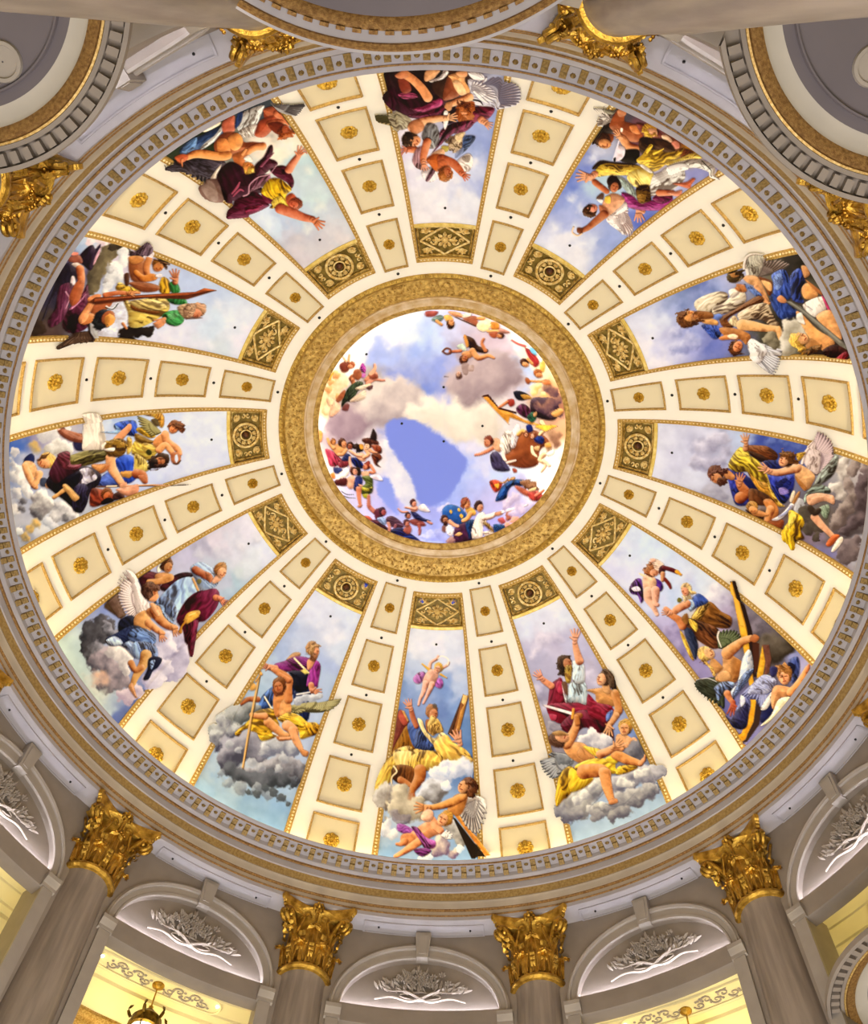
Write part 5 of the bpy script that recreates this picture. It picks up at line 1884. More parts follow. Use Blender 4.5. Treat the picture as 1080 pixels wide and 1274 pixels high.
FR[9] = ('fresco of winged angels in blue and gold with a long spear and a wreath', '''
O 0 480 4.154
T 0.35 -0.9
E 1000,300 d0d8f0 1060,180 d4dcf0 900,150 c8d4f0 960,420 ccd4f0 800,500 c0ccf0 640,180 a8bce4 560,180 c8d4ec 420,200 a8a8c0 300,240 c0bcc8 180,260 908cb0 80,300 4868b8 140,420 b0b4cc 80,450 7888b8 70,640 a0a4bc 110,760 8890b0 200,740 c8ccd8 330,650 c0c8d8 400,600 b0b8cc
O 0 500 6.708
G painted_cloud |white and grey cloud holding the child
T 0.6 -0.75
B f8f8fa b4b4c0 360,270,80 440,250,70 560,240,40
B f0f0f2 a4a09c 470,370,70 560,370,60 420,400,60 580,400,50
B d8b468 a89468 a.8 k.8 290,370,50 310,400,50 270,350,40
B d0d0d8 8c90a8 120,420,50 100,520,50 110,620,60 140,760,60 110,900,60
B f6f6fa a8aab8 190,640,60 220,720,50 160,560,50 240,760,50
B f4f4f6 68646c 330,800,80 360,880,80 300,900,70 390,840,50
B f4f4f8 888894 500,880,70 580,910,60 460,960,60 560,960,50 620,950,40
B 787880 3c3a44 a.8 k.6 190,830,40 180,900,40 290,930,50 340,960,40 540,970,40
B d0b070 6c6458 a.9 k.6 250,1060,50 310,1020,50 200,1120,50 230,1150,40
B d8dae4 98a0b4 400,1000,50 450,1040,50 160,1080,40
G painted_child |curly haired child resting its chin on its arms
P 1c2450 s.3 200,480 260,430 290,470 260,560 220,540
P d8a474 s.45 200,500 270,500 310,560 300,620 240,660 210,580
L dca878 w50/60/50/40 210,530 240,610 280,690 300,710
L e0ac7c w60/50/40 330,600 310,660 280,700
P 404860 s.3 340,640 390,640 390,700 340,700
P d8a070 s.4 380,680 430,660 440,710 390,720
H 380,500 dca070 dcac58 r66 u20 f130
P 5c3c20 s.3 r3 310,490 350,440 400,430 380,470 340,480
G painted_angel! |tall angel with white and olive wings holding a spear
O 90 490 6.75
T 0.3 -0.95
V 1
P 7c4430 s.5 0,350 60,330 100,350 100,400 20,390
P 2c2c50 s.3 10,400 90,390 100,470 30,470
L a05c40 w50/44/40 -40,330 40,350 100,380
P ece4d8 f85/60/.3 s.3 70,190 120,160 180,150 220,170 260,270 285,400 300,470 200,480 100,475 90,400 85,330 95,260
L b8a898 w5/3 s0 a.7 100,240 130,225 170,220
L c0b0a0 w5/3 s0 a.6 100,300 180,300
L c0b0a0 w5/3 s0 a.6 100,400 200,400
O 0 500 6.708
P 9c5c44 s.5 480,240 500,200 550,230 640,280 700,300 700,340 600,330 520,290
P f0e8dc f80/50/.35 s.3 660,100 740,80 800,90 840,150 872,260 880,400 760,410 690,400 690,320 700,250 690,160
O 90 490 6.75
P 6c6434 f-15/40/.85 -40,530 100,480 230,470 330,480 300,540 200,580 80,610 0,610 -60,570
L b8ac78 w10/4 s0 a.8 20,560 120,520 240,500
L 302c14 w8/4 s0 a.7 0,580 140,550 280,520
V 0
P 2848b4 f80/50/.8 360,560 440,510 520,540 510,640 540,700 480,750 420,740 400,660
P 3858c8 f60/40/.8 350,260 420,230 530,230 540,340 480,350 380,310
P 88b0e8 f10/30/.6 s.2 a.9 240,320 360,310 360,260 420,330
P 4c64c0 f30/40/.7 240,700 340,640 400,720 380,770 210,770
P e4c060 f90/40/.7 460,370 500,380 500,470 460,500
P c8a848 f30/44/.85 520,400 600,390 700,440 720,480 640,560 560,520 500,500
P 7c5c20 f10/40/.7 530,330 640,380 690,400 640,420 540,400
P e8c038 s.4 f30/40/.6 540,310 560,280 620,300 700,350 640,370
P dcc464 f95/50/.7 530,500 620,560 640,640 530,660 520,580
P e0c058 f20/50/.5 600,410 700,440 720,470 640,500 590,460
L 383818 w44/44 s.2 642,488 646,492
P d8a050 s.4 r2 410,660 470,640 520,660 500,700 430,700
L d8986c w70/60/50/40 380,385 420,340 470,290 480,270
L e4ac7c w84/80/64/50 320,540 330,620 380,700 430,770
P c07848 s.45 160,600 220,590 310,590 290,640 220,670
P d8985c s.4 160,600 230,600 280,600 220,650
H 384,440 5c4020 7c5c24 r78 u190 f-60
P c0983c s.3 r5 f30/16/.7 a.85 300,400 380,385 450,410 450,440 380,440 320,430
P f0ece4 s.3 270,465 350,450 350,480 290,480
P 201828 f100/60/.5 -40,640 60,610 160,620 240,680 220,760 150,830 120,930 60,1000 -60,900 -140,840 -220,760 -180,680
P c8c4dc f75/50/.95 s.3 60,640 140,620 200,680 200,720 120,760 60,830 20,800 90,700
P 100c1c f60/50/.4 -100,660 0,640 70,660 40,760 -30,780 -120,760
P 2a2440 f95/40/.8 20,780 120,760 130,880 60,990 0,960
O 0 500 6.708
P 401828 f60/60/.6 410,590 470,470 520,420 580,420 580,520 660,560 560,620 480,680 430,650
P 7c3848 f30/50/.7 480,440 580,420 590,520 680,520 640,560 520,550
L d0a060 w44/40/30/30 640,800 560,730 490,770 450,795
P d8a868 s.4 520,700 560,690 650,790 620,830 560,760
O 90 490 6.75
V 1
L 5c3420 w10/10/10 s.2 210,780 400,775 820,765
L f0e0c0 w12/12 s.2 290,776 370,774
L e8b078 w11/9 s.3 440,772 820,760
L 4c4030 w12/16/3 s.2 820,764 920,758 1000,752
V 0
P dca07c s.4 400,760 450,740 460,780 410,795
G painted_man |dark haired man in a yellow cloak
L b86c44 w80/70/50 540,670 590,680 610,730
P c87c54 s.4 550,690 600,680 620,720 590,740
P 2c1a10 s.4 r5 630,560 700,520 790,510 800,570 780,610 700,620 640,620 f10/30/.7
H 740,560 c07c50 301c10 201008 r56 u-10 f20
P 381c10 s.3 r3 690,590 780,590 790,610 700,620
L 502818 w16/10 s0 a.7 730,545 790,545
G painted_cherub |winged cherub holding out a wreath
V 1
P e4ac48 f100/26/.6 s.4 600,160 650,90 720,130 770,190 770,260 740,280 690,200 620,180
W a49c68 5c5430 w30 740,320 550,190 560,230 580,280 620,320 660,350
P 5c4c30 s.3 660,220 710,210 730,260 700,270
V 0
P e0985c s.45 690,380 760,330 800,360 780,430 740,470 680,430
L e4a06c w66/56/44 780,340 800,400 880,460 900,500
L e8a870 w60/50/40 730,470 780,430 830,480 840,500
H 852,285 d88c58 8c5430 r50 u-50 f110
P 7c4828 s.35 r5 f40/20/.7 810,280 850,240 920,240 940,280 910,330 890,300 850,270
P b06c48 s.4 830,500 870,490 910,520 900,580 860,592 830,560
P d0d8f0 s0 862,520 880,510 890,550 876,578 862,560
L 3c2c20 w8/8/8 s0 850,585 880,590 910,560
G painted_onlooker |reddish figure at the lower edge of the fresco
P a04830 f40/50/.7 160,800 240,800 330,820 350,870 250,930 150,940
P 4c2c28 f30/40/.7 340,850 400,820 440,870 380,890 350,890
H 290,850 b86438 8c5028 r46 u-60 f-20
P 100a08 s.2 240,910 300,870 350,890 330,910 260,930
P e0a080 s.4 370,800 460,780 550,760 550,830 470,860 400,830
''')
FR[10] = ('fresco of a man in green sleeves holding a long wooden beam', '''
O 20 270 3.6
T 0.75 -0.6
E 1000,450 d4dcee 1060,560 dadaee 900,430 c4d4ea 860,370 b8c8e8 780,300 b4c4e8 900,560 c8d4e4 780,540 d4d8ee 720,580 dcdcf0 460,430 c8d8f4 380,500 b8c8e8 420,520 a8bce8 330,100 b4c4e0 280,140 9cb0d4 420,100 d8ccdc 480,110 d0c4d4 230,220 605878 180,300 383850 140,400 302c40 100,500 403838 70,540 584030 170,520 504040
B e8e8f4 c4d0e4 a.6 k.8 900,400,50 1000,500,50 960,560,50 860,580,50
O 30 280 6.75
G painted_cloud |large olive and white cloud
B f0eaf0 d0c0d0 560,130,50 640,120,50 680,160,40
B 8c8064 4c4438 720,220,70 660,280,80 620,360,80 580,440,80 560,530,60 760,190,60 820,190,50
B 50483c 383028 a.9 740,190,40 800,170,40 860,180,30 880,220,24
B fafafc b0b4c0 830,230,50 840,300,50 780,360,60 740,430,60 700,500,50 800,420,60 680,560,40
B d8d8e0 8c8c94 a.7 720,380,40 690,470,30
P d4d8ec s.15 740,640 880,620 900,760 860,840 780,940 600,960 560,860 560,790 700,780
B 2c2420 181010 820,960,60 860,900,60 960,880,70 1040,900,60 900,980,50
G painted_robes |purple robed figures in shadow
P 281830 f100/60/.5 470,250 540,180 580,170 600,200 640,160 640,200 600,300 560,380 500,340 460,300
P d0a0b8 f115/30/.6 s.3 580,330 600,260 640,190 630,250 590,330
P 8c5040 s.4 370,280 460,250 490,320 400,320
P e08c7c s.3 390,230 450,230 450,250 400,255
P 20182c f60/60/.4 290,400 380,310 460,360 460,420 400,500 300,560 230,640 180,760 150,800 240,560
P e0d8d8 s.35 400,330 450,315 490,350 470,376
P d8ccd4 s.3 400,430 425,440 430,500 390,500
P 4c1e38 f100/44/.9 290,540 340,490 400,490 420,560 380,640 360,740 300,820 220,860 200,800 260,700
P 4c1c34 f60/50/.85 380,700 460,620 530,500 540,560 560,640 540,760 530,860 400,910 320,840
P 98587c s.3 f125/24/.7 380,700 520,560 530,590 460,660 400,710
L e8b8d0 w10/5 s0 a.8 350,560 380,620 350,700
L e0a8c8 w8/4 s0 a.8 400,700 460,650 520,580
L c87c50 w70/64/56/44 470,370 480,450 470,540 440,600
P a85c38 s.45 440,480 500,470 490,560 460,640 400,680 380,600
B 20141c 0c080c 420,800,60 400,860,50
B 3c3028 281c18 a.8 110,830,50 140,880,50 90,900,40
G painted_angel! |dark haired angel gripping the beam
V 1
W 6c5444 3c2c24 w54 560,900 250,1010 260,1026 300,1000 400,980 500,970 560,960
L 2c1c18 w30/16 s.2 540,800 560,940
V 0
P e4ecf4 f60/60/.3 s.3 560,780 620,900 580,950 556,880
P a8603c s.5 560,690 640,640 740,600 740,660 680,720 640,760 570,760
L c8804c w80/70/56/50 560,780 490,800 540,700 570,640
P d89464 s.4 460,780 520,690 560,640 600,620 560,700 530,790 480,830
P d88c5c s.4 540,610 610,580 650,590 600,640 540,640
H 690,780 a8603c 1c1c24 r76 u130 f-10
P d8984c s.4 r2 690,760 740,750 760,800 700,860 680,820
P 14181c s.2 r6 580,790 620,800 670,850 700,860 640,880 590,850
L e8ecf4 w10/6/8 s0 690,680 740,700 790,650
L 1c1c20 w9/6/9 s0 684,692 744,708 788,660
O 110 290 6.75
G painted_man! |grey bearded man in green sleeves and yellow robe
V 0
P e4cc68 f10/60/.85 240,440 300,430 340,580 420,560 640,540 680,640 580,720 440,790 340,780 330,660
P 6c3c14 f10/40/.6 s.3 360,600 480,640 600,660 540,680 380,650
P ecd888 f8/46/.7 350,570 560,560 660,620 560,650 420,630
P d8b038 f60/40/.8 240,440 330,440 440,490 340,500 240,480
P e0b030 f70/44/.8 590,470 620,370 680,400 690,490 640,520
P 2c7038 f100/44/.85 660,540 780,530 830,590 740,600 680,580
P 2c6c34 f60/40/.85 680,420 740,410 770,490 700,500
P 388044 f20/44/.9 620,690 700,650 790,660 800,740 740,780 660,760
P 70b478 f30/20/.6 s.3 a.8 660,690 720,670 760,690 700,730
P b89878 f10/30/.6 s.4 750,620 840,590 860,640 830,720 780,690
L c07850 w50/44 730,410 736,370
N c8825c 735,410 g-95 l110
N d08c60 640,720 g150 l100
P c88860 s.4 550,760 620,720 650,750 590,800
H 910,660 cc8460 a87c5c r60 u-5 f90
P b08c70 s.4 r3 f10/20/.7 820,590 900,600 890,680 830,720 800,660
P 4c2c20 s.2 a.6 820,710 900,700 960,715 840,725
V 1
Q 60301a s.2 0,580 60,540 900,494 970,465 1075,480 830,555 480,545 60,600
Q a0522a s.2 50,552 900,496 960,470 1000,490 830,520 300,546 50,576
Q c87040 s.1 940,480 975,462 1075,480 1000,484
V 0
L c07048 w40/36/30 140,520 260,500 340,510
L d89464 w26/24/20 340,510 380,500 430,500
N d08c58 330,500 g10 l70
L c88450 w24/18 290,760 320,800
G painted_putto! |child with folded grey wings leaning on its arm
V 1
P 6c5868 f110/30/.8 s.4 340,180 400,110 480,50 530,100 520,150 460,200 400,200
P e4dce4 s.3 460,200 530,140 540,170 480,220
V 0
P a06038 s.5 340,230 420,200 480,240 500,330 540,380 460,410 360,390
P c08048 s.4 340,200 420,190 470,220 400,260 350,250
L c88450 w56/54/50/44 510,220 490,280 500,350 560,370
L c8803c w60/56/44 540,370 460,380 400,330
P 8c5030 s.5 340,420 440,410 560,430 600,460 560,490 440,490
P e8e4ec s.3 570,350 610,340 620,370 570,370
P 4c2c1c s.4 300,350 340,340 340,430 310,440
H 590,270 c8844c 8c5c28 r56 u-30 f80
P 6c4420 s.4 r5 f30/18/.7 530,230 590,205 640,215 680,240 640,300 620,240
''')
FR[11] = ('fresco of a man diving down in crimson and yellow past an angel', '''
O 190 100 3.857
T 0.75 0.35
E 800,770 c4c4d0 900,800 d0ccd4 700,760 b8b8c8 850,860 ccc8d0 760,870 c8c4d0 640,720 c0c4d8 560,690 c8d8ec 500,650 d0dcf0 620,640 b4c4e0 700,620 b0c4dc 780,560 c4d8e0 720,400 b8d0dc 800,480 c0d0dc 700,290 e4e4d8 640,330 e8e8dc 560,290 ecdfd4 860,650 bcc8d8 900,720 c8ccd8 560,150 404850 480,130 2c3440 250,240 283018 150,330 384030 60,360 303a2c
B e8ece8 ccd4d8 a.6 k.9 660,320,50 720,340,40 620,300,40 740,440,40 800,600,50 740,700,50
B d0ccd4 b4b4c4 a.6 k.9 700,770,60 800,760,50 850,820,50 760,690,40
O 195 110 7.2
G painted_blue_robe |blue and white robe
T 0.5 0.8
P 28406c f150/50/.8 210,580 220,530 300,460 400,420 500,370 590,340 580,440 500,490 400,550 280,590
P d8e0e4 f130/26/.6 s.3 380,560 430,490 520,420 580,340 590,370 540,450 470,510
P 587cb4 f150/30/.7 220,570 280,480 360,440 330,560
P ece4d0 s.2 420,370 560,300 560,330 440,390
P b8644c s.5 590,300 690,240 700,330 690,390 600,400
P e0e8ec f110/36/.8 720,330 760,230 850,180 960,150 940,220 900,320 860,420 800,430 740,390
P 283c6c f120/30/.6 s.2 720,240 770,210 760,290 710,360 700,320
P f0f0ec f60/26/.6 740,380 880,320 910,360 880,420 780,440
G painted_angel! |muscular angel with dark wings upside down
V 1
W 605860 2c2830 w70 600,660 60,690 110,710 200,710 300,760 390,800 470,815 520,790
P 4c4450 f20/36/.7 s.3 110,650 320,640 560,650 580,700 520,800 420,790 260,730 60,705
P f0e8d8 s.3 480,810 540,720 580,680 550,760 520,820
W a8a8ac 48484c w30 1010,120 1330,100 1330,115 1310,130 1290,160 1270,190 1240,210
V 0
P a05430 s.5 520,480 600,400 720,400 780,480 860,480 960,500 940,540 860,560 760,580 720,580 640,640 560,640 520,560
P dc9454 s.5 640,440 720,400 770,450 760,520 700,560 650,520
P d88c50 s.5 540,470 620,450 660,540 640,620 560,600
L dc9858 w70/76/80/70/50 640,600 560,610 430,590 340,590 270,620
P c0603c s.4 160,620 220,590 280,600 270,640 220,665
L d89060 w24/16 s.3 230,640 220,670
L e09860 w70/60/56 950,520 880,530 800,580
P b86c3c s.4 680,600 740,570 800,560 810,600 790,660 840,690 800,790 730,720 690,650
H 826,726 d8904c e4b048 r66 u40 f-40
P e4b850 s.4 r4 f30/16/.6 790,780 850,700 880,690 890,740 850,790 800,800
P f4ece4 s.3 780,630 820,600 860,650 830,660
L d89860 w26/22 s.3 770,590 800,550
P a84c2c s.5 960,200 1030,160 1080,200 1060,280 980,300
O 190 100 3.857
P b06040 s.5 530,140 590,130 640,180 620,210 560,180
P a85034 s.5 520,190 580,170 590,210 540,270 490,265 500,220
L d08058 w40/34/30 600,160 640,190 560,210
P 6c2c18 s.4 550,210 610,200 640,230 600,260
H 635,243 b05c38 94481c r28 u70 f-20
P a85424 s.4 r4 f30/20/.6 600,270 650,250 670,205 680,240 670,275 610,284
G painted_diving_man! |diving man in crimson cloak and yellow tunic with outstretched arm
O 240 170 6.353
V 1
P 7c6058 s.4 30,370 130,335 240,350 240,440 220,500 120,490 50,440
P a08c84 s.3 a.8 50,370 130,345 180,400 180,490 110,470
P 300c1c f60/60/.5 190,300 290,200 390,240 420,300 500,290 540,400 560,430 460,470 360,500 250,500 220,400
V 0
P 3c1020 f60/46/.7 490,230 560,160 600,80 630,72 630,130 600,170 650,190 670,220 620,250 560,300 500,310
P 8c4460 s.3 530,230 600,160 640,130 600,180 550,240
P 4c1428 f25/44/.85 610,260 680,230 740,240 780,300 800,360 780,410 740,360 650,310
V 1
P 4c1028 f10/40/.85 250,600 280,540 400,470 500,440 600,530 580,560 500,600 430,620 330,630 260,632
P 842848 f10/30/.8 s.3 420,560 500,545 560,540 480,600 420,600
V 0
P 98627c f120/40/.85 460,390 500,320 600,300 610,340 560,390 470,430 440,460
L d8a8b8 w12/8/5 s0 a.9 400,470 440,450 450,380 520,320 600,300 660,230
L a04c64 w14/20/10 s.2 310,450 350,400 370,360
L a04c64 w12/18/10 s.2 320,470 370,420 400,430
P 5c1830 f40/40/.6 540,430 620,440 640,520 600,530 560,500
P dcb020 f65/40/.85 540,430 600,340 680,330 750,380 780,420 740,460 740,520 770,550 690,560 610,565 640,510 570,470
P e8cc58 f70/26/.6 s.3 a.9 620,520 690,470 740,530 760,555 660,560
L d08060 w66/56/44 760,260 800,200 830,160
N d88c68 826,170 g-62 l100
P b85c3c s.5 740,470 790,450 840,520 840,570 790,590 740,520
H 805,530 c86848 a8583c r46 u25 f60
L 70301c w12/8 s0 a.6 780,500 830,520
L c87050 w80/74/60/48 690,570 800,610 880,640 950,655
N d08058 940,655 g35 l110
''')
FR[0] = ('fresco of a falling group in crimson with a white dagger and wing', '''
O 440 60 4.5
T 0.45 0.85
E 520,900 dcdce8 400,850 dcdce8 640,850 dce0ee 460,1000 dcdae6 600,1000 dadce8 680,950 d4d8ea 360,700 d4d4e8 300,600 d8d4ec 280,480 e0dcec 700,740 a8b4e0 600,770 bcc4e4 730,540 8c9cd4 740,430 98a8dc 700,660 c8d0ec 660,580 98a8d8 700,280 b0b8d8 500,730 dcdcec 200,200 281c20 300,130 282820 470,200 201818 560,140 382018
B ecebf2 d0d4e6 a.7 k.9 450,780,50 560,720,50 640,700,40 380,720,40 680,640,50 480,850,60 330,650,50
O 460 75 5.4
G painted_robes! |dark crimson robes and a bare leg
V 0
P 2c1418 f60/60/.5 80,80 240,60 400,70 520,120 520,290 440,330 340,380 240,370 130,300 80,220
V 1
P 3c1024 f60/50/.7 80,220 130,170 200,210 330,260 480,230 500,300 490,360 380,390 250,380 130,300
V 0
P b04c78 f10/26/.7 s.3 190,225 290,220 320,250 230,260
P 8c2c58 f160/26/.9 270,325 360,310 460,250 490,290 440,330 350,350
P 641838 f160/30/.9 260,370 360,350 500,310 500,360 380,390
P 7c3828 s.4 190,130 240,110 280,200 220,220
L d89464 w56/56/60/64 230,90 290,130 350,190 390,250
P c88058 s.4 170,100 230,70 260,110 200,125
P e0a878 s.45 380,70 470,66 450,100 420,130 370,140
P d8d4d8 f150/20/.8 400,140 470,110 500,64 530,80 500,120 440,150
P 3c2418 s.3 420,150 500,130 530,110 520,200 500,260 440,220
P 8c4c30 s.5 490,250 520,120 560,100 600,190 600,240 520,270
P e4a870 s.5 530,100 640,80 640,140 680,200 680,230 620,240 570,190 550,130
P f0c498 s.4 560,150 600,140 640,190 650,230 600,230
P d89c70 s.4 580,80 650,74 650,110 600,110
G painted_wing! |large white wing over the cream border
V 1
W dcdce8 706c80 w56 680,250 740,110 830,120 890,118 960,125 1000,150 1015,190 1012,235 985,270 900,290 830,310 760,290
P c0c0d4 f40/20/.6 s.3 660,130 740,150 830,200 880,270 820,310 740,280 690,240
P e8e8f0 f30/20/.4 660,80 750,90 770,130 700,130
W f0f0f4 908ca0 w26 690,200 700,140 750,150 800,180 840,220 860,260 800,290
V 0
L 18141c w10/12/4 s0 690,265 740,275 760,300
G painted_swordsman |curly red haired figure with a white dagger
P 701c38 f30/50/.85 690,320 760,310 840,325 800,390 740,400 640,460 520,480 460,530 480,470 560,420 640,400
P 5c1430 f30/40/.85 460,560 520,470 620,420 700,420 640,480 540,500 480,567
P 20141c s.2 480,360 540,310 600,330 590,400 500,430
L e4a878 w56/52/40/36 670,250 620,270 560,290 520,310
P c89064 s.4 510,290 550,280 550,330 520,340
H 642,345 dc9c70 904c20 r60 u80 f-60
P 9c5424 s.35 r6 f40/18/.7 590,290 650,280 690,300 710,350 680,390 620,395 640,370 590,340
P f4f4f4 s.1 500,345 525,345 528,410 505,468 494,410
P e4e0dc s.1 490,375 545,372 545,385 490,388
L dc9c78 w50/40 750,400 780,420
N e0a078 760,415 g30 l70
G painted_winged_boy! |winged boy reaching out his arm
V 1
W a89870 48442c w50 270,420 40,350 40,370 60,390 110,400 160,420
P b0a890 f30/30/.7 s.4 120,330 200,350 280,400 260,450 200,468 150,430
L 504c34 w5/3 s0 40,355 120,350 200,370
V 0
L e4ac80 w70/60/48/36 290,450 340,420 440,395 520,390
N e8b488 510,390 g-5 l80
P c08058 s.45 270,420 330,400 370,450 330,490 280,490
O 460 140 6.0
H 320,210 d8986c 3c2818 r58 u150 f60
P 34241a s.35 r6 f70/18/.7 260,190 280,150 310,150 320,230 330,270 290,240
L c87850 w50/42 340,280 280,275
N d08060 300,280 g185 l70
P 78787c f110/36/.85 390,170 430,80 500,100 520,180 500,250 440,270 400,210
P b0b4b8 f60/24/.6 400,190 460,200 490,260 450,260
G painted_old_man |pale curly bearded old head turned down
P 701c40 f120/40/.85 510,240 560,140 640,80 760,60 720,120 620,160 540,230 470,300
P b8a084 s.4 r5 f120/26/.8 570,220 640,150 700,140 710,230 690,290 620,295 590,250
P 5c482c s.2 r4 a.8 560,210 600,230 650,260 690,260 640,240
P e0c8a0 s.35 r3 640,160 690,150 700,200 660,220
P b0a050 s.3 540,250 590,255 580,290 540,290
P 506490 f140/26/.7 s.3 700,180 780,175 780,210 700,300 640,340 690,260
P 8c98c0 s.2 a.7 640,300 700,260 690,310 640,340
G painted_falling_boy |falling red brown boy with both arms out
P 9c7880 f90/40/.8 s.4 320,350 350,270 400,260 400,380 420,430 360,420 330,390
P dcd4dc f60/36/.7 390,440 490,400 560,440 480,510 420,510
P 6c4450 f120/26/.6 420,500 470,410 500,420 440,510
P e8e0dc s.35 f50/30/.5 650,370 720,310 760,320 770,380 740,440 690,430
P 706054 s.2 f50/16/.6 a.7 690,330 750,320 740,370 700,360
P e4b894 s.4 460,310 540,270 560,310 500,330
P b8602c s.5 420,350 480,310 560,320 600,360 560,410 500,440 450,390
L cc7c54 w60/56/50/40 430,220 410,290 400,340 400,370
N dc9874 400,360 g80 l76
L b86440 w70/64/54/40 540,350 620,380 670,430 690,460
N cc7450 680,450 g40 l76
P c06c44 s.4 510,370 560,360 590,430 530,440
H 570,450 b86c44 9c5c2c r52 u95 f-40
P a0602c s.35 r5 f20/16/.7 515,430 550,430 580,470 620,430 630,470 570,500 520,480
''')
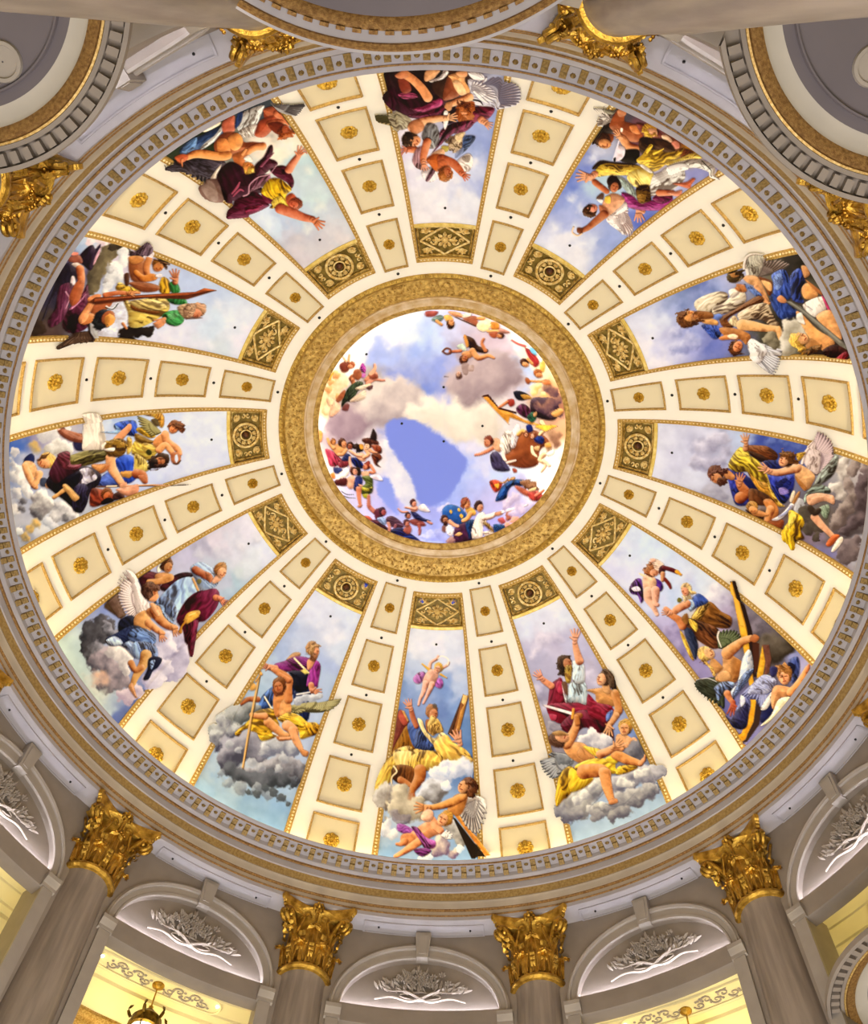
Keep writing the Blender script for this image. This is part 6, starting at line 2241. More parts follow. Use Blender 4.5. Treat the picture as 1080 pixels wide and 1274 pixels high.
FR[1] = ('fresco of a flying man in yellow tunic and white skirt with winged angels', '''
O 640 100 3.857
T -0.25 0.95
E 150,850 d8dcec 280,870 d8dae8 220,760 dcdeec 350,800 c8d0e8 420,780 94a4d8 480,760 98a8dc 250,650 a4b0e0 300,580 98a8dc 220,560 8c9cd8 260,480 7488d0 320,420 7c8cd0 380,330 b4b8d0 340,290 a8b0d8 500,720 9cacdc 590,660 6878c8 560,640 7080c8 600,560 98a8dc 840,500 a8aed8 900,450 8c90c8 780,470 b8bce0 420,500 b0c8dc 560,170 484450 480,140 584c54 650,210 70404c 800,280 5c2c18 860,320 a87818
B e4e8f2 b8c0e0 a.7 k.8 200,700,40 300,700,50 370,640,40 330,760,50 400,340,40 380,370,30 270,560,40 320,610,40
O 730 120 6.0
G painted_shadow_angel! |dark skinned angel with an axe and white wing
V 1
W dcd8d4 68605c w30 190,190 60,60 90,55 120,60 150,80 100,120 84,160 90,190
P 7c7868 f40/16/.5 140,60 220,80 210,110 150,90
V 0
P 2c2420 f30/30/.4 90,180 180,200 220,240 160,290 80,340 50,310 80,270
P 98502c s.5 170,210 230,100 290,100 280,180 330,200 410,220 420,290 380,340 300,330 240,290 190,250
P c87c48 s.4 320,220 390,220 400,280 340,270
P c0805c s.4 230,100 290,95 290,140 240,150
P f8f4ec s0 254,236 270,240 266,265 252,262
L d89868 w56/60/56/40 370,390 310,370 270,320 250,300
N e0a478 260,310 g-135 l76
P 1c1610 s.3 290,400 390,400 380,490 340,500 250,480 280,430
P dcd0dc s.35 225,370 280,380 285,430 260,470 220,485 205,470
Q e0dcec s0 236,330 246,330 210,470 190,480
P 100c0c s0 200,465 216,455 214,485 204,485
P 8c4c28 s.4 60,310 150,280 200,290 190,340 150,350 90,340
H 128,340 d89864 4c2c1c r56 u190 f80
P 241810 s.3 r5 f20/14/.6 50,320 90,280 120,290 70,340 80,370 60,360
P b88050 s.35 r3 70,360 130,380 170,380 110,390
G painted_sleeper |yellow haired figure and brown drapery in the upper shadow
P 6c3028 f20/30/.6 s.4 370,200 450,210 540,260 560,300 480,310 410,280
H 480,260 dca884 c89838 r50 u190 f60
P c89c34 s.35 r5 f10/16/.7 410,270 430,235 460,260 520,290 480,300 430,295
P e4c0a4 s.4 560,290 600,290 640,330 620,345 570,320
P c8806c s.4 630,350 660,330 690,350 690,385 650,390
P 3c2414 f30/40/.6 400,310 480,310 600,330 660,400 620,430 520,420 420,430 390,380
P 683414 f150/26/.7 690,400 740,390 800,420 720,470
G painted_flying_man! |flying man in yellow tunic and white skirt
P e8c440 f160/44/.75 370,480 420,430 470,360 490,370 480,400 540,400 600,420 700,400 730,380 690,450 600,500 510,560 440,530
L f0d050 w14/6/2 s0 450,420 490,370 480,360
L f0d050 w16/8/3 s0 500,430 560,400 575,390
P ecd060 f165/30/.7 590,500 700,460 800,420 860,460 760,480 640,520
P 2c1c14 s.3 40,540 100,480 200,490 340,500 380,520 250,520 100,540
P e0bc44 f10/30/.85 60,560 130,500 270,510 400,520 450,560 420,600 300,590 160,590 70,600
P ecd474 f60/40/.8 340,560 440,540 500,580 480,660 400,680 350,670 300,610
P d8d4d4 s.2 400,520 420,510 490,560 470,570
V 1
P dcdcdc f155/40/.8 490,600 560,560 620,510 760,470 850,470 930,500 980,560 1020,600 960,590 850,540 740,540 730,620 640,700 520,740 470,730
V 0
P f0f0f4 f155/30/.5 s.3 600,530 720,500 760,540 700,560 620,590
L 2c2820 w8/4 s0 860,480 940,560 1000,600
L 70706c w6/3 s0 830,480 880,540
P 70501c f5/24/.95 370,680 460,660 475,720 480,800 420,840 380,780
P e8d088 f10/16/.7 400,800 470,790 470,810 410,820
P 8c9c98 f60/24/.8 200,600 260,600 350,680 370,760 320,740 250,650
L e0a080 w44/36 400,830 420,860
L d89874 w50/44 60,580 30,610
N e0a484 50,590 g160 l80
O 690 190 6.353
N d89c7c 660,440 g85 l110
N dca07c 290,190 g185 l120
G painted_crimson_figure |figure in magenta drapery with bare feet
O 730 120 6.0
P 8c2c70 f10/30/.85 260,720 340,740 400,800 450,790 540,760 640,760 600,840 420,850 300,820
P 5c1438 f20/30/.8 490,760 600,700 640,760 560,800
L c87850 w50/40 540,720 640,720
P d0886c s.4 600,720 660,710 710,700 700,740 660,745
P c06848 s.4 640,650 740,640 790,610 810,620 780,660 770,690 700,670
L b86840 w44/44/40 60,640 110,680 150,710
P 301c14 s.4 150,640 180,590 230,610 260,680 200,700
H 205,670 b06c48 2c1c18 r46 u-70 f80
G painted_flying_angel! |winged angel reaching out a ring
O 690 190 6.353
V 0
W f4ecec b4a4a4 w40 480,460 560,395 580,440 580,490 600,530 612,570 620,610 600,650 540,640
P f0e8e8 f30/24/.5 410,520 480,450 560,390 570,450 500,500 520,560 560,650 480,600 430,560
P d8a07c s.45 400,360 460,320 540,350 550,390 470,470 400,510 370,460 380,400
P b87450 s.4 350,420 400,430 430,490 380,520
P e0c050 s.4 400,350 440,345 440,400 400,395
L a86440 w66/56/44/36 390,490 330,540 270,590 220,615
H 290,450 d0886c 4c2c1c r50 u175 f-70
P 4c3018 s.35 r5 f30/14/.7 235,460 260,415 300,415 270,460 320,490 280,515 250,500
P 703c20 s.4 180,595 220,600 215,640 180,630
L e8c8a0 w10/10/10/10 s.2 150,590 140,630 180,656 216,640
P 5c4438 s.2 330,360 370,320 390,330 380,370
P e8e8f0 s.2 330,370 380,372 370,400
''')
FR[2] = ('fresco of a white robed man and angels with a long grey saw', '''
O 800 280 3.857
T -0.7 -0.7
E 20,560 dcdcec 40,470 d4daf0 60,640 dcdcec 100,440 ccd4ec 130,520 b8bce0 160,400 a4b0dc 180,350 7c8cbc 240,310 7080b4 320,280 7484c4 370,250 a4b0e0 300,340 8c98cc 180,560 9ca4d8 230,560 8c98d4 210,620 a4a8dc 120,600 c8ccec 300,580 8088c4 340,600 6c78c0 380,560 7880c0 470,220 b8bce0 600,180 807868 700,150 383430 760,180 28241c 700,260 706c5c 700,440 484038 640,440 302c24 580,540 484438 680,600 7c7868 900,640 302420
B d0d4ee 8088c0 a.8 k.6 160,520,40 200,580,50 260,570,40 150,580,40 230,540,40
B 94a0d0 6478b0 a.7 k.8 190,380,40 250,340,50 330,300,50
O 910 300 6.545
G painted_angel! |angel with grey wing and blue drapery handling the saw
V 1
W a89894 5c544c w40 180,290 470,190 430,170 380,150 330,130 280,110 230,95
P a8a498 s.3 f80/26/.7 115,160 150,90 220,80 290,110 260,200 210,290 150,290 130,220
L e4ded8 w24/26/18/10 s.3 135,280 120,190 140,110 200,80 290,90
V 0
P 3c54a4 f75/46/.95 330,270 430,230 480,330 500,400 480,470 400,470 340,420 340,340
P 34489c f110/40/.9 480,280 550,220 590,290 600,350 560,420 590,500 500,480 480,380
P 283c7c f60/44/.9 320,420 400,470 530,560 560,590 420,640 360,580 320,500
P 8098d4 f60/20/.6 s.2 a.85 340,300 400,260 420,340 370,400
P c08c60 s.5 570,200 620,210 640,270 600,300 580,260
P d09860 s.45 570,390 620,340 700,420 690,460 600,470
P a86c40 s.4 600,310 720,400 740,440 690,410
P d4a070 s.45 90,290 190,280 240,330 290,440 310,500 260,500 200,380 130,340
P 6c3c20 s.4 220,290 330,330 330,420 300,440 260,350
P e0b078 s.3 240,320 320,340 330,400 300,400
L d8a070 w36/32/26 200,370 260,460 290,500
P d89c68 s.4 250,540 280,500 320,500 300,530 260,555
P 6078b8 f40/20/.7 100,350 180,380 250,440 200,450
P b87850 s.4 40,350 110,360 100,400 60,400
P d89868 s.4 370,470 400,440 440,470 450,500 400,500
H 30,270 c89458 4c3c20 r56 u150 f190
P 5c4420 s.4 r6 f30/18/.7 0,230 60,225 100,250 90,300 40,330 60,280
G painted_robed_man |brown bearded man in a cream white robe
O 830 320 7.714
P dccfb4 f150/60/.75 260,440 330,380 480,330 580,350 560,440 440,540 300,520
P e4dac4 f160/50/.8 440,480 540,440 660,330 740,330 750,430 620,520 500,550 440,540
P f0e8dc f140/36/.6 590,320 660,300 690,340 620,390
P 6c4020 f150/40/.5 500,590 620,520 760,430 880,370 930,410 860,470 700,520 580,600 640,660 560,690
P d4c0a0 f150/50/.9 680,540 800,470 950,440 1000,520 1040,600 1080,640 1000,660 900,600 720,610 680,580
P c4ac88 f60/40/.9 590,620 650,560 700,660 660,670
P b07040 s.3 f60/30/.4 650,290 740,280 760,330 690,330
P 3c54a8 f60/30/.8 330,650 450,650 520,690 500,770 440,780 380,720
P 6c84cc s.3 440,560 500,540 530,570 490,600 450,590
P dca464 s.5 320,590 380,575 480,610 480,650 380,640 330,620
P 8c5a30 s.4 290,520 420,530 440,580 320,590
H 205,580 d89c60 6c4420 8c5428 r82 u190 f-70
P 7c4c24 s.4 r8 f30/20/.7 230,500 310,520 340,600 290,650 230,640 290,570
P 5c3418 s.35 r6 f30/16/.7 110,560 150,520 200,500 160,560 130,600 180,640 140,650
L e0b078 w110/96/70/60 720,650 820,660 940,680 1060,690
P dca870 s.4 1040,680 1080,660 1110,740 1080,800 1050,740
P b07440 s.5 500,680 640,680 780,730 800,790 760,840 700,790 560,760
G painted_cherub! |red cheeked cherub with a white wing over the frame
V 1
W e0e0e8 787880 w52 770,810 1120,900 1110,960 1100,1010 1080,1060 1050,1110 1000,1090
P f0f0f4 s.3 f50/30/.5 770,840 810,780 900,830 960,900 920,990 850,990 800,930
V 0
P d88c50 s.4 500,770 590,740 680,750 680,790 600,790 520,795
P f0d0b0 s.3 580,750 640,735 680,760 660,785 600,780
H 668,862 d88c5c 6c3c1c r66 u120 f95
P 543018 s.35 r6 600,830 640,800 620,880 660,930 720,930 660,950 600,910
O 910 300 6.545
G painted_saw_bearer! |fair haired bare shouldered figure below the saw
V 0
B dcd8d0 8c8474 480,680,70 470,780,80 540,700,60 600,740,60 450,860,70
B a49c88 605848 300,800,50 350,840,50 320,760,40
P e8e4e4 f70/40/.5 580,520 740,450 770,560 680,620
L 80808c w6/4 s0 620,530 660,560
P b83c6c s.3 735,450 760,470 830,610 800,590
P e0a468 s.5 530,600 560,580 700,720 830,800 830,890 780,910 700,860 640,800
P dca470 s.45 690,610 800,560 860,660 900,790 870,790 760,700
P e4e4e0 s.35 530,600 570,580 590,640 600,680 540,650
P 341410 f60/40/.7 740,900 840,840 950,890 980,1040 860,950
P 8c2030 f60/26/.8 880,940 950,900 980,1030 940,1010
P a87444 s.4 600,860 640,790 720,840 720,880 640,890
H 562,800 dca878 e0b050 r64 u210 f-60
P d8a848 s.4 r6 f40/18/.7 510,780 540,760 560,860 620,880 600,910 530,890
P 745028 s.4 r6 f20/18/.7 600,880 700,840 720,870 640,915
Q 74726c s.2 440,490 480,490 560,530 920,830 950,890 880,850 560,570
Q 8c8a84 s0 460,492 490,496 640,600 900,825 880,826 560,556
L 3c3a38 w3/3 s0 500,500 640,600 920,830
''')
FR[3] = ('fresco of a man in blue and yellow, an angel and a curved knife', '''
O 800 500 3.857
T -0.5 -0.85
E 60,200 d0d4ec 60,320 d4d8ee 140,160 ccd0e8 200,260 c4c8e4 300,140 ccd0ea 340,200 9c9cbc 280,280 a0a4c8 400,180 a4a8c8 450,180 b8c4e4 520,180 b8c8e8 430,280 c0c8e4 250,340 ccd2ea 330,430 a4a4b8 400,470 b0b0c4 470,520 a0a0a8 600,180 4454a0 700,210 3c4c94 760,200 5060ac 660,170 4858a8 560,600 482c1c 820,660 80748c 900,740 7c7aac 850,600 5c544c 950,280 a0a0a8 1000,300 b0acb8 1050,340 605860 1060,480 50484c 1000,640 484044 960,780 847c8c 1040,700 a8acc4
B d4d4ea 9090b0 k.6 a.9 270,220,50 340,190,50 390,180,40 300,300,50 360,290,50 400,240,40 250,290,40
B b8b8cc 84849c k.6 a.8 340,420,40 380,450,40 330,460,30
B 7484c4 3c4c90 k.6 a.8 620,190,40 690,190,40 740,220,30
O 940 530 7.079
G painted_rock_cloud |brown grey rocky cloud
B e4e0e0 8c8484 740,350,70 780,420,70 720,540,70 760,620,60 690,560,50 800,300,50
B a89c9c 5c5050 820,520,70 860,620,70 800,720,80 740,800,80 700,860,60 860,400,60 880,320,60
B 70646c 3c3238 920,560,70 960,480,60 920,700,80 960,620,50 860,860,80 780,930,60 940,820,70
B b0a4a8 6c6068 960,380,50 970,300,50 880,260,40
B 887c84 544a50 800,1050,80 860,1120,80 760,1140,60 900,1000,60 800,1180,50 740,1010,40
B dcdce4 8c8c98 380,680,50 400,720,50 370,740,40
B 605850 3c3430 440,800,60 500,860,60 460,920,60 560,900,50 420,740,50 540,980,40
O 860 530 7.714
G painted_robed_man |dark haired man in a blue tunic and yellow mantle
P 6c3c1c f20/40/.7 520,190 640,185 740,200 830,270 800,330 640,300 540,250
P 3c2010 f20/30/.5 540,240 660,270 740,330 640,340
P 242c6c f40/50/.7 690,340 800,330 880,380 880,420 720,420
P 303ca0 f60/60/.95 740,470 880,480 980,470 980,600 900,740 820,700 760,560
P 1c2468 f40/30/.6 s.2 820,560 900,500 950,560 860,640
P a08cd8 f30/20/.5 s.2 a.8 840,600 900,590 940,640 860,660
P 2c3490 f70/50/.8 330,420 440,410 540,480 640,600 580,740 440,760 390,660 360,540
P 181c50 s.3 500,500 640,520 650,610 560,600
P e0c840 f55/60/.85 355,370 470,200 560,280 660,350 720,450 760,590 700,560 600,500 540,440 430,440
P ecd860 f45/36/.6 s.3 440,270 480,200 560,270 530,290
P a87828 f55/40/.9 540,440 640,520 740,560 800,680 860,780 760,720 650,620
P d4b04c f60/30/.8 720,480 760,590 840,720 900,770 840,760 760,640
L c08860 w50/44 520,220 526,180
N d09870 526,180 g-95 l110
P c48858 s.4 290,450 350,420 420,480 400,520 330,500
H 240,480 c88c60 5c3424 4c2c1c r74 u215 f110
P 6c3c2c s.4 r6 f10/18/.7 180,450 240,400 330,400 350,440 280,450 220,460 200,520 180,490
P 4c2818 s.35 r4 260,520 330,490 350,530 320,560 290,545
L b87040 w110/96/80/70 470,690 520,640 480,580 460,540
N c88860 460,570 g-80 l120
G painted_crouching_boy |bare boy crouching behind the knife
P 3c2014 f40/40/.6 520,800 640,840 740,860 700,930 580,860
P 5c3418 f60/60/.6 560,600 700,640 800,720 760,760 640,760 560,740
P c07c44 s.5 690,720 760,700 830,780 830,860 760,930 740,820
L d09058 w80/70/60 760,800 740,870 720,940
P cc8c54 s.45 570,810 660,810 740,850 700,870 600,860
H 590,790 d89c60 b08040 r52 u200 f130
P 904c28 s.4 720,920 880,900 860,990 740,980
O 940 530 7.079
G painted_angel! |winged angel in grey green drapery stretching out an arm
V 1
W c8b4bc 706068 w66 460,400 575,45 620,60 670,100 700,150 710,200 700,240 680,290 660,340 620,390
P d8c8c8 f95/34/.5 s.35 430,250 530,120 570,220 575,300 550,420 500,400 430,330
L ece0dc w22/22/12 s.3 410,330 440,230 530,120
V 0
P c89c34 f10/24/.6 360,245 440,230 420,270 380,310
P 94a09c f130/44/.9 560,420 640,330 720,240 730,300 690,420 600,500 520,520
P 8ca098 f160/40/.8 430,620 520,510 640,540 660,590 560,590 470,600 440,680
P 708070 f60/30/.9 560,720 640,690 650,760 620,820 570,760
P d8a878 s.45 340,350 400,340 520,430 500,510 450,560 360,460
P 9c6838 s.3 f60/30/.4 350,440 450,540 430,570 370,500
L dca880 w84/70/60/50 360,370 280,390 200,410 120,400
N dca484 130,395 g205 l110
H 262,300 d8a078 744824 r64 u-70 f160
P 6c4420 s.4 r7 f20/18/.7 210,240 290,210 360,270 370,320 300,320 240,270
P dca888 s.45 450,620 540,590 640,600 690,620 690,690 600,660 480,700
L d8a484 w70/64/50/44 520,800 570,860 630,920 690,980
P c06030 s.4 620,1040 680,960 740,960 720,1000 660,1060
P f4eee4 s.3 670,1090 720,1000 760,975 770,1010 720,1080 680,1112
L 3c3028 w50/60/40 s.3 480,720 520,760 560,740
G painted_knife |curved white knife with a brown handle
P b07c48 s.4 320,660 380,575 390,600 340,690
P e4d4bc s.2 300,650 330,570 350,590 320,670
P e8e8f4 s.3 145,822 220,780 280,720 310,680 340,700 280,770 220,820 170,834
P a4a8d0 s.1 200,800 270,750 310,700 320,710 260,780
G painted_yellow_cloth! |yellow cloth hanging over the frame
V 1
P dcb428 f80/60/.95 300,740 400,790 430,860 400,920 430,990 380,1020 370,1090 330,1090 300,1040 250,1000 250,900 290,840
P f0d860 f100/30/.6 s.2 310,760 360,790 330,860 280,900
P 5c3c10 s.2 a.8 370,850 400,830 350,960 340,1020 340,940
''')
FR[4] = ('fresco of angels raising a big slanted cross, cherub in the sky', '''
O 740 660 3.6
T -0.7 -0.7
E 60,110 d4daf0 180,40 ccd8f0 240,90 c8d8f0 130,200 ccd0ee 200,230 d0d4f0 350,200 c8d4f0 440,260 c4d0ec 340,300 bccdee 290,330 c4ccee 500,220 ccd8ee 560,280 dce0ea 590,330 c0bcd8 600,390 a498bc 310,430 b8b4dc 360,480 8c84b4 390,560 8c84b8 440,640 9890c0 480,400 ccc0a8 700,400 6c6474 780,420 605c60 760,500 403830 820,540 483c34 870,560 605c70 900,560 9098d0 960,590 a8a8dc 800,720 383450 600,860 8c8cc0 640,900 7c7cb8 560,780 6c6ca8
B dce0ee b4bce0 a.7 k.8 90,90,50 300,150,50 420,220,50
B e4e4ee a8a4c4 k.6 540,270,40 570,310,40 530,310,34
B b0a8d0 7c74a4 k.6 360,460,40 390,510,50 370,550,40 330,450,30
B 847c8c 403c44 k.5 740,420,50 790,450,50 720,450,40 830,480,50
B 6c645c 302820 k.5 780,510,60 830,550,60 860,520,50 760,570,50
O 770 680 7.714
G painted_cherub |cherub with violet scarf playing in the sky
P 6c3c98 f70/40/.95 100,400 150,320 210,310 230,400 240,500 210,540 180,470 120,450
P e0d8ec f60/24/.7 s.2 120,400 180,380 210,420 150,430
P 4c2480 f70/30/.6 340,310 400,330 425,390 400,430 360,400
L e8dcb0 w30/14 s.2 a.8 240,280 200,260
P e8bc9c s.45 240,280 320,280 360,330 350,400 320,440 250,430 230,360
L e4b49c w90/76/50/36 280,430 280,500 330,580 365,650
L e0ac94 w84/70/50/36 350,420 350,480 350,540 370,560
P 8c5430 s.4 r5 f30/22/.7 240,240 260,170 320,140 330,190 290,230 330,290 270,260
H 330,240 d89c78 9c5c30 r54 u160 f60
P e0c4b0 s.4 f30/20/.5 310,140 350,115 430,170 410,240 350,220 330,180
P 401820 s.4 390,200 430,180 450,220 410,270 385,250
L 581820 w36/40/36 s.4 430,200 500,220 560,245
L d8a030 w36/20 s.3 555,240 595,270
L d0986c w44/36 420,260 420,320
L 6c2018 w30/34/24 s.4 440,310 480,360 495,395
P e8b8a0 s.35 300,120 340,115 350,140 310,150
G painted_old_man |white bearded man in blue with folded hands
P 70481c f30/60/.9 690,690 780,560 880,530 980,620 1080,680 1060,780 900,770 720,720
P dcb850 f120/36/.85 700,690 740,620 810,550 870,540 820,640 780,700
P 60381c f40/60/.95 620,690 760,710 950,790 980,940 900,980 760,900 680,820
P d4ac44 f60/30/.7 670,690 750,740 745,820 690,760
P c49c38 f60/26/.8 585,800 640,880 720,1080 680,1060 610,900
P 28304c f60/40/.6 620,790 700,800 760,940 740,1080 700,1020
P 3c54a0 f50/40/.7 690,520 760,450 840,500 850,540 760,580 700,600
P a0bce4 f60/24/.7 640,520 700,510 730,580 680,620
L d89870 w80/70/56/50 650,550 560,600 510,640 450,600
L c88050 w80/70/50/44 610,760 570,700 500,660 470,640
N dca080 500,640 g195 l90
P 8c6030 s.3 600,690 650,640 670,700 650,750
P e8d4a4 f50/24/.8 s.4 r4 590,480 630,440 720,430 740,460 680,490 640,520
H 640,420 d89878 d8b880 r52 u-115 f-160
P e0c480 s.4 r4 f40/16/.7 650,380 700,420 740,450 700,460
P 6c6424 s.2 560,510 580,490 605,510 590,535 565,530
G painted_cross! |big slanted wooden cross over the frame
O 740 660 3.6
V 1
Q 2c1a12 s0 612,225 640,222 705,450 720,560 740,640 690,620
Q d89c34 s.1 610,248 622,225 690,470 712,680 700,680 655,480
Q e8b84c s0 612,260 620,240 684,470 662,472
V 0
O 850 780 6.75
Q e0ac38 s.1 470,-10 520,-10 545,90 580,420 600,480 560,520 510,200
Q 2c1c18 s0 530,-20 570,0 600,300 620,420 590,420
Q 4c2c20 s0 580,120 640,140 640,300 600,400
Q e0ac38 s.1 665,155 690,290 670,410 620,430 620,400
Q 70483c s.1 665,150 720,150 740,270 720,380 680,420 690,290
Q e4a830 s.1 548,610 615,610 590,800 540,900 500,1010 460,960 520,820
Q 3c2c28 s0 615,640 660,680 640,820 540,960 505,1012 540,900 590,800
G painted_angel! |fair haired angel with dark green wings bearing the cross
V 1
W 4c5440 20241c w48 330,440 110,480 130,530 170,570 220,620 280,650 340,680
P 383c30 f30/30/.6 s.3 110,470 200,430 290,470 330,560 260,600 160,560
L dcdce0 w10/8/6 s.2 120,450 200,430 280,460
V 0
W 5c6848 262c20 w40 310,180 300,60 340,30 400,30 450,40 480,80
L e4e0d8 w16/14/8 s.2 300,40 290,90 320,170
P c89058 s.5 330,190 380,180 420,240 510,310 480,400 430,470 300,460 270,420 330,330
P dcac78 s.4 300,380 370,370 400,430 340,460 290,440
P a8703c s.35 420,260 500,310 480,400 420,440 400,340
L d8a068 w100/86/64/56 370,220 430,170 500,120 570,95
P b06c40 s.4 560,90 600,60 640,90 610,130 570,120
P c08c58 s.4 240,260 300,300 330,350 260,400 220,340
P d8b060 f60/22/.8 s.4 r4 140,200 180,180 200,280 260,360 280,410 250,380 190,320 140,280
H 205,222 e0b484 dcb868 r60 u-130 f-20
P 8098d0 f60/40/.9 260,510 330,460 430,470 400,540 340,540 300,620 270,550
P c4d4ec f115/36/.9 500,260 560,190 590,330 560,420 480,480 420,580 400,540 460,460
P 6c84c0 f110/24/.8 500,400 590,350 540,460 430,600 420,660 400,600
L c88458 w60/46/36 370,560 390,600 420,640
N b0583c 420,630 g95 l120
P 6c74b0 f50/40/.9 300,680 400,780 460,760 440,700 520,560 560,600 560,700 480,850 360,790
P 2c2c58 f60/40/.7 450,700 540,640 540,820 480,860 400,820
P d0d4ec s.2 480,580 510,570 520,630 485,670
G painted_cherub |curly haired cherub with lilac blue wing at the foot of the cross
P 1c2050 s.3 700,640 760,700 740,790 650,800 660,700
P 3c4c90 f70/36/.8 890,280 960,250 980,330 960,430 910,470 900,370
P 141838 s.3 880,300 940,320 930,380 890,400
W 98a0d4 50588c w46 740,420 500,570 540,590 590,600 640,640 660,690 700,680
P a4acdc f35/24/.6 s.3 590,470 680,400 780,440 770,500 700,560 600,560 540,560
P e8e8f0 f50/24/.6 s.3 650,690 700,600 760,530 740,620 700,690
P dca070 s.45 740,560 780,490 900,510 930,560 860,590 810,600 760,690 740,650
L d89864 w64/60/50/40 900,550 960,490 1010,410 1045,345
L c07850 w30/20 1040,370 1055,320
P f0f0dc s.25 800,610 900,590 860,660 780,740 720,800 650,830 740,740
H 850,420 dca078 a8763c r66 u-100 f90
P a0703c s.4 r6 f40/18/.7 790,380 800,320 870,310 910,370 880,390 830,360 820,430
P 303060 s.3 730,340 790,340 780,400 740,420
''')
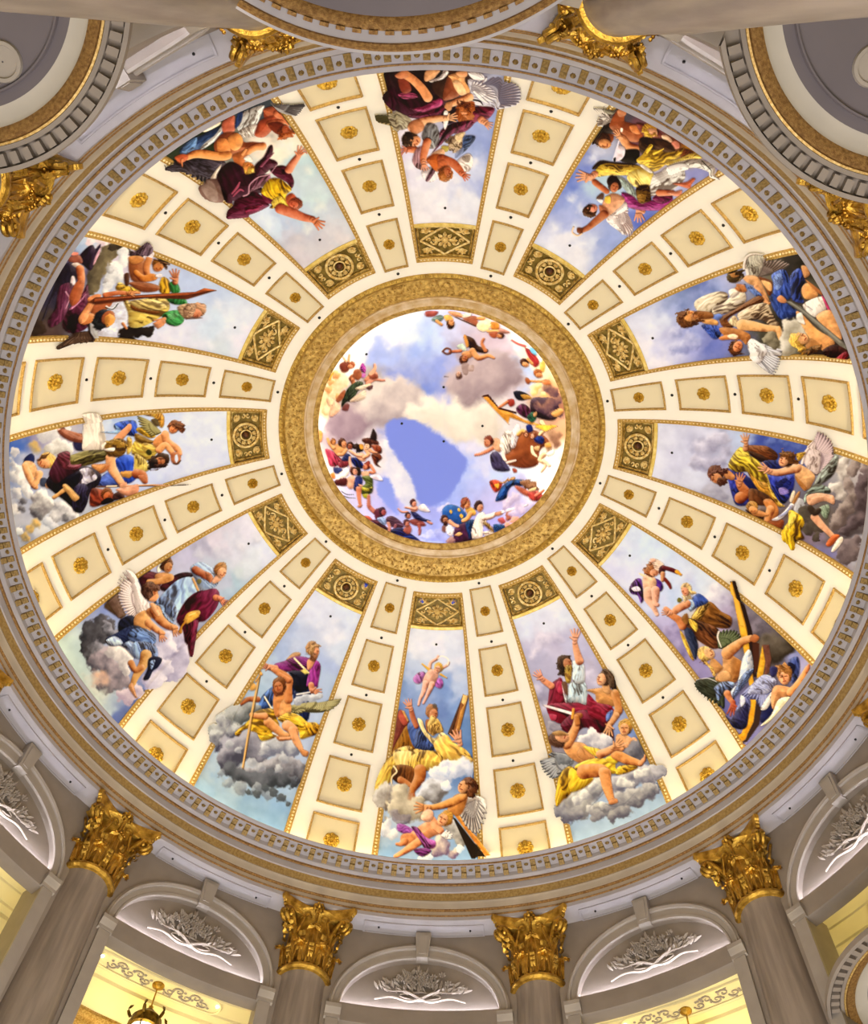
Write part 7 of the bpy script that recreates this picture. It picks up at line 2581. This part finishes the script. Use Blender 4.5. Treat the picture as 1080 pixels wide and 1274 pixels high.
OC = '''
O 320 350 2.4545
T -0.5 -0.8
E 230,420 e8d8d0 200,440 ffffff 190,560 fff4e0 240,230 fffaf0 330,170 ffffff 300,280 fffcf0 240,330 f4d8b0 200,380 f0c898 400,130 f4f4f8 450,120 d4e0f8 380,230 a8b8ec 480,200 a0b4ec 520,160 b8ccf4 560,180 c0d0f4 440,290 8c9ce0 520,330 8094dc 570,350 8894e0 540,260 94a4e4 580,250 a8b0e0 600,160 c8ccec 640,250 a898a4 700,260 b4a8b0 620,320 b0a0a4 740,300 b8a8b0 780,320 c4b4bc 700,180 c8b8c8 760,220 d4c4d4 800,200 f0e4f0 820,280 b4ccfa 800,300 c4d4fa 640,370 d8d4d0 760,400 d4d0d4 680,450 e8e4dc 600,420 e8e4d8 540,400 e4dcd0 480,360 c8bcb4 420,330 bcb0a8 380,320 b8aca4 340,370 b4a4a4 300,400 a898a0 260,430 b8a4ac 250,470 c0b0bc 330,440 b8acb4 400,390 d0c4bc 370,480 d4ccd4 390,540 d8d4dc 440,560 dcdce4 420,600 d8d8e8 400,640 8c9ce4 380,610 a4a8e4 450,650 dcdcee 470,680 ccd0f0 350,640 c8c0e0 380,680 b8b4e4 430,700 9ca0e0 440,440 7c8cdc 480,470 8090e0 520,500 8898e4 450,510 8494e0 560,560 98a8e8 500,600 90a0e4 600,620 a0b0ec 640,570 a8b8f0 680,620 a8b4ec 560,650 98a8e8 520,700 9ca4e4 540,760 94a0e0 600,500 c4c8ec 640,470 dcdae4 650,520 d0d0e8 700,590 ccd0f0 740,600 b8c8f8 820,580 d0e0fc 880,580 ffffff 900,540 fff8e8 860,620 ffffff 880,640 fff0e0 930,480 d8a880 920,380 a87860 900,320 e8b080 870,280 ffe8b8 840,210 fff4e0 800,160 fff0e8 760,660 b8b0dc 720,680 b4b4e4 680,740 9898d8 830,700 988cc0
O 320 350 2.4545
G painted_cloud |grey mauve cloud across the sky
T -0.6 -0.75
B dcd2ce a0949c k.6 a.95 420,320,50 460,340,50 380,330,40 350,370,50 430,370,60 400,400,50 340,400,50 300,420,50 470,380,50
B b4a0ac 8c7888 k.6 a.85 280,410,40 250,440,40 310,440,50 270,470,40 230,430,30
B ece6dc ccc4bc k.6 a.9 530,390,50 590,400,60 650,430,60 560,420,50 700,400,60 640,380,50 490,400,40 700,450,60 620,460,50
B c4b4b8 94848c k.6 a.9 630,290,60 700,260,60 750,250,50 680,320,60 740,310,50 640,340,50 780,290,50 600,310,30
B e0e0ea bcc0dc k.5 a.9 410,520,30 420,560,40 440,600,40 450,640,40 470,670,30 400,500,30
P 7c8cdc s0 b2 r2.5 394,435 440,420 500,432 560,470 610,510 640,560 600,640 560,680 500,680 470,600 430,540 400,490
P 8898e2 s0 b2 r2.5 370,610 400,600 425,670 430,710 400,690 370,650
O 390 420 9.818
G painted_left_figures |figures on gold clouds at the left rim
T 0.4 -0.7
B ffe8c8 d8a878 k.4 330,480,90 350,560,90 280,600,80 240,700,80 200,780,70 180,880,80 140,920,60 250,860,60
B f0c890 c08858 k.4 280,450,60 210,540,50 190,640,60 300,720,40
P 7c4030 s.4 320,330 400,290 450,330 420,410 350,420
H 455,345 d89068 a0522c r40 u0 f90
L e0a878 w30/20 s.3 430,290 440,210
L e8c090 w26/16 s.3 400,290 360,230
L d8a040 w40/20 s.3 190,500 240,430
P ac489c s.3 f50/40/.8 570,370 600,310 640,370 630,430 580,410
P c070b0 s.3 570,440 640,440 620,490 580,480
P d08c6c s.45 650,480 740,400 790,470 720,540 660,560 620,520
L e4a888 w50/40/30 700,450 750,380 750,330
L d89880 w50/40/30/20 660,560 740,510 830,520 870,520
P 94503c s.4 690,480 760,440 790,490 720,510
L d08860 w50/50/40 460,500 490,550 490,600
H 540,470 d08860 804028 r40 u-60 f90
H 480,500 d08c64 a05c34 r36 u-60 f60
P 9c5c3c s.4 500,400 570,390 590,470 540,520 490,480
P 34402c f130/50/.8 350,770 420,620 520,540 600,540 600,600 540,660 480,760 400,790 350,850
P 506048 f120/40/.7 420,700 500,620 540,640 480,740
P e8d4b8 s.35 f10/30/.4 510,620 600,580 700,560 680,610 560,640
P dcc4a8 s.4 f150/40/.5 440,780 540,690 630,640 640,720 560,770
P 5c3c3c s.3 650,610 720,580 720,620 680,640
P 70403c s.4 350,870 390,810 440,820 420,890 370,890
P 9c5c3c s.4 270,780 330,680 390,640 370,730 310,790
P e8b898 s.4 240,790 310,800 330,860 270,940 200,960
P f4d0a8 s.4 170,740 240,740 250,800 190,830
O 390 530 10.8
G painted_crowd |crowd of bare shouldered figures at the lower left
T -0.3 -0.9
P f0a860 s.4 70,60 120,90 110,200 80,200
P b04058 f60/70/.7 160,310 260,340 350,420 390,470 310,540 220,530 190,430
P 7c3038 f60/50/.6 330,500 400,440 480,470 460,540 360,560
P dca068 s.45 240,280 380,220 440,280 420,370 340,400 290,360
L e0a870 w50/44/36 270,290 220,240 190,170
L dca470 w44/40/40 340,380 390,380 440,320
H 400,235 d8986c 502818 r54 u-90 f20
P 1c2450 f50/40/.6 380,440 440,370 500,400 480,460 400,470
H 270,215 c88850 804820 r36 u-80 f60
P 2c1c18 s.3 r6 510,250 600,220 640,290 620,350 540,340
H 490,270 9c5840 381810 r46 u-80 f90
P 1c2878 f60/50/.8 500,440 590,430 670,520 650,570 560,540
P e8b494 s.45 570,390 660,360 700,420 690,470 620,460
L e8b898 w44/40/34 640,400 560,380 490,330
P d89c44 s.3 620,250 670,250 670,310 630,310
L eab890 w50/50/46 680,420 740,380 700,310
H 725,265 e8c0a0 5c3024 r50 u-90 f120
P 50281c s.35 f70/40/.6 650,180 740,160 860,200 870,250 760,240 690,230
P 2c1c18 s.3 790,60 810,40 850,120 840,200 790,180 760,170
P 803c24 f80/50/.7 780,260 880,260 920,320 900,370 830,340
L d89c78 w44/36/26 760,320 800,350 850,360
P 6c341c f60/40/.7 780,380 880,370 920,430 860,500 900,550 830,520 800,460
L dcb098 w30/36/36 s.4 490,420 490,490 510,560
P 802c24 s.35 690,500 750,470 760,540 700,560
H 705,545 c88060 802818 r46 u-80 f160
L d08868 w40/36/40 760,620 820,620 770,530
P d8a888 s.4 640,620 740,610 740,680 680,700
P 2c1c10 s.3 560,570 620,560 640,640 600,680
H 550,610 c89078 4c2418 r50 u-100 f30
P e0ac90 s.45 450,700 530,660 570,740 540,830 480,840 440,770
P fff4e8 s.35 310,690 400,580 460,560 470,640 380,720 320,730
P 3c4474 s.3 270,560 350,560 390,590 330,640 280,620
P d08040 s.4 230,640 280,630 290,700 250,700
P 4c1c1c s.3 300,730 440,700 440,800 340,800 280,780
P 242c64 f80/40/.7 570,680 640,680 660,760 600,870 540,840
P dca888 s.35 610,780 700,810 680,830 620,810
P 4c5424 f20/50/.95 650,680 780,680 800,800 780,900 660,920 640,830 700,760
P b0a834 f60/40/.9 650,820 720,830 800,820 740,880 660,860
P a09c2c s.4 660,920 740,910 720,970 680,960
L c07858 w80/60/44/40 610,850 610,930 620,1010 630,1070
P c08060 s.4 600,1060 650,1050 640,1090 600,1090
L 2c2830 w10/10/4 s0 380,880 450,920 540,920
L 2c2830 w10/10/4 s0 390,930 460,960 560,970
P e8dcec s.3 760,680 860,640 930,730 840,720
L b06c5c w60/56/44/40 820,1150 750,1080 740,1000 740,940
O 440 610 9
G painted_lower_left |dark figures and a flying winged figure at the lower rim
P 481c2c f30/40/.7 200,340 280,340 380,420 420,460 330,440
P 5c2838 s.4 230,230 300,200 350,260 300,310 250,330
H 330,240 904848 301828 r40 u-80 f0
P 7c90b8 f60/30/.7 260,320 320,300 370,340 340,390
P 9c4834 s.4 110,290 170,290 210,330 180,340
P 5c3c50 f20/60/.5 360,310 440,290 540,360 560,410 480,420 390,390
L b07868 w34/34/30 s.4 390,370 400,410 400,470
L 804c54 w30/30 s.4 470,390 460,440
P 181c58 f10/60/.7 420,440 540,420 660,500 750,575 600,550 440,490
L 3858a8 w12/6 s0 560,520 680,520
P a05c50 s.4 560,430 620,380 650,440 620,490 570,470
H 595,370 a86858 401c20 r36 u-80 f60
P 8c4844 s.4 620,340 720,320 800,370 790,400 680,390
L 9c5448 w36/32/26 730,380 740,440 735,490
P 1c2050 f10/40/.7 640,240 700,250 780,310 860,340 800,350 690,320
L c08068 w24/24 830,350 870,370
P d89c88 s.4 640,190 700,170 720,210 690,240 640,230
L dca48c w24/22/18 690,210 640,200 580,190
L d89c88 w22/18/14 600,240 540,240 500,205
H 672,145 c88870 502024 r36 u-80 f30
H 610,285 b07058 381820 r32 u-80 f60
P f0e8ec s.3 720,190 780,150 830,200 850,240 760,230
B c0c4e8 8890d0 k.5 850,480,60 900,520,60 820,540,40 780,520,40
O 540 610 7.714
G painted_shield_bearers |men around a blue round shield and a white sword
B d4d4f0 a4aae4 k.5 90,170,40 60,200,40 130,140,30
B a8acd8 8088c8 k.6 60,440,60 30,400,50 100,470,40
P 2c5ca4 s.4 75,200 130,140 220,150 290,200 320,260 280,320 200,320 110,280
P d8b040 s.2 148,200 160,185 175,205 165,225
P d8b040 s.2 225,180 240,170 255,195 240,205
P d8b040 s.2 245,240 262,225 280,250 265,270
P 401838 f60/60/.7 190,380 260,320 350,310 380,400 370,490 280,500 200,500
L d8a07c w40/34/26 150,300 190,330 230,345
P f0ecf0 f70/40/.5 110,360 150,330 190,380 170,440 130,420
H 105,285 b07858 401c18 401c18 r38 u-90 f60
P 7c5450 s.4 75,350 110,340 110,400 80,390
P 906c68 s.4 120,480 170,440 200,480 180,510 130,510
P c89860 s.4 200,430 240,400 270,420 240,440
P 1c3c70 f70/40/.6 300,320 360,280 400,310 360,430 340,470
P d8a850 s.45 300,180 350,160 400,200 390,240 330,230
L e0a868 w44/40/34 350,220 320,270 280,290
H 310,130 d89868 a04c38 r46 u-80 f30
P 905030 s.35 r5 250,130 290,90 320,110 290,150 280,180
P e4d8cc f75/60/.7 360,400 400,260 450,210 490,230 470,320 470,420 450,470 380,470
P c4ac94 s.3 f80/30/.6 460,250 500,240 500,320 470,330
L ece0d4 w50/50/40 480,260 540,250 580,230
P c88c68 s.4 580,220 640,200 660,225 610,245
P b89448 f50/30/.7 470,310 530,320 580,400 590,415 520,370
P e8dccc f20/40/.6 470,400 540,390 580,420 500,440
H 435,160 c89070 3c2020 r44 u-70 f20
P fcf8fc s.1 650,205 655,190 870,138 880,148 660,215
P 1c4478 f20/40/.6 570,330 660,330 690,360 640,400 590,410
P a85050 s.4 610,280 660,260 690,300 650,320
P 9c5c48 s.4 690,220 750,200 740,270 700,290
B e0d4e4 a498c0 k.5 720,110,60 780,70,60 820,160,60 850,200,50 760,230,50 680,170,40
B dca488 b07c70 k.5 700,330,40 760,290,40 810,280,30
O 580 520 8.308
G painted_white_robed_group |white robed figure stretching an arm, brown cloud
P 94502c f40/80/.35 480,220 560,150 680,120 800,180 860,260 760,330 740,480 600,520 480,490 400,400
B a46038 703c20 k.6 560,260,80 640,220,80 620,340,90 540,400,80 680,420,80 480,440,60 720,300,60
B c09878 7c5848 k.6 a.8 900,200,70 930,260,60 880,150,60 960,170,50 860,330,50
P 443c5c f60/50/.6 250,380 320,350 400,450 450,540 340,550 270,510
L d88c68 w44/40/30/24 270,310 220,340 150,370 95,380
P e0b08c s.45 260,230 330,210 370,280 350,350 290,320
H 225,250 d08c68 6c2c1c r50 u-100 f200
P f4ece4 f70/50/.7 350,250 400,140 470,140 500,230 460,340 400,370 350,310
P ece4e8 f60/40/.5 470,170 500,90 540,60 560,140 530,230 500,310 460,290
L f0e0d8 w40/34/24 380,360 390,410 410,440
L f0dcd0 w30/26/20 430,460 470,450 510,440
P a05040 s.4 480,520 520,530 520,560 490,560
P 1c2868 s.4 620,80 670,70 690,130 640,150
P 243c94 f50/40/.7 700,210 760,180 810,220 780,270 720,250
L e8c070 w40/36/30 540,170 580,130 600,140
H 620,170 d8a07c 8c4c2c r26 u-90 f90
H 690,185 e0b090 8c4c2c r30 u-90 f160
L fce4b0 w40/40/30 780,40 810,110 760,170
L fce8c0 w30/36/20 680,300 690,360 730,400
P ecc488 s.4 700,300 760,290 750,340 710,330
P fff8e4 s.3 830,360 900,325 900,370 850,390
L f8e0b0 w50/44/30/20 800,380 760,430 820,480 780,550
L f8e4c0 w36/30 800,440 860,490
P d8a058 s.4 810,270 860,250 880,300 830,310
G painted_blue_reclining |figure in blue mantle on a mauve cloud
P c04830 s.4 f60/30/.6 240,660 310,640 370,680 340,750 290,760
P e8b040 s.3 290,690 340,680 330,730
P c8904c s.4 r4 350,660 480,610 500,630 400,670
P 1c4890 f120/60/.85 320,800 380,700 480,640 580,640 590,700 480,700 430,760 410,830 310,860
P 80583c f40/40/.7 s.4 r5 560,640 640,630 720,690 740,750 640,740 590,690
P b06048 s.4 500,700 580,720 650,760 640,810 560,770
P 9c3c34 f60/50/.7 640,770 720,750 790,800 740,860 660,840
L c87860 w30/26/20 720,800 770,770 800,745
P f0d8a0 s.3 650,740 720,715 720,740 660,760
O 590 430 9
G painted_right_group |figures with a tilted wooden beam on a dark cloud
P 402c38 f40/80/.5 640,600 760,580 900,600 950,720 900,830 760,820 640,760
B a07868 584050 k.6 820,480,70 900,520,70 940,620,60 860,640,70 800,700,70 720,680,60 960,760,50 880,760,60
B fff0c0 f0c078 k.4 680,480,60 720,430,50 780,550,40 660,530,40
Q dc9c40 s.2 90,565 150,550 270,690 400,740 560,830 800,900 620,880 400,800 380,860 390,880 240,730
Q 3c140c s0 90,560 160,545 275,690 480,745 470,765 280,712 150,570 95,575
Q f0c850 s.1 700,890 900,890 930,900 800,960 680,910
P 6c3058 f60/50/.85 470,700 540,650 620,700 640,790 580,810 500,760
P 1c1c28 s.3 440,520 520,510 620,560 560,610 480,600
P c09040 s.4 520,550 600,550 640,590 560,600
P 9c3c30 s.4 370,610 440,600 450,660 400,680
L c87c50 w34/26 370,630 280,690
P 2c5c44 s.4 f30/30/.6 590,800 660,740 700,800 650,860
P c89868 s.4 660,760 700,740 700,780 670,800
P dca460 s.4 860,760 960,700 1000,740 920,800
P a83838 s.4 f60/30/.4 570,30 640,60 730,180 680,240 620,150
P 80c4e8 s.3 620,20 680,40 700,110 640,80
H 570,200 d89c64 401c10 r44 u200 f90
L e0a868 w34/30 600,150 650,200
P f0c060 s.35 740,200 800,150 780,290 740,270
H 720,320 d08c58 a85c28 r46 u190 f90
L d8a060 w26/22/22 s.3 800,390 720,400 630,395
P a86038 s.4 570,370 600,360 630,400 610,430 580,410
P e08c58 s.4 760,400 830,380 860,430 790,440
O 530 380 6.75
G painted_top_group |airborne figures and gold instruments at the upper rim
P 9c5048 s.3 0,50 100,50 70,90 0,90
P 7c948c s.4 f30/20/.6 50,110 110,80 150,100 110,140 60,130
L d8a060 w26/24 s.4 90,130 130,160
P f0b860 s.4 150,90 200,80 230,120 180,140
H 210,150 d89c68 502c14 r34 u80 f-60
P d8986c s.4 190,50 280,60 320,100 230,90
P b06c50 s.3 310,110 420,90 430,170 380,150
Q 4c2c1c s0 240,100 250,95 425,172 420,182
P fff0dc s.2 320,70 375,65 370,90 310,105
P fff0b8 s.3 430,160 480,110 540,130 545,180 490,220 440,200
P d89040 s.4 550,140 610,150 610,200 550,200
P e8a060 s.4 430,100 490,95 490,120 440,120
L e8b878 w24/24 s.4 520,215 610,215
P b06040 s.4 530,230 600,220 590,270 550,265
H 622,255 c88c5c 4c2414 r26 u30 f110
P c08878 s.4 620,190 700,220 680,235 620,225
P 341c10 f50/40/.6 320,250 400,280 440,340 520,370 500,400 430,390 380,370 330,300
P c88c48 s.4 315,260 335,250 360,330 340,350
P c0d0c0 s.3 260,340 310,320 340,380 290,370
L c87c54 w26/24/20 290,380 240,385 200,385
L 6c3c28 w14/14/14/14 s.2 140,385 170,360 205,370 205,400 170,405 140,385
P d0905c s.45 300,400 370,380 400,420 330,450
L d89c68 w50/44/30/20 390,380 440,440 520,420 570,440
L c88458 w30/26/20 500,380 470,320 485,280
H 322,445 c07c50 502818 r36 u110 f90
P 9c8480 s.3 a.8 300,490 360,490 350,580 310,570
H 275,580 c8a490 705048 r28 u100 f120
P b09890 s.3 a.8 355,510 400,500 400,550 360,550
L 504440 w8/6 s0 155,600 190,605
L d86c64 w10/14/20 s.3 720,290 770,320 830,340
'''

for k_ in sorted(FR):
    lab_, txt_ = FR[k_]
    fresco(k_, lab_, txt_, t0=22.0 if k_ in (0, 1, 11) else 13.0)


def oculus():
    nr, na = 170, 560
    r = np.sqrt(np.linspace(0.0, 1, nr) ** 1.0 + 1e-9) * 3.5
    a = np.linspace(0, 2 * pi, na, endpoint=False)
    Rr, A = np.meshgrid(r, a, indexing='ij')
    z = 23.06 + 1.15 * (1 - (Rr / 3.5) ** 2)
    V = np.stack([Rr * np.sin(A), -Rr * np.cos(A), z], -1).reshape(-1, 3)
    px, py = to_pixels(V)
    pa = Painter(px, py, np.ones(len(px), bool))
    pa.run(OC)  # white rim anchors paint the cove lamps' glow into the sky colour
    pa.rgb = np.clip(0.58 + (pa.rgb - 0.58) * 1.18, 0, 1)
    idx = np.arange(nr * na).reshape(nr, na)
    nx = np.roll(idx, -1, 1)
    F = np.stack([idx[:-1], nx[:-1], nx[1:], idx[1:]], -1).reshape(-1, 4)
    fx = pa.part[F[:, 0]]
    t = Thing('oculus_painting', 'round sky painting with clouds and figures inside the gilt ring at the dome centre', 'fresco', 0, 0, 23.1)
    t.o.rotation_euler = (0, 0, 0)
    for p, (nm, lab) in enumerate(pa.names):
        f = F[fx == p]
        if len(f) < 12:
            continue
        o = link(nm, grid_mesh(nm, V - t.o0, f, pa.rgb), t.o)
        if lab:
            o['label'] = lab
    for sx, sy in ((552, 550), (600, 530), (500, 527), (552, 481), (456, 440)):
        i = int(np.argmin((px - sx) ** 2 + (py - sy) ** 2))
        t.part('black_fitting', MB().dome(V[i], 0.035, -0.03, 8, 2), M['black'])


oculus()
